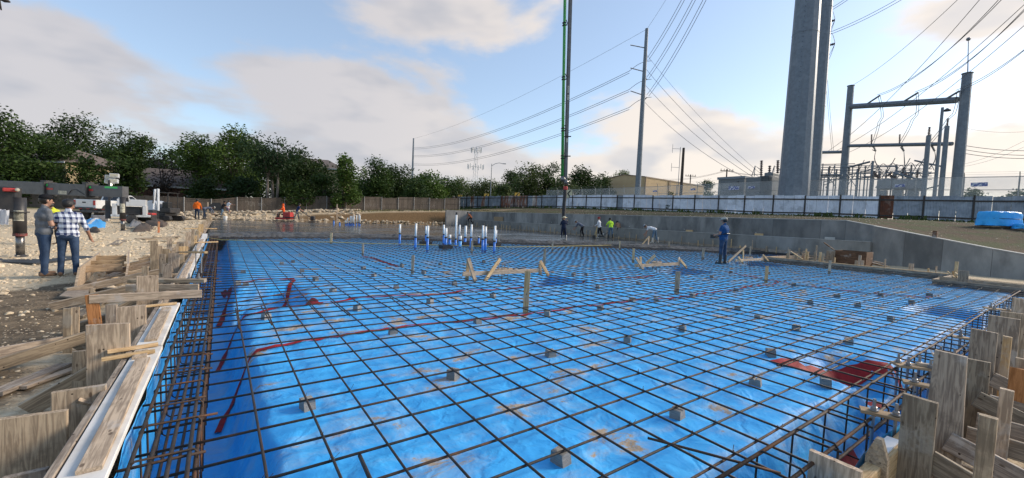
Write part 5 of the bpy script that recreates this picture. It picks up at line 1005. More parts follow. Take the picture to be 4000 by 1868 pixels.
for k, (u, vt) in enumerate(((1351, 862), (1357, 851), (1364, 864), (1368, 844), (1373, 844), (1379, 850), (1382, 843), (1392, 840), (1401, 839), (1406, 842))): pipe(u, 882+k*.2, 874-(k % 3)*2, vt, vt > 860, 'white and blue pipe standing in the wet slab, '+('leftmost of ten', 'second of ten from the left', 'third of ten from the left', 'fourth of ten from the left', 'fifth of ten from the left', 'sixth of ten from the left', 'seventh of ten from the left', 'eighth of ten from the left', 'ninth of ten from the left', 'rightmost of ten')[k], .06, 'pipes standing in the wet slab')
pipe(1304, 878, 861.5, 861, 1, 'short blue pipe stub in the slab, the left one', .06, 'pipes standing in the wet slab'); pipe(1327, 882, 868.5, 868, 1, 'short blue pipe stub in the slab, the right one', .06, 'pipes standing in the wet slab')
pipe(3019, 977, 946, 929, 0, 'white and blue pipe by the ledge form right of the man in blue', 0, 'pipes by the ledge'); pipe(3036, 975, 974, 934, 1, 'all white pipe by the ledge form right of the man in blue', 0, 'pipes by the ledge')
for u, v, lb in ((1663, 949, 'black plastic box at the foot of the third pipe'), (1741, 964, 'black plastic box below the tallest pipe'), (1818, 952, 'black plastic box right of centre among the pipes'), (1872, 958, 'black plastic box round the short capped pipe'), (1933, 956, 'black plastic box behind the rightmost pipes')):
    p = G(u, v+4, .0); m = MB(); 
    for dx, dy, sx, sy in ((-.22, 0, .03, .4), (.22, 0, .03, .4), (0, -.2, .47, .03), (0, .2, .47, .03)): m.box((p.x+dx, p.y+dy, .04), (sx, sy, .16))
    m.box((p.x, p.y, -.03), (.44, .4, .02)); tag(m.build('block_out_box', BLACKP, org=p), lb, 'plastic box', 'black boxes among the pipes')
# yellow hose across the front, coil
M_HOSE = mat('yellow cord', (.55, .42, .12), .6, None, 6, .2, 0); m = MB(); pts = [G(u, v, .03) for u, v in ((790, 925), (830, 933), (870, 937), (960, 940), (1100, 944), (1300, 947), (1460, 952), (1600, 955), (1800, 960), (2000, 966), (2200, 962), (2420, 958), (2600, 965), (2760, 972))]; m.tube([p+V((0, 0, .01*(i % 2))) for i, p in enumerate(pts)], .014, 6)
tag(m.build('cord', M_HOSE, smooth=True), 'yellow cord stretched across the mat in front of the concrete', 'cord')
# ------------------------------------------------------------------ concrete pump: outriggers, boom, hose
M_PUMP = mat('dark grey pump paint', (.085, .085, .09), .45, (.06, .06, .065), 4, .3, .08); M_PUMPB = mat('black pump steel', (.022, .022, .024), .5, (.04, .036, .034), 5, .3, .1); M_CHROME = mat('greased ram steel', (.22, .21, .20), .28, (.10, .095, .09), 6, .4, .05, metal=.7); M_GRN = mat('bright green paint', (.04, .52, .10), .45, None, 4, .1, 0); M_RED = mat('red paint', (.45, .035, .03), .5, (.33, .03, .025), 5, .2, .05); M_NAVY = mat('navy stripe', (.02, .04, .16), .5, None, 4, .1, 0); M_DECAL = mat('worn cream decal', (.55, .52, .40), .6, (.25, .23, .18), 14, .5, 0)
L1, L2 = G(80, 1008, -.28), G(480, 905, -.22)
def leg(label, p, ztop, r, name='outrigger_jack'):
    t = thing(name, label, 'outrigger', p); z0 = p.z
    m = MB(); m.tube([(p.x, p.y, z0+.62), (p.x, p.y, ztop)], r, 20); m.build('outer_tube', M_PUMPB, t, smooth=True)
    m = MB(); m.lathe([(r*1.04, z0+.62), (r*1.04, z0+.70)], (p.x, p.y, 0), 20); m.build('red_collar', mat('worn red collar', (.20, .035, .03), .6, (.06, .035, .03), 14, .5, .1), t)
    m = MB(); m.tube([(p.x, p.y, z0+.1), (p.x, p.y, z0+.7)], r*.66, 16); m.build('ram', M_CHROME, t, smooth=True)
    m = MB(); m.lathe([(r*.66, z0+.1), (r*.9, z0+.06), (r*1.6, z0+.03), (r*1.9, z0+.0)], (p.x, p.y, 0), 16); m.build('foot', M_PUMPB, t)
    d = V((.45, -.9, 0)).normalized()
    for zz, h in ((z0+1.05, .22), (ztop-.62, .26)):
        m = MB(); k = 7; a0 = math.atan2(-.9, .1); vs = [(p.x+cos(a0+(j/k-.5)*1.5)*(r+.004), p.y+sin(a0+(j/k-.5)*1.5)*(r+.004), z) for j in range(k+1) for z in (zz, zz+h)]; m.add(vs, [(j*2, j*2+2, j*2+3, j*2+1) for j in range(k)]); m.build('decal', M_DECAL, t, smooth=True)
    return t
l1 = leg('thick black outrigger leg standing on mats left of the two men', L1, GD(80, 772, PX(L1)[2]).z, .135)
m = MB(); z = L1.z+1.28; m.lathe([(.19, z), (.19, z+.03)], (L1.x, L1.y, 0), 20); m.build('flange', M_PUMPB, l1)
b0 = L1+V((-.72, .10, 0)); zt = GD(60, 752, 11.5).z; m = MB(); m.box((b0.x+.12, b0.y, (zt+1.05+L1.z)/2+.1), (1.15, .42, zt-1.05-L1.z+.1)); m.build('box_housing', M_PUMPB, l1, bev=.03)
m = MB(); q = GD(40, 742, 11.4); m.box(q, (.28, .2, .1), .3); m.build('valve_block', M_RED, l1, bev=.02); m = MB(); q = GD(68, 742, 11.4); m.ball(q, .05); m.build('lamp', M_DECAL, l1, smooth=True)
def mats(label, c, n, size, rz):
    t = thing('outrigger_pad', label, 'pad', c); rnd_ = random.Random(n)
    for k in range(n):
        a = rz+rnd_.uniform(-.12, .12); d = V((cos(a), sin(a), 0)); p = V((c.x+rnd_.uniform(-.1, .1), c.y+rnd_.uniform(-.1, .1), c.z+.03+k*.055)); board('timber', p-d*size/2, p+d*size/2, size*(.5 if k % 2 else .8), .05, W_GREY if k < n-1 else mat('black rubber mat', (.03, .032, .034), .6, None, 5, .3, .1), t)
mats('stack of timbers and black mats under the near outrigger', V((L1.x+.2, L1.y-.2, L1.z-.14)), 3, 2.2, -.5); mats('stack of old planks under the rear outrigger', V((L2.x, L2.y-.1, L2.z-.2)), 3, 1.9, -.45)
zb = GD(480, 770, PX(L2)[2]).z; l2 = leg('thin outrigger leg standing on planks by the light tower', L2, zb, .135)
# telescoping outrigger beam reaching from the truck to the rear leg
ob = thing('outrigger_beam', 'long dark grey telescoping outrigger beam with green and red marks', 'outrigger', L2+V((0, 0, zb)))
e1 = GD(487, 751, 23.2); dvec = (GD(0, 757, 24.5)-GD(487, 751, 23.2)); dvec.z = .05; dvec = dvec.normalized(); zc = e1.z
def seg(s0, s1, h, w_, name='beam_section'):
    m = MB(); m.bar(e1+dvec*s0, e1+dvec*s1, w_, h); return m.build(name, M_PUMP, ob, bev=.012)
hb = 46*23.2/FPX
seg(-.05, 2.25, hb*.93, .34); seg(2.2, 5.1, hb*1.0, .42); seg(5.05, 9.0, hb*1.08, .50)
nrm = V((dvec.y, -dvec.x, 0)); nrm = nrm if nrm.dot(V((0, -1, 0))) > 0 else -nrm
for s0 in (2.2, 5.08):
    m = MB(); c = e1+dvec*s0; m.bar(c-dvec*.05, c+dvec*.05, .60, hb*1.18); m.build('collar', M_PUMPB, ob); m = MB(); c2 = c+V((0, 0, hb*.62)); m.bar(c2+dvec*.02, c2+dvec*.45, .3, .13); m.build('hose_guide', M_PUMPB, ob)
def panel(s0, s1, z0, z1, off, mt, nm):
    m = MB(); a, b = e1+dvec*s0+nrm*off, e1+dvec*s1+nrm*off; m.add([(a.x, a.y, a.z+z0), (b.x, b.y, b.z+z0), (b.x, b.y, b.z+z1), (a.x, a.y, a.z+z1)], [(0, 1, 2, 3)]); return m.build(nm, mt, ob)
panel(.25, 1.10, hb*.26, hb*.42, .175, M_GRN, 'green_stripe'); panel(.25, 1.10, hb*.20, hb*.25, .176, M_NAVY, 'navy_stripe'); panel(2.24, 2.0, hb*.2, hb*.38, .177, M_GRN, 'green_stripe'); panel(5.02, 4.92, hb*.22, hb*.42, .216, M_GRN, 'green_stripe'); panel(1.86, 2.2, -.02, .08, .176, M_RED, 'red_mark'); panel(4.55, 5.0, -.05, .05, .216, M_RED, 'red_mark'); panel(3.6, 4.2, -hb*.42, -hb*.12, .216, M_DECAL, 'warning_label')
m = MB(); m.tube([e1+dvec*3.5+nrm*.23+V((0, 0, -.28)), e1+dvec*3.25+nrm*.23+V((0, 0, .0)), e1+dvec*2.95+nrm*.23+V((0, 0, .02)), e1+dvec*2.4+nrm*.23+V((0, 0, -.24))], .015, 6); m.build('hydraulic_hose', M_PUMPB, ob)
m = MB(); c = e1+dvec*.0; m.bar(c-V((0, 0, hb*.46)), c-V((0, 0, hb*.8)), .3, .3, (1, 0, 0)); m.build('leg_socket', M_PUMPB, ob)
# cloth hanging on the housing
m = MB(); q = GD(18, 820, 11.0); vs = []
for i in range(13):
    for k in range(7): vs.append(q+Rr*((i/12-.5)*.30)+V((0, 0, -k*.065-.02*sin(i*1.3)))+Fw*(.03*sin(i*1.7+k*.3)-.05))
m.add(vs, [(i*7+k, i*7+k+7, i*7+k+8, i*7+k+1) for i in range(12) for k in range(6)]); tag(m.build('white_cloth', mat('white cotton', (.70, .70, .72), .8, (.58, .58, .62), 6, .2, .2), org=q, smooth=True), 'white cloth hanging from the outrigger housing at the left edge', 'cloth')
# boom tip section, delivery pipe and end hose
hat_p = G(2210, 938, .06); DB = 29.7
bm = thing('pump_boom', 'hanging boom section of the concrete pump with green delivery pipe and black end hose', 'pump boom', GD(2205, 840, DB))
def bz(v): return GD(2200, v, DB).z
bx0 = GD(2209, 700, DB); xy = lambda u: GD(u, 700, DB)
M_BOOM = mat('boom grey', (.16, .15, .145), .5, (.11, .105, .10), 3, .25, .05); M_BOOMD = mat('boom dark edge', (.02, .02, .022), .5, None, 3, .2, 0)
a0, a1 = xy(2207), xy(2202); top = bz(-260); bot = bz(697)
M = frame((a1.x, a1.y, bot), (a1.x-.15, a1.y, top), Fw)
def tbox(u0, u1, z0, z1, dep, mt, nm, lean=-.22):
    p, q = xy(u0), xy(u1); m = MB(); w_ = (q-p).length; L = z1-z0; vs = []
    for z, k in ((z0, 0.), (z1, 1.)):
        for s, e in ((0, 0), (1, 0), (1, 1), (0, 1)): c = p.lerp(q, s)+Fw.xy.to_3d()*(dep*e)+R0*(lean*(z-bot)/(top-bot)); vs.append((c.x, c.y, z))
    m.add(vs, [(3, 2, 1, 0), (4, 5, 6, 7), (0, 1, 5, 4), (1, 2, 6, 5), (2, 3, 7, 6), (3, 0, 4, 7)]); return m.build(nm, mt, bm)
tbox(2205.5, 2216, bot, top, .30, M_BOOM, 'boom_section', -.35); tbox(2203, 2205.4, bot, top, .34, M_BOOMD, 'boom_flange', -.35)
def lx(z): return R0*(-.35*(z-bot)/(top-bot))
pp = lambda u, z: V((xy(u).x, xy(u).y, z))+lx(z)
m = MB(); m.tube([pp(2196, bz(690)), pp(2192, bz(400)), pp(2187.5, bz(0)), pp(2185, top)], .105, 12); m.build('delivery_pipe', mat('green pipe paint', (.035, .30, .05), .45, (.025, .22, .04), 3, .2, .05), bm, smooth=True)
for v in (108, 312, 508, 614):
    z = bz(v); uu = 2186+10*v/690; m = MB(); m.lathe([(.10, -.16), (.15, -.12), (.10, -.06), (.10, .02), (.16, .06), (.10, .12)], pp(uu, z), 12); m.build('pipe_coupling', M_BOOMD, bm); m = MB(); m.tube([pp(uu, z+.3), pp(uu+8, z+.26), pp(uu+13, z)], .03, 6); m.tube([pp(uu, z-.1), pp(uu+12, z-.05)], .04, 6); m.build('pipe_bracket', M_BOOMD, bm)
for v in (535, 611):
    z = bz(v); m = MB(); m.bar(pp(2200, z), pp(2226, z+.02), .12, .06); m.build('step_bracket', M_BOOMD, bm)
for v, h in ((355, .5), (385, .35), (550, .32)): z = bz(v); m = MB(); c = pp(2210.5, z)-Fw*.02; m.box(c, (.13, .03, h), -yaw); m.build('sticker', M_DECAL, bm)
m = MB(); m.tube([pp(2196, bz(688)), pp(2198, bz(700)), pp(2206, bz(705)), pp(2213, bz(712)), pp(2211, bz(722))], [.11, .13, .15, .14, .13], 12); m.ball(pp(2199, bz(700)), .2); m.ball(pp(2212, bz(712)), .19); m.build('elbow', M_CHROME, bm, smooth=True)
m = MB(); m.lathe([(.13, 0), (.16, .04), (.16, .22), (.13, .26)], pp(2210, bz(742)), 12); m.build('red_clamp', M_RED, bm)
m = MB(); hp = [pp(2210, bz(728)), pp(2209, bz(760)), pp(2206, bz(800)), pp(2205.5, bz(835)), pp(2207, bz(870)), pp(2212, bz(918))]; m.tube(hp, [.13, .135, .13, .125, .12, .12], 12); m.build('end_hose', mat('black rubber hose', (.02, .02, .022), .7, (.04, .04, .042), 4, .3, .2), bm, smooth=True)
# ------------------------------------------------------------------ light tower, pickup, mini excavator and clutter in the yard
M_WCAR = mat('white car paint', (.62, .62, .61), .3, None, 4, .06, 0, dirt=(.50, .48, .44)); M_TYRE = mat('tyre rubber', (.022, .022, .024), .8, (.06, .055, .05), 5, .3, .15); M_RIM = mat('alloy rim', (.45, .45, .46), .35, None, 5, .2, 0, metal=.6); M_GLASS = mat('car glass', (.015, .017, .02), .05, None, 4, .1, 0); M_TAIL = mat('tail light red', (.40, .02, .025), .25, None, 4, .2, 0); M_CHR = mat('chrome trim', (.55, .55, .56), .2, None, 4, .1, 0, metal=.9)
def wheel(parent, c, r, w_, ax, rim=None):
    R3 = frame(V(c), V(c)+V(ax)); M = Matrix((R3.col[1].xyz, R3.col[2].xyz, R3.col[0].xyz)).transposed().to_4x4(); m = MB()
    m.lathe([(r*.62, -w_/2), (r*.9, -w_/2), (r, -w_*.3), (r, w_*.3), (r*.9, w_/2), (r*.62, w_/2)], c, 20, M); o = m.build('wheel', M_TYRE, parent, smooth=False)
    m = MB(); m.lathe([(r*.64, -w_*.42), (r*.6, w_*.40), (r*.35, w_*.30), (r*.1, w_*.44)], c, 16, M)
    m.build('rim', rim or M_RIM, o)
    return o
def pickup(label, loc, rz):
    """nose towards +x"""
    t = thing('pickup_truck', label, 'truck', loc, rz=rz); W2 = .98
    def ext(poly, w0, w1, nm, mt, bev=.03): m = MB(); m.prism([(x, w0, z) for x, z in poly], (0, w1-w0, 0)); return m.build(nm, mt, t, bev=bev)
    ext([(-2.95, .62), (-.75, .55), (-.72, 1.32), (-2.95, 1.36)], -W2, W2, 'bed', M_WCAR); ext([(-.74, .5), (1.25, .5), (1.25, 1.3), (-.74, 1.32)], -W2, W2, 'door_panel', M_WCAR); ext([(1.25, .5), (1.45, .95), (2.35, .95), (2.55, .5), (2.85, .55), (2.9, 1.0), (2.75, 1.22), (1.25, 1.33)], -W2, W2, 'front_body', M_WCAR)
    m = MB(); lo = [(-.74, 1.3), (1.28, 1.3), (.62, 1.88), (-.55, 1.9)]; vs = [(x, s*(.94 if z < 1.5 else .78), z) for s in (-1, 1) for x, z in lo]; m.add(vs, [(0, 1, 2, 3), (7, 6, 5, 4), (0, 4, 5, 1), (1, 5, 6, 2), (2, 6, 7, 3), (3, 7, 4, 0)]); m.build('cab', M_WCAR, t, bev=.05)
    for s in (-1, 1):
        for x0, x1, x2, x3 in ((-.62, .18, .16, -.5), (.26, 1.05, .62, .26)): m = MB(); o = .012; m.add([(x0, s*(.925+o), 1.36), (x1, s*(.925+o), 1.36), (x2, s*(.80+o), 1.80), (x3, s*(.80+o), 1.80)], [(0, 1, 2, 3) if s < 0 else (3, 2, 1, 0)]); m.build('side_window', M_GLASS, t)
        m = MB(); m.box((-2.93, s*.86, 1.08), (.1, .18, .42)); m.build('taillight', M_TAIL, t, bev=.02); m = MB(); m.box((2.78, s*.75, 1.02), (.12, .34, .16)); m.build('headlight', M_CHR, t, bev=.02); m = MB(); m.box((1.1, s*1.12, 1.38), (.12, .22, .2)); m.build('mirror', BLACKP, t, bev=.03)
        for x in (-.25, .6): m = MB(); m.box((x, s*.995, 1.2), (.16, .02, .035)); m.build('door_handle', M_CHR, t)
        wheel(t, (1.9, s*.84, .42), .42, .28, (0, s, 0)); wheel(t, (-1.95, s*.84, .42), .42, .28, (0, s, 0))
        m = MB(); m.lathe([(.5, 0), (.5, .012)], (0, 0, 0), 20, Matrix.Translation((-1.95, s*.985, .5)) @ Matrix.Rotation(-s*pi/2, 4, 'X')); m.build('wheel_arch', BLACKP, t)
    m = MB(); m.add([(-.745, -.7, 1.38), (-.745, .7, 1.38), (-.60, .66, 1.80), (-.60, -.66, 1.80)], [(3, 2, 1, 0)]); m.build('rear_window', M_GLASS, t); m = MB(); m.add([(1.27, -.8, 1.34), (1.27, .8, 1.34), (.68, .72, 1.84), (.68, -.72, 1.84)], [(0, 1, 2, 3)]); m.build('windscreen', M_GLASS, t)
    m = MB(); m.box((-2.965, 0, 1.0), (.05, 1.5, .62)); g = m.build('tailgate', M_WCAR, t, bev=.015); m = MB(); m.box((-3.0, 0, 1.1), (.02, .3, .1)); m.build('handle', BLACKP, g); m = MB(); m.box((-3.05, 0, .58), (.16, 1.9, .2)); m.build('rear_bumper', BLACKP, t, bev=.03)
    m = MB(); m.box((2.92, 0, .62), (.16, 1.9, .3)); m.build('front_bumper', M_CHR, t, bev=.04); m = MB(); m.box((2.9, 0, .98), (.06, 1.2, .3)); m.build('grille', BLACKP, t); m = MB(); m.box((0, 0, .48), (5, 1.5, .2)); m.build('chassis', BLACKP, t); return t
gl = lambda x, y: V((x, y, gz(x, y)))
pa, pb = GD(340, 850, 36), GD(565, 838, 41.5); c = (pa+pb)/2; dv = pb-pa; pickup('white crew cab pickup truck parked behind the light tower', (c.x, c.y, PX(c)[0]*0+gz(c.x, c.y)+.05), math.atan2(dv.y, dv.x))
# utility trailer with brake lights behind the truck tail
t = thing('flatbed_trailer', 'low black flatbed trailer at the back of the white pickup', 'trailer', GH(330, 862)); q = GD(360, 845, 33); d = (GD(440, 845, 33)-q); d.z = 0; d = d.normalized(); zg = gz(q.x, q.y)
m = MB(); m.bar(V((q.x, q.y, zg+.62))-d*1.1, V((q.x, q.y, zg+.62))+d*1.3, 1.6, .12); m.build('deck', M_PUMPB, t); m = MB(); m.bar(V((q.x, q.y, zg+.84))-d*1.1, V((q.x, q.y, zg+.84))+d*1.3, .06, .06); m.build('rail', M_PUMPB, t)
for s in (-.4, .45): wheel(t, (q.x+d.x*s*1.2, q.y+d.y*s*1.2, zg+.36), .36, .22, (d.y, -d.x, 0))
for s in (-.9, -.3, .3, .9): m = MB(); cc = V((q.x, q.y, zg+.84))+d*s+V((d.y, -d.x, 0))*.05; m.box(cc, (.2, .03, .06), math.atan2(d.y, d.x)); m.build('reflector', M_TAIL, t)
# light tower trailer
q = GD(478, 846, 30); zg = gz(q.x, q.y); d = (GD(560, 846, 31)-GD(440, 846, 30)); d.z = 0; d = d.normalized(); n_ = V((d.y, -d.x, 0)); Q = V((q.x, q.y, zg))
t = thing('light_tower', 'white trailer light tower with four lamps on a short black mast', 'light tower', Q)
def lb(s, h, L, hh, w_, nm, mt, side=0., bev=.02): m = MB(); c = Q+d*s+n_*side+V((0, 0, h)); m.bar(c-d*L/2, c+d*L/2, w_, hh); return m.build(nm, mt, t, bev=bev)
lb(.5, .55, 2.1, .16, 1.1, 'frame', M_WCAR); lb(.35, .92, 1.35, .6, .7, 'engine', M_PUMPB); lb(1.25, .95, .22, .7, 1.12, 'end_panel', M_WCAR); lb(-.35, .95, .25, .9, 1.1, 'front_panel', M_WCAR); h_ = lb(.55, 1.50, 1.55, .48, 1.15, 'hood', M_WCAR); lb(-.75, .95, .26, 1.3, .3, 'mast_base', M_PUMPB); lb(-.68, 1.9, .12, 2.3, .12, 'mast', M_PUMPB); wheel(t, Q+d*.55+n_*.62+V((0, 0, .33)), .33, .2, n_, M_WCAR); wheel(t, Q+d*.55-n_*.62+V((0, 0, .33)), .33, .2, -n_, M_WCAR); lb(.55, .70, .85, .06, .26, 'mudguard', M_PUMPB, .62)
for k, (u, v, s) in enumerate(((430, 693, .0), (447, 687, .1), (428, 710, 0), (444, 708, .1))):
    c = GD(u, v, 30); m = MB(); M = Matrix.Translation(c) @ Matrix.Rotation(-yaw+.5, 4, 'Z') @ Matrix.Rotation(-.25, 4, 'X'); m.box(None, (.52, .22, .28), mat=M); o = m.build('lamp_housing', M_WCAR, t, bev=.02); m = MB(); m.box(None, (.42, .02, .2), mat=M @ Matrix.Translation((0, -.115, 0))); m.build('lamp_glass', mat('flood lamp lens', (.55, .50, .36), .15, None, 4, .2, 0), o)
M_LIT = P('lit bulb')[0]; b_ = M_LIT.node_tree.nodes['Principled BSDF']; b_.inputs['Emission Color'].default_value = (1, .85, .6, 1); b_.inputs['Emission Strength'].default_value = 1.2
m = MB(); m.ball(GD(433, 722, 29.9), .09, 8, 6); m.build('lit_bulb', M_LIT, t); m = MB(); m.tube([GD(436, 700, 30.1), GD(436, 775, 30.1)], .05, 6); m.build('lamp_mast', M_PUMPB, t)
# mini excavator
q = GD(640, 848, 36); zg = gz(q.x, q.y); Q = V((q.x, q.y, zg)); d = R0.copy(); n_ = V((d.y, -d.x, 0)); n_ = n_ if n_.y < 0 else -n_
t = thing('mini_excavator', 'small white and black mini excavator parked by the wooden fence', 'excavator', Q); M_GX = mat('excavator white', (.55, .58, .62), .35, None, 4, .1, 0)
for s in (-.7, .7):
    m = MB(); c = Q+n_*s; prof = [(-1.25, .22), (-1.1, .05), (1.1, .05), (1.25, .22), (1.15, .46), (.9, .5), (-.9, .5), (-1.15, .46)]; m.prism([c+d*x+V((0, 0, z))-n_*.16 for x, z in prof], n_*.32); m.build('track', M_TYRE, t, bev=.03)
m = MB(); m.box(Q+V((0, 0, .62)), (1.3, 1.3, .22), -yaw); m.build('turntable', M_PUMPB, t); m = MB(); prof = [(-1.15, .72), (-.2, .72), (-.2, 1.55), (-.5, 1.75), (-.95, 1.72), (-1.15, 1.3)]; m.prism([Q+d*x+V((0, 0, z))-n_*.55 for x, z in prof], n_*1.1); m.build('engine_cover', M_GX, t, bev=.08); m = MB(); m.box(Q+d*.45+V((0, 0, .95)), (1.1, 1.1, .4), -yaw); m.build('operator_deck', M_PUMPB, t, bev=.03); m = MB(); m.box(Q+d*.3+V((0, 0, 1.35)), (.5, .5, .6), -yaw); m.build('seat', BLACKP, t, bev=.05)
for s, e in ((-.1, .5), (-.1, -.5), (.8, .5), (.8, -.5)): m = MB(); c = Q+d*s+n_*e; m.tube([c+V((0, 0, .8)), c+V((0, 0, 2.45))], .035, 6); m.build('canopy_post', BLACKP, t)
m = MB(); m.box(Q+d*.35+V((0, 0, 2.47)), (1.1, 1.2, .06), -yaw); m.build('canopy', BLACKP, t)
m = MB(); c = Q+d*.28+n_*.9; m.bar(c+V((0, 0, .9)), c+V((0, 0, 2.75)), .10, .2, n_); m.build('boom', M_GX, t, bev=.02); m = MB(); m.bar(c+n_*.3+V((0, 0, 2.7)), c+n_*.5+V((0, 0, 1.0)), .09, .16, n_); m.build('arm', M_GX, t, bev=.02); m = MB(); m.tube([c+n_*.35+V((0, 0, 2.5)), c+n_*.5+V((0, 0, 1.5))], .05, 8); m.build('hydraulic_ram', M_PUMPB, t); m = MB(); k = c+n_*.55; m.prism([k+n_*x+V((0, 0, z))-d*.22 for x, z in ((-.2, .95), (.2, .95), (.25, .5), (0, .25), (-.25, .45))], d*.44); m.build('bucket', M_PUMPB, t, bev=.02); m = MB(); m.box(Q-d*1.55+V((0, 0, .28)), (.12, 1.4, .42), -yaw); m.build('dozer_blade', M_PUMPB, t, bev=.02)
# yard clutter
def sheet(name, label, pts, h, mt, cat, seed=1, crumple=.08, top=None):
    """crumpled low heap under an outline of ground points"""
    c = sum(pts, V())/len(pts); m = MB(); rings = 7; n = len(pts)*5; vs = []; rn = random.Random(seed)
    def out(a):
        k = a*len(pts); i = int(k) % len(pts); return pts[i].lerp(pts[(i+1) % len(pts)], k-int(k))
    for r in range(rings+1):
        f = r/rings
        for j in range(n):
            p = c.lerp(out(j/n), f); z = gz(p.x, p.y)+h*(1-f**2.2)+crumple*NZ.noise(V((p.x*3+seed, p.y*3, 1)))*(1-f*.6)+.02; vs.append((p.x, p.y, z if r < rings else gz(p.x, p.y)-.02))
    m.add(vs, [(r*n+j, r*n+(j+1) % n, (r+1)*n+(j+1) % n, (r+1)*n+j) for r in range(rings) for j in range(n)]); return tag(m.build(name, mt, org=c, smooth=True), label, cat)
sheet('tarp_bundle', 'flat blue tarpaulin bundle on the ground behind the man in plaid', [GH(318, 890), GH(412, 893), GH(416, 872), GH(370, 862), GH(325, 868)], .28, M_TARP, 'tarpaulin', 3, .15)
M_GSH = mat('grey plastic sheet', (.26, .25, .24), .5, (.12, .115, .11), 5, .4, .3); M_BSH = mat('brown debris', (.12, .085, .06), .9, (.06, .045, .035), 4, .4, .4)
sheet('plastic_sheet', 'white folded plastic strip across the blue tarpaulin bundle', [GH(330, 889), GH(350, 889), GH(402, 866), GH(390, 866)], .36, mat('white plastic sheet', (.6, .6, .6), .4, (.45, .45, .45), 5, .3, .2), 'plastic sheet', 8, .05)
sheet('plastic_sheet', 'crumpled grey plastic sheet on the rubble right of the rear outrigger', [GH(503, 888), GH(550, 885), GH(560, 872), GH(510, 866)], .25, M_GSH, 'plastic sheet', 4, .2); sheet('debris_heap', 'dark brown heap of soaked sheeting on the rubble', [GH(515, 908), GH(590, 905), GH(600, 890), GH(560, 882), GH(530, 895)], .3, M_BSH, 'heap', 5, .2); sheet('debris_heap', 'dark scrap heap behind the brown sheeting', [GH(555, 882), GH(640, 890), GH(660, 878), GH(600, 868)], .35, M_BSH, 'heap', 6, .25); sheet('debris_heap', 'low dark heap left of the rear outrigger pad', [GH(340, 908), GH(395, 912), GH(390, 900), GH(350, 898)], .18, M_BSH, 'heap', 7, .15)
q = GH(580, 873); t = thing('generator', 'black portable generator with a red tank by the excavator', 'generator', q); m = MB(); m.box(q+V((0, 0, .38)), (.9, .6, .55), -yaw); m.build('engine', M_PUMPB, t, bev=.04); m = MB(); m.box(q+V((0, 0, .72)), (.85, .5, .16), -yaw); m.build('tank', M_RED, t, bev=.05); m = MB()
for s in (-.48, .48):
    for e in (-.3, .3): m.tube([q+d*s+n_*e, q+d*s+n_*e+V((0, 0, .85))], .02, 6)
m.build('frame', M_PUMPB, t)
q = GH(515, 866); m = MB(); m.lathe([(.15, 0), (.19, .38), (.175, .38), (.14, .02)], q, 14); tag(m.build('bucket', mat('rust red bucket', (.25, .06, .03), .6, None, 5, .3, .1), org=q), 'rust red bucket by the light tower wheel', 'bucket')
q = GH(417, 862); m = MB(); m.lathe([(.14, 0), (.17, .42), (.16, .42), (.13, .02)], q, 14); tag(m.build('bucket', M_PVC, org=q), 'white bucket under the pickup tail', 'bucket'); q = GH(390, 866); m = MB(); m.box(q+V((0, 0, .25)), (.9, .5, .45), .3); tag(m.build('grey_tub', mat('grey plastic tub', (.20, .20, .21), .6, None, 5, .3, .1), org=q, bev=.06), 'grey plastic tub behind the blue tarpaulin', 'tub')
p = GH(619, 910); board('stake', (p.x, p.y, p.z-.1), (p.x+.02, p.y, GD(619, 866, PX(p)[2]).z), .09, .03, mat('orange painted stake', (.62, .16, .05), .7, (.50, .30, .16), 3, .3, .1), None, (0, 1, 0), 'orange topped stake standing in the rubble', 'stake')
for u, v in ((830, 845), ):
    pass
# dark pit sheet with rail behind the far workers
q = GY(840, 832, 50.5); m = MB(); m.add([GY(795, 822, 50), GY(830, 793, 50), GY(860, 792, 50), GY(875, 822, 50)], [(0, 1, 2, 3)]); m.add([V(GY(a, b, 50.25)) for a, b in ((795, 822), (830, 793), (860, 792), (875, 822))], [(3, 2, 1, 0)]); tag(m.build('silt_screen', mat('black silt fabric', (.018, .02, .024), .7, None, 5, .3, .1)), 'black fabric screen behind the far left workers', 'screen')
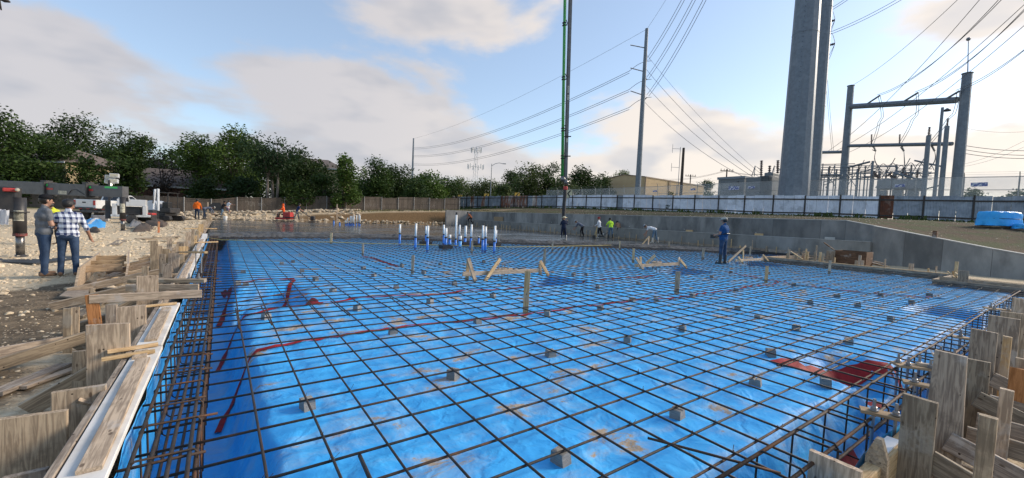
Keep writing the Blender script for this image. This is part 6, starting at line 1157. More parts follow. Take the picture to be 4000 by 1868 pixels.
# wrapped pallet on the grade above the wall
for (u0, u1, vt, vb, lb_, sd_) in ((3832, 3967, 836, 893, 'big bundle wrapped in blue tarpaulin on the grade above the wall', 1), (3982, 4060, 885, 905, 'second low blue wrapped bundle at the right edge', 2)):
    q = GH((u0+u1)/2, vb-4); dp = PX(q)[2]; L = (u1-u0)*dp/FPX; hh = (vb-vt)*dp/FPX; t = thing('wrapped_pallet', lb_, 'bundle', q)
    m = MB(); n = 40; vs = []; ex = R0; ey = V((R0.y, -R0.x, 0)) if 0 else V((sin(yaw), cos(yaw), 0)); rows = [(1.10, .02), (1.06, .2), (1.03, .42), (1.02, .52), (1.01, .8), (.98, .9), (.92, .97), (.6, 1.0), (.02, 1.01)]
    for k, (sc, z) in enumerate(rows):
        for j in range(n):
            a = 2*pi*j/n; ca, sa = cos(a), sin(a); e = 3.2; r_ = (abs(ca)**e+abs(sa)**e)**(-1/e); x, y = ca*r_*L/2*sc, sa*r_*.55*sc; w_ = 1+.05*NZ.noise(V((j*.9, k*1.7, sd_)))+(.10*sin(j*1.1) if k == 0 else 0); p = q+ex*x*w_+ey*y*w_; vs.append((p.x, p.y, q.z+.08+hh*z+.03*NZ.noise(V((j*.6, k, 3)))))
    m.add(vs, [(k*n+j, k*n+(j+1) % n, (k+1)*n+(j+1) % n, (k+1)*n+j) for k in range(len(rows)-1) for j in range(n)]); m.build('tarp', M_TARP, t, smooth=True)
    m = MB(); m.tube([q+ex*(cos(2*pi*j/24)*(abs(cos(2*pi*j/24))**3.2+abs(sin(2*pi*j/24))**3.2)**(-1/3.2)*L/2*1.0)+ey*(sin(2*pi*j/24)*(abs(cos(2*pi*j/24))**3.2+abs(sin(2*pi*j/24))**3.2)**(-1/3.2)*.56)+V((0, 0, .08+hh*.5)) for j in range(25)], .02, 5); m.build('strap', BLACKP, t); board('pallet', q-ex*L*.42+V((0, 0, .04)), q+ex*L*.42+V((0, 0, .04)), .9, .1, W_OLD, t)
p = GH(3651, 938); board('stump', (p.x, p.y, p.z-.1), (p.x, p.y, p.z+.42), .26, .16, M_PLYD, None, (0, 1, 0), 'dark rusty post stub standing behind the sloping wall', 'post'); a, b = GH(2580, 845), GH(2675, 848); a.z += .03; b.z += .03; board('plank', a, b, .2, .04, W_OLD, None, (0, 0, 1), 'pale plank lying on the grade behind the wall', 'plank')
p = GX(1948, 858, XW+.1); m = MB(); a = GX(1930, 849, XW+.2); b = GX(1966, 862, XW+.2); m.box(((a.x-.02), (a.y+b.y)/2, .98), (.03, a.y-b.y, 1.0)); tag(m.build('plywood_patch', W_PLY, org=(XW, a.y, .5)), 'brown plywood sheet leaning on the far part of the wall', 'plywood')
# ------------------------------------------------------------------ stones
M_ROCK = mat('limestone rubble', (.66, .55, .40), .9, (.50, .40, .27), 3, .3, .4, dirt=(.36, .27, .17))
def rock(m, c, r, rn):
    a = rn.uniform(0, 6.28); sx, sy, sz = r*rn.uniform(.7, 1.3), r*rn.uniform(.6, 1.1), r*rn.uniform(.35, .75); vs = []
    for k, (z, q) in enumerate(((-.9, .5), (-.2, 1.), (.5, .85), (.95, .35))):
        for j in range(6): an = a+2*pi*j/6+k*.4; f = q*rn.uniform(.6, 1.3); vs.append((c[0]+cos(an)*sx*f, c[1]+sin(an)*sy*f, c[2]+z*sz+rn.uniform(-.12, .12)*sz))
    m.add(vs, [(k*6+j, k*6+(j+1) % 6, (k+1)*6+(j+1) % 6, (k+1)*6+j) for k in range(3) for j in range(6)]+[tuple(range(6))[::-1], tuple(range(18, 24))])
rn = random.Random(44); m = MB()
for i in range(11000):                                            # rubble over the left yard
    y = 2.5+(rn.random()**1.6)*44; x = -.85-rn.random()**1.2*(1.2+y*.28); dens = sstep(.38, .62, .5+.5*NZ.noise(V((x*.45, y*.3, 6)))+(.18 if y > 11 else -.08)+(.2 if x > -1.9 else 0))
    if rn.random() > dens+.06: continue
    r = (.008+.026*rn.random()**3)*(1+y*.045)*(1.5 if rn.random() < .04 else 1); r *= .55 if y < 9 and x < -1.4 else 1; rock(m, (x, y, gz(x, y)+r*.1), r, rn)
tag(m.build('limestone_rubble', M_ROCK), kind='stuff')
m = MB()
for i in range(900):                                             # stone bank along the far edge
    x = rn.uniform(-3.5, 13.5); t_ = rn.random(); y = 48.7+t_*2.6; z = lerp(.1, bank(x)+.25, sstep(0, .75, t_)); r = rn.uniform(.07, .30)*(1.2 if rn.random() < .1 else .8); rock(m, (x, y, z), r, rn)
for i in range(260): x = rn.uniform(13, 27); y = 48.7+rn.random()*.5; rock(m, (x, y, .1+rn.random()*.35), rn.uniform(.06, .2), rn)
for i in range(200): x = rn.uniform(8, 27); y = 50.4+rn.random()*1.2; rock(m, (x, y, bank(x)+.02), rn.uniform(.04, .12), rn)
tag(m.build('stone_bank', mat('dusty bank stone', (.52, .43, .31), .9, (.36, .28, .19), 3, .3, .4, dirt=(.24, .18, .11))), kind='stuff')
m = MB()
for i in range(300): 
    y = rn.uniform(11, 44); x = -.95-rn.random()**2*4.; r = rn.uniform(.03, .09)*(1+y*.012); rock(m, (x, y, gz(x, y)+r*.2), r, rn)
tag(m.build('large_rubble', M_ROCK), kind='stuff')
m = MB()
for i in range(1200):                                            # clods and straw on the brown grade
    x = rn.uniform(27.7, 45); y = rn.uniform(-2, 40); r = rn.uniform(.015, .05); rock(m, (x, y, gz(x, y)), r, rn)
for i in range(500): x = rn.uniform(2.5, 18); y = rn.uniform(-3, .3); rock(m, (x, y, gz(x, y)), rn.uniform(.01, .04), rn)
tag(m.build('gravel', M_ROCK), kind='stuff')
m = MB()
for i in range(5000):
    x = rn.uniform(6, 33); y = rn.uniform(50.5, 57); z = gz(x, y); h = rn.uniform(.05, .25); a = rn.uniform(0, 6.28); e = V((cos(a), sin(a), 0))*.06; q = V((x, y, z))
    if NZ.noise(V((x*.4, y*.4, 0))) < -.05: continue
    m.add([q-e, q+e, q+V((rn.uniform(-.1, .1), rn.uniform(-.1, .1), h))], [(0, 1, 2)])
tag(m.build('grass', mat('dry grass', (.13, .13, .045), .9, (.20, .16, .08), 2, .3, 0)), kind='stuff')
# ------------------------------------------------------------------ people
import numpy as np
def cloth(name, col, var=.3, scale=9.): return mat(name, col, .85, None, scale, var, .35, spec=.15)
SK = mat('tanned skin', (.36, .19, .12), .55, (.30, .15, .095), 9, .2, .05); SK2 = mat('fair skin', (.46, .27, .19), .55, (.40, .22, .15), 9, .2, .05)
JEAN = cloth('blue denim', (.045, .075, .135), .4, 5); JEAN2 = cloth('dark denim', (.03, .048, .085), .4, 5); JEANL = cloth('light denim', (.12, .19, .27), .3, 5); DARKP = cloth('dark work trousers', (.022, .022, .026)); BOOT = mat('tan leather boot', (.20, .115, .065), .7, None, 9, .3, .2); BOOTW = mat('muddy white rubber boot', (.55, .52, .46), .5, (.28, .26, .23), 6, .4, .1); BOOTD = mat('dark rubber boot', (.03, .03, .03), .5, None, 6, .3, .1); HAIR = mat('black hair', (.012, .010, .009), .5, None, 30, .3, .4); CAPB = cloth('black cap cloth', (.012, .012, .014)); 
def plaid_mat():
    mm, nt, b = P('blue and white plaid'); tc = nd(nt, 'ShaderNodeTexCoord'); sp = nd(nt, 'ShaderNodeSeparateXYZ', ins={0: tc.outputs['Object']})
    def band(v, sc, ph, wd): return mth(nt, 'LESS_THAN', mth(nt, 'FRACT', mth(nt, 'MULTIPLY_ADD', v, sc, ph)), wd)
    x = mth(nt, 'ADD', sp.outputs[0], mth(nt, 'MULTIPLY', sp.outputs[1], .6)); z = sp.outputs[2]
    a = mth(nt, 'ADD', band(x, 10, .1, .45), band(z, 8.5, .3, .45)); c = mixc(nt, mth(nt, 'MULTIPLY', a, .5), (.66, .70, .76), (.035, .05, .13)); thin = mth(nt, 'MAXIMUM', band(x, 10, .78, .07), band(z, 8.5, .98, .07)); c = mixc(nt, mth(nt, 'MULTIPLY', thin, .7), c, (.02, .03, .09))
    nt.links.new(c, b.inputs['Base Color']); b.inputs['Roughness'].default_value = .85; b.inputs['Specular IOR Level'].default_value = .15; bump(nt, b, noi(nt, tc.outputs['Object'], 8, 4, .6), .5, .03); return mm
PLAID = plaid_mat()
def caps_mesh(m, p0, p1, r0, r1, n=12):
    p0, p1 = V(p0), V(p1); d = p1-p0; L = d.length
    if L < 1e-4: m.ball(p0, r0, n, 8); return
    u = d/L; pts = []; rs = []
    for k in range(5): a = pi/2*(1-k/4); pts.append(p0-u*r0*sin(a)); rs.append(max(.001, r0*cos(a)))
    for k in range(5): a = pi/2*k/4; pts.append(p1+u*r1*sin(a)); rs.append(max(.001, r1*cos(a)))
    m.tube(pts, rs, n)
def person(label, feet, az, H, ms, pose=None, voxel=.03, group=None, head='cap', hmat=None, belly=0., sleeve='short', untuck=True, armsc=1.):
    """ms: skin, shirt, trousers, shoes"""
    pose = pose or {}; k = H/1.75; lean = pose.get('lean', .03); legs = pose.get('legs', ((.02, .05, .03), (-.03, .05, .03))); C = []
    def leg_chain(hip, s, l):
        hf, ho, kf = l; kn = hip+V((s*sin(ho)*.43, sin(hf)*.43, -cos(hf)*.43*cos(ho))); an = kn+V((s*sin(ho)*.3, sin(hf-kf)*.42, -cos(hf-kf)*.42)); return kn, an
    ks = [leg_chain(V((s*.09, 0, 0)), s, l) for s, l in zip((-1, 1), legs)]; hz = .085-min(an.z for kn, an in ks); hp = V((0, 0, hz))
    sd_ = V((0, sin(lean), cos(lean))); fw = V((0, cos(lean), -sin(lean))); tw = pose.get('twist', 0.); rx = V((cos(tw), sin(tw), 0))
    for s, (kn, an) in zip((-1, 1), ks):
        h = V((s*.085, 0, hz)); kn = kn+hp; an = an+hp; C += [(h, kn, .098, .066, 2), (kn, an, .066, .052, 2), (kn+V((0, -.015, -.1)), kn+V((0, -.015, -.16)), .062, .058, 2), (an+V((0, -.05, -.045)), an+V((s*.03, .15, -.055)), .042, .036, 3), (an+V((0, 0, -.03)), an+V((0, 0, .05 if ms[3] not in (BOOTW, BOOTD) else .24)), .054, .060, 3 if ms[3] in (BOOTW, BOOTD) else 2)]
    pel = hp+sd_*.03; wa = hp+sd_*.17; ch = hp+sd_*.34; sh = hp+sd_*.465; nk = hp+sd_*.53
    C += [(pel-rx*.07, pel+rx*.07, .108, .108, 2), (hp-V((.06, .02, .03)), hp+V((.06, -.02, -.03)), .105, .105, 2), (wa-rx*.065+fw*belly*.5, wa+rx*.065+fw*belly*.5, .108+belly*.4, .108+belly*.4, 1), (ch-rx*.085, ch+rx*.085, .122+belly*.2, .122+belly*.2, 1), (sh-rx*.12-sd_*.02, sh+rx*.12-sd_*.02, .078, .078, 1), (wa, ch, .13+belly*.3, .125, 1), (sh, nk+sd_*.02, .07, .058, 1)]
    if untuck: q = hp+sd_*.01; C += [(q-rx*.075, q+rx*.075, .120, .120, 1), (q, wa, .13, .125, 1)]
    hl = pose.get('head', lean*.6); ht = pose.get('turn', 0.); hd = V((0, sin(hl), cos(hl))); hc = nk+hd*.135+V((0, sin(hl)*.02+.015, 0)); face = (Matrix.Rotation(ht, 3, 'Z') @ V((0, cos(hl), -sin(hl)))); hr = face.cross(hd).normalized()
    C += [(nk, hc-hd*.05, .056, .052, 0), (hc+hd*.035-face*.012, hc+hd*.03+face*.0, .098, .094, 0), (hc+face*.02-hd*.03, hc+face*.03-hd*.075, .072, .045, 0), (hc+face*.088-hd*.0, hc+face*.108-hd*.028, .012, .017, 0), (hc+face*.07+hd*.022-hr*.03, hc+face*.07+hd*.022+hr*.03, .022, .022, 0)]
    for s in (-1, 1): C.append((hc+hr*s*.088+hd*.015, hc+hr*s*.09-hd*.02, .02, .013, 0))
    hands = []
    for s, key in ((-1, 'L'), (1, 'R')):
        S0 = sh+rx*s*.175-sd_*.015; e, w_ = pose.get(key, ((s*.05, -.02, -.29), (s*.04, .06, -.54))); E_ = S0+V(e)*armsc; W_ = S0+V(w_)*armsc; sl = {'short': .62, 'long': 1.2, 'none': -1, 'rolled': 1.0}[sleeve]
        if sl >= 1: C.append((S0, E_, .060, .050, 1))
        else: mid = S0.lerp(E_, sl); C += [(S0, mid, .059, .054, 1), (mid, E_, .047, .043, 0)]
        if sl > 1.1: C.append((E_, W_, .047, .038, 1))
        else:
            if sleeve == 'rolled': C.append((E_, E_.lerp(W_, .2), .052, .05, 1))
            C.append((E_, W_, .043, .030, 0))
        hands.append((W_, (W_-E_).normalized(), s))
        C.append((W_, W_+(W_-E_).normalized()*.07, .03, .036, 0))
    if head == 'hood': C += [(hc+hd*.04-face*.03, hc-hd*.03-face*.02, .118, .11, 1), (nk-fw*.02, hc-hd*.06, .09, .1, 1)]
    m = MB()
    for p0, p1, r0, r1, mi in C: caps_mesh(m, p0*k, p1*k, r0*k, r1*k)
    tmp = m.build('tmp', SK); md = tmp.modifiers.new('r', 'REMESH'); md.mode = 'VOXEL'; md.voxel_size = voxel; md2 = tmp.modifiers.new('s', 'SMOOTH'); md2.factor = .5; md2.iterations = 3
    bpy.context.view_layer.update(); me = bpy.data.meshes.new_from_object(tmp.evaluated_get(bpy.context.evaluated_depsgraph_get())); bpy.data.objects.remove(tmp)
    n = len(me.polygons); ctr = np.empty(n*3); me.polygons.foreach_get('center', ctr); ctr = ctr.reshape(-1, 3); best = np.full(n, 9.); idx = np.zeros(n, int)
    for p0, p1, r0, r1, mi in C:
        a, b = np.array(p0*k), np.array(p1*k); ab = b-a; L2_ = max(1e-9, ab @ ab); t = np.clip((ctr-a) @ ab/L2_, 0, 1); dd = np.linalg.norm(ctr-(a+t[:, None]*ab), axis=1)-(r0+(r1-r0)*t)*k; mk = dd < best; best[mk] = dd[mk]; idx[mk] = mi
    me.materials.clear(); [me.materials.append(x) for x in ms]; me.polygons.foreach_set('material_index', idx.tolist()); 
    # fingers
    b = bmesh.new(); b.from_mesh(me); f = MB()
    for W_, d, s in hands:
        ax = V((0, 0, 1)) if abs(d.z) < .8 else V((0, 1, 0)); pl_ = d.cross(ax).normalized(); nn = pl_.cross(d).normalized()
        for j, L in enumerate((.070, .082, .076, .060)): q = W_+d*.085+nn*(j-1.5)*.019; f.tube([p*k for p in (q, q+d*L*.5+pl_*.006*s, q+d*L*.85+pl_*.024*s)], [.0105*k, .0095*k, .007*k], 6)
        q = W_+d*.03+nn*.028; f.tube([p*k for p in (q, q+nn*.03+d*.03, q+nn*.038+d*.062)], [.0125*k, .011*k, .008*k], 6)
    vb = [b.verts.new(p) for p in f.v]
    for fc in f.f:
        try: b.faces.new([vb[i] for i in fc]).material_index = 0
        except ValueError: pass
    b.to_mesh(me); b.free(); me.polygons.foreach_set('use_smooth', [True]*len(me.polygons))
    root = thing('person', label, 'person', feet, group, rz=-rad(az)); me.name = 'body'; o = bpy.data.objects.new('body', me); COL.objects.link(o); o.parent = root
    M = Matrix((hr, face, hd)).transposed().to_4x4(); M.translation = hc*k
    if head in ('cap', 'capback'):
        c = MB(); c.ball((0, 0, 0), (.112*k, .118*k, .10*k), 16, 10); c.v = [(x, y-.01*k, max(z, -.005)) for x, y, z in c.v]; c.v = [tuple(M @ V((x, y, z+.055*k))) for x, y, z in c.v]; h = c.build('cap', hmat or CAPB, root, smooth=True)
        c = MB(); pts = [(.085*cos(a)*k, (.085+.10*max(0, sin(a)))*k, (.058-.012*sin(a))*k) for a in [pi*i/10 for i in range(11)]]; c.prism([M @ V(p) for p in pts], M.to_3x3() @ V((0, 0, .008*k))); c.build('brim', hmat or CAPB, h)
    if head in ('hair', 'capback', 'cap'):
        c = MB(); sz = 1. if head == 'hair' else .93; c.ball((0, 0, 0), (.108*k*sz, .118*k*sz, .118*k*sz), 16, 12); nv = []
        for x, y, z in c.v: fr = max(0, y/(.118*k)); z2 = max(z, (-.10+.125*sstep(-.1, .75, fr))*k); nv.append(tuple(M @ V((x, min(y, .088*k)-.014*k, z2+.03*k))))
        c.v = nv; c.build('hair', HAIR if hmat is None or head != 'hair' else hmat, root, smooth=True)
    if head == 'straw':
        c = MB(); c.lathe([(.235*k, .045*k), (.20*k, .03*k), (.115*k, .04*k), (.108*k, .10*k), (.085*k, .155*k), (.03*k, .165*k)], (0, 0, 0), 20); c.v = [tuple(M @ V((x, y, z+(.05*k*(x/(.235*k))**2 if hypot(x, y) > .15*k else 0)+.02*k))) for x, y, z in c.v]; c.build('straw_hat', mat('straw', (.62, .54, .36), .8, None, 9, .2, .2), root, smooth=True)
    if head == 'beanie':
        c = MB(); c.ball((0, 0, 0), (.112*k, .118*k, .115*k), 16, 10); c.v = [tuple(M @ V((x, y-.012*k, max(z, -.02*k)+.045*k))) for x, y, z in c.v]; c.build('beanie', hmat, root, smooth=True)
    if head != 'hood' or True:
        for s in (-1, 1): c = MB(); q = M @ V((s*.033*k, .088*k, .008*k)); c.ball(q, .011*k, 8, 6); c.build('eye', HAIR, root, smooth=True)
    root['k'] = k; return root, hands, k
def loc(u, v, dep): return GD(u, v, dep)
def gfeet(u, v, z): return G(u, v, z)
viewaz = lambda u: math.degrees(yaw+math.atan((u-2000)/FPX))
GREYT = cloth('grey cotton', (.165, .175, .19)); p_ = gfeet(175, 1076, -.28)
person('man in grey t-shirt, black cap and jeans standing with crossed arms', p_, viewaz(170)+74, 1.80, (SK2, GREYT, JEAN, BOOT), {'L': ((-.05, .06, -.27), (.17, .22, -.20)), 'R': ((.05, .04, -.28), (-.19, .23, -.22)), 'head': .08, 'turn': -.1, 'legs': ((.06, .06, .04), (-.04, .06, .02))}, .013, belly=.05, hmat=CAPB)
p_ = gfeet(268, 1076, -.28)
person('dark-haired man in blue plaid shirt and jeans seen from behind', p_, viewaz(265)+12, 1.72, (SK, PLAID, JEAN, BOOT), {'L': ((-.10, -.02, -.26), (-.10, .20, -.30)), 'R': ((.11, -.03, -.27), (.16, .07, -.50)), 'head': .25, 'turn': -.7, 'lean': .08, 'legs': ((.04, .05, .05), (.0, .05, .02))}, .013, head='hair', belly=.03, sleeve='rolled')
VEST = cloth('yellow safety vest', (.62, .66, .06)); p_ = GD(243, 1000, 15.2); p_.z = gz(p_.x, p_.y)
person('person in a yellow vest mostly hidden behind the two men', p_, viewaz(243)-60, 1.62, (SK, VEST, DARKP, BOOT), {'lean': .5, 'head': .5, 'L': ((0, .1, -.27), (0, .3, -.4)), 'R': ((0, .1, -.27), (0, .3, -.4)), 'legs': ((.25, .05, .4), (.1, .05, .3))}, .025, hmat=CAPB)
ORG_ = cloth('orange shirt', (.80, .16, .02)); HOOD = cloth('orange hooded jacket', (.85, .13, .03)); NAVY = cloth('navy shirt', (.02, .035, .10)); BLK = cloth('black shirt', (.02, .02, .024)); WHT = cloth('white shirt', (.66, .67, .70), .15); BROWN = cloth('rust shirt', (.30, .10, .045)); LIME = cloth('lime safety shirt', (.48, .80, .06), .2); TANS = cloth('tan shirt', (.36, .20, .12)); GREYB = cloth('grey blue shirt', (.14, .16, .21)); BLUE = cloth('blue t-shirt', (.02, .075, .20), .3); DNAVY = cloth('dark navy overalls', (.018, .026, .055)); RBE = cloth('red bandana', (.30, .03, .03)); WCAP = cloth('pale cap', (.45, .43, .38)); GCAP = cloth('grey cap', (.28, .30, .34))
p_ = GD(770, 858, 35); person('worker in an orange shirt standing by the far left form, seen from behind', p_, viewaz(770)+15, 1.75, (SK, ORG_, JEAN2, BOOTD), {'turn': -.6, 'L': ((-.1, .02, -.27), (-.1, .12, -.45)), 'R': ((.1, .03, -.27), (.09, .14, -.46))}, .03, 'far workers', 'hair', sleeve='long', belly=.03)
p_ = GD(797, 856, 36); person('bending worker in a grey shirt and white cap at the far left form', p_, viewaz(800)+80, 1.7, (SK, GREYB, JEAN2, BOOTD), {'lean': 1.35, 'head': 1.5, 'L': ((-.02, .10, -.27), (.0, .15, -.50)), 'R': ((.02, .16, -.25), (.0, .26, -.45)), 'legs': ((.2, .06, .15), (-.05, .06, .05))}, .03, 'far workers', hmat=WCAP, sleeve='long')
p_ = GD(868, 851, 41); person('worker in black at the red walk-behind machine', p_, viewaz(868)+70, 1.72, (SK, BLK, JEANL, BOOTD), {'lean': .3, 'L': ((-.05, .18, -.22), (0, .42, -.2)), 'R': ((.05, .18, -.22), (.0, .42, -.22)), 'legs': ((.35, .05, .3), (-.2, .05, .15))}, .035, 'far workers', hmat=CAPB)
p_ = GD(890, 847, 42.5); person('worker in a white shirt behind the red walk-behind machine', p_, viewaz(890)+60, 1.72, (SK, WHT, JEANL, BOOTD), {'lean': .15, 'L': ((-.1, .15, -.18), (-.05, .42, -.1)), 'R': ((.2, .1, -.1), (.42, .18, -.12))}, .035, 'far workers', 'hair')
rp = GD(1108, 853, 41.5); rp.z = .09+.62
person('worker in an orange hood riding the red power trowel', rp-V((0, 0, .18)), viewaz(1108)-75, 1.68, (SK, HOOD, cloth('khaki trousers', (.22, .17, .12)), BOOTD), {'legs': ((1.3, .12, 1.1), (1.3, .12, 1.1)), 'lean': .12, 'L': ((-.06, .12, -.25), (-.03, .34, -.30)), 'R': ((.06, .12, -.25), (.03, .34, -.30))}, .03, 'far workers', 'hood', sleeve='long')
p_ = GD(1160, 858, 42.5); person('worker in a navy shirt pushing a walk-behind trowel', p_, viewaz(1160)+75, 1.72, (SK, NAVY, cloth('grey work trousers', (.12, .13, .15)), BOOTD), {'lean': .35, 'head': .3, 'L': ((-.03, .12, -.26), (.0, .36, -.38)), 'R': ((.03, .12, -.26), (.0, .36, -.38)), 'legs': ((.35, .05, .2), (-.35, .05, .1))}, .03, 'far workers', 'hair')
p_ = GD(1840, 874, 48); person('crouching worker in a rust shirt at the far corner of the wall', p_, viewaz(1840)-70, 1.65, (SK, BROWN, DARKP, BOOTD), {'lean': .7, 'head': .6, 'legs': ((.9, .1, 1.3), (.2, .1, 1.1)), 'L': ((-.03, .12, -.26), (.0, .25, -.45)), 'R': ((.03, .12, -.26), (.0, .25, -.45))}, .035, 'concrete crew')
p_ = GD(2200, 938, 28.6); hat_ = person('worker in a straw hat and dark navy overalls holding the pump hose', p_, viewaz(2200)-15, 1.62, (SK, DNAVY, DNAVY, BOOTW), {'L': ((-.06, .10, -.24), (.06, .28, -.16)), 'R': ((.10, .08, -.22), (.14, .22, .04)), 'legs': ((.05, .14, .05), (.0, .16, .05))}, .026, 'concrete crew', 'straw', sleeve='long', untuck=True)
p_ = GD(2274, 926, 33.5); person('bending worker in a grey shirt and pale cap behind the hose', p_, viewaz(2274)-80, 1.68, (SK, GREYB, DARKP, BOOTD), {'lean': 1.05, 'head': .9, 'L': ((-.02, .14, -.25), (0, .30, -.45)), 'R': ((.02, .14, -.25), (0, .26, -.48)), 'legs': ((.3, .08, .35), (.05, .08, .3))}, .028, 'concrete crew', hmat=GCAP, sleeve='rolled')
p_ = GD(2340, 931, 32.6); rh = person('worker in a white shirt and red bandana holding a shovel', p_, viewaz(2340)-70, 1.68, (SK, WHT, DARKP, BOOTW), {'lean': .15, 'L': ((-.04, .06, -.27), (.02, .28, -.36)), 'R': ((.05, .02, -.28), (.06, .24, -.42)), 'legs': ((.1, .06, .1), (-.25, .06, .25))}, .026, 'concrete crew', 'beanie', RBE, sleeve='long')
p_ = GD(2384, 932, 32.6); person('worker in a lime green shirt seen from behind', p_, viewaz(2384)-25, 1.66, (SK, LIME, JEANL, BOOTD), {'lean': .28, 'head': .5, 'L': ((-.14, .06, -.24), (-.05, .26, -.36)), 'R': ((.13, .06, -.24), (.05, .26, -.36)), 'legs': ((.12, .06, .12), (-.1, .06, .05))}, .026, 'concrete crew', hmat=CAPB, sleeve='long')
p_ = GD(2416, 930, 34); person('stooping worker in a tan shirt right of the lime worker', p_, viewaz(2416)-20, 1.62, (SK, TANS, DARKP, BOOTD), {'lean': .75, 'head': 1.1, 'L': ((-.03, .12, -.26), (.0, .26, -.45)), 'R': ((.03, .12, -.26), (.0, .26, -.45)), 'legs': ((.15, .1, .1), (.0, .14, .1))}, .028, 'concrete crew', hmat=CAPB)
p_ = GD(2556, 949, 27.4); person('worker in a white t-shirt bending far over with a board', p_, viewaz(2556)-80, 1.68, (SK, WHT, JEANL, BOOTW), {'lean': 1.3, 'head': 1.2, 'L': ((-.03, .08, -.27), (.0, .12, -.52)), 'R': ((.03, .14, -.25), (.0, .26, -.45)), 'legs': ((.25, .1, .25), (-.15, .1, .15))}, .026, 'concrete crew', hmat=GCAP)
p_ = G(2820, 1031, .01); bm_ = person('stocky man in a blue t-shirt, pale cap and jeans standing on the mat', p_, viewaz(2820)-62, 1.78, (SK, BLUE, JEAN, BOOTD), {'L': ((-.10, .02, -.27), (.03, .26, -.34)), 'R': ((.10, .03, -.28), (-.02, .28, -.36)), 'lean': -.02, 'head': .12}, .018, 'concrete crew', hmat=WCAP, belly=.08)
# pump remote on the belt of the man in blue
q = p_+V((0, 0, 1.02)); d = V((sin(rad(viewaz(2820)-62)), cos(rad(viewaz(2820)-62)), 0)); m = MB(); m.box(q+d*.36, (.30, .18, .14), -rad(viewaz(2820)-62)); t = thing('pump_remote', 'black pump remote control held by the man in blue', 'remote control', q); m.build('box', BLACKP, t, bev=.02); m = MB(); n = V((d.y, -d.x, 0)); m.tube([q+d*.30-n*.1, q+d*.1-n*.24+V((0, 0, .07)), q-d*.16-n*.1+V((0, 0, .13)), q-d*.16+n*.1+V((0, 0, .13)), q+d*.1+n*.24+V((0, 0, .07)), q+d*.30+n*.1], .022, 6); m.build('belt', BLACKP, t)
# tools
M_HAND = mat('yellow tool handle', (.60, .42, .12), .5, None, 6, .2, 0)
def tool(name, label, a, b, blade, mt=M_HAND):
    t = thing(name, label, 'tool', a); m = MB(); m.tube([a, b], .02, 6); m.build('handle', mt, t); m = MB(); m.box(a+V((0, 0, .05)), blade, -yaw); m.build('blade', M_PUMPB, t); return t
tool('shovel', 'yellow handled shovel held by the worker in the red bandana', GD(2320, 929, 32.2), GD(2334, 885, 32.3), (.24, .04, .3)); tool('come_along_rake', 'long rake reaching from the lime worker to the left', GD(2348, 926, 32), GD(2378, 906, 32.2), (.5, .05, .12), M_PUMPB)
a, b = GD(2508, 956, 26.6), GD(2536, 924, 26.8); board('screed_board', a, b, .10, .045, W_NEW, None, label='pale screed board slanting from the hands of the bending white shirt worker', cat='plank'); a = GD(2532, 955, 26.5); board('grade_stake', (a.x, a.y, -.1), (a.x, a.y, a.z+.5), .09, .04, W_OLD, None, (0, 1, 0), 'dark stake in front of the bending white shirt worker', 'stake', 'grade stakes standing in the mat')
# ride-on trowel
c = GD(1112, 858, 41.5); c.z = .09; t = thing('ride_on_trowel', 'red ride-on power trowel on the wet slab', 'power trowel', c); dd = R0
for s in (-.55, .55):
    m = MB(); q = c+dd*s; pts = [q+V((cos(2*pi*j/20)*.6, sin(2*pi*j/20)*.6, .10)) for j in range(21)]; m.tube(pts, .025, 6); m.build('guard_ring', M_PUMPB, t)
    for k in range(4): a = pi*k/4+.2; m = MB(); m.bar(q-V((cos(a), sin(a), 0))*.52+V((0, 0, .04)), q+V((cos(a), sin(a), 0))*.52+V((0, 0, .04)), .15, .012); m.build('blade', M_CHROME, t)
m = MB(); m.box(c+dd*.35+V((0, 0, .62)), (.75, .7, .7), -yaw); m.build('engine_housing', M_RED, t, bev=.06); m = MB(); m.box(c-dd*.25+V((0, 0, .32)), (1.0, .8, .2), -yaw); m.build('deck', M_RED, t, bev=.03); m = MB(); m.box(c-dd*.05+V((0, 0, .72)), (.42, .42, .14), -yaw); m.build('seat', BLACKP, t, bev=.04); m = MB(); m.box(c+dd*.4+V((0, 0, .45)), (.85, .75, .12), -yaw); m.build('bumper', BLACKP, t, bev=.03)
for s in (-.25, .25): m = MB(); q = c-dd*.62+V((sin(yaw), cos(yaw), 0))*s; m.tube([q+V((0, 0, .35)), q+V((0, 0, .95)), q+dd*.1+V((0, 0, 1.0))], .025, 6); m.build('control_lever', M_RED, t)
def walk_trowel(label, c, hand, mt):
    t = thing('walk_behind_trowel', label, 'power trowel', c); m = MB(); m.tube([c+V((cos(2*pi*j/20)*.5, sin(2*pi*j/20)*.5, .12)) for j in range(21)], .03, 6); m.build('guard_ring', mt, t); m = MB(); m.lathe([(.46, .02), (.47, .05), (.1, .08)], c, 16); m.build('blades', M_CHROME, t); m = MB(); m.box(c+V((0, 0, .42)), (.4, .36, .45), -yaw); m.build('engine', M_PUMPB, t, bev=.05); n = V((-(hand-c).y, (hand-c).x, 0)).normalized()
    for s in (-.1, .1): m = MB(); m.tube([c+n*s+V((0, 0, .35)), hand+n*s], .02, 6); m.build('handle', mt if s < 0 else M_PUMPB, t)
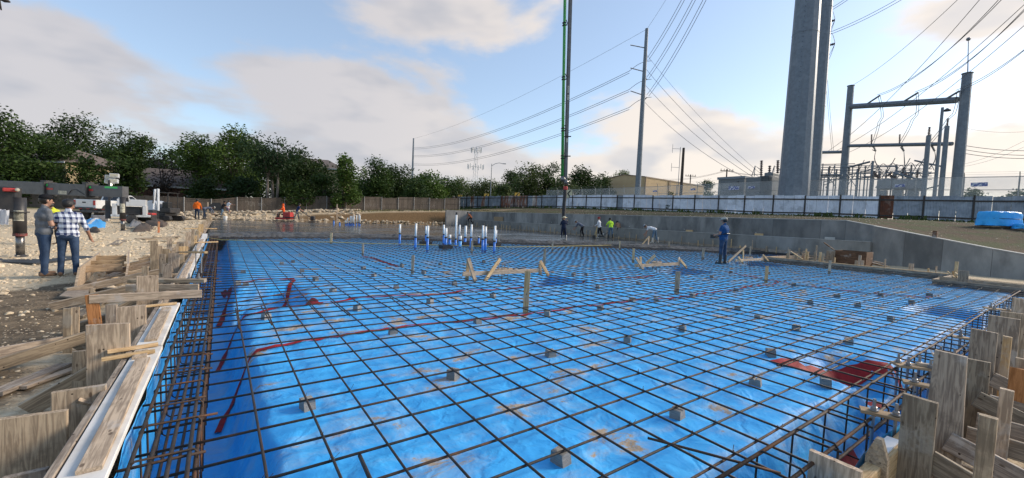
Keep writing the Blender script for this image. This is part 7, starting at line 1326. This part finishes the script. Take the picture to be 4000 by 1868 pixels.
c = GD(1222, 858, 43); c.z = .09; walk_trowel('black walk-behind trowel pushed by the worker in navy', c, GD(1172, 822, 42.6), M_PUMPB); c = GD(908, 854, 41.5); c.z = .09; walk_trowel('red walk-behind trowel beside the worker in black', c, GD(882, 808, 41.5), M_RED)
m = MB(); c = GD(880, 852, 40); m.lathe([(.15, .0), (.18, .36), (.17, .36), (.14, .02)], V((c.x, c.y, .09)), 14); tag(m.build('bucket', M_PVC, org=(c.x, c.y, .09)), 'white bucket on the wet slab by the worker in black', 'bucket')
# branch tip at the upper left
m = MB(); a, b = GD(-60, -30, 6), GD(38, 8, 6); m.tube([a, a.lerp(b, .4)+V((0, 0, .03)), a.lerp(b, .8), b], [.06, .05, .035, .012], 7); m.tube([a.lerp(b, .5), GD(5, 40, 6.1)], [.03, .008], 6)
tag(m.build('branch', M_BARKD, org=a, smooth=True), 'dark branch tip poking in at the top left corner', 'branch')
# second row of switchgear behind the breakers: switch stands with insulator stacks and thin bus pipes
b2_ = thing('switch_stand_row', 'rear row of thin steel switch stands with insulator stacks behind the circuit breakers', 'steel frame', sub(3400, 765, 74)); rk = random.Random(17)
for k in range(15):
    u = 3205+k*29+rk.uniform(-6, 6); vt = rk.uniform(668, 700); q = sub(u, vt, 74); m = MB(); m.tube([V((q.x, q.y, YARD)), q], .09, 6); m.build('stand', M_POLE, b2_); ins(q, q+V((0, 0, 1.1)), .16, M_INS if k % 2 else M_GINS, b2_)
    if k % 2 == 0: m = MB(); m.bar(q-V((0, 1.0, 0)), q+V((0, 1.0, 0)), .12, .14); m.build('crossarm', M_POLE, b2_); m = MB(); m.tube([q+V((0, .9, 0)), q+V((0, .2, 1.9))], .05, 5); m.build('switch_blade', M_POLE, b2_)
for v0, v1 in ((648, 645), (662, 660), (676, 672), (690, 688), (702, 701)): m = MB(); m.tube([sub(3195, v0, 75), sub(3640, v1, 75)], .05, 6); m.build('bus_pipe', M_POLE, b2_)
for u in (3225, 3305, 3420, 3480): m = MB(); a, b = sub(u, 735, 70), sub(u+42, 670, 70); m.tube([a, b], .05, 6); m.tube([sub(u+42, 735, 70), sub(u, 675, 70)], .05, 6); m.build('diagonal', M_POLE, b2_)
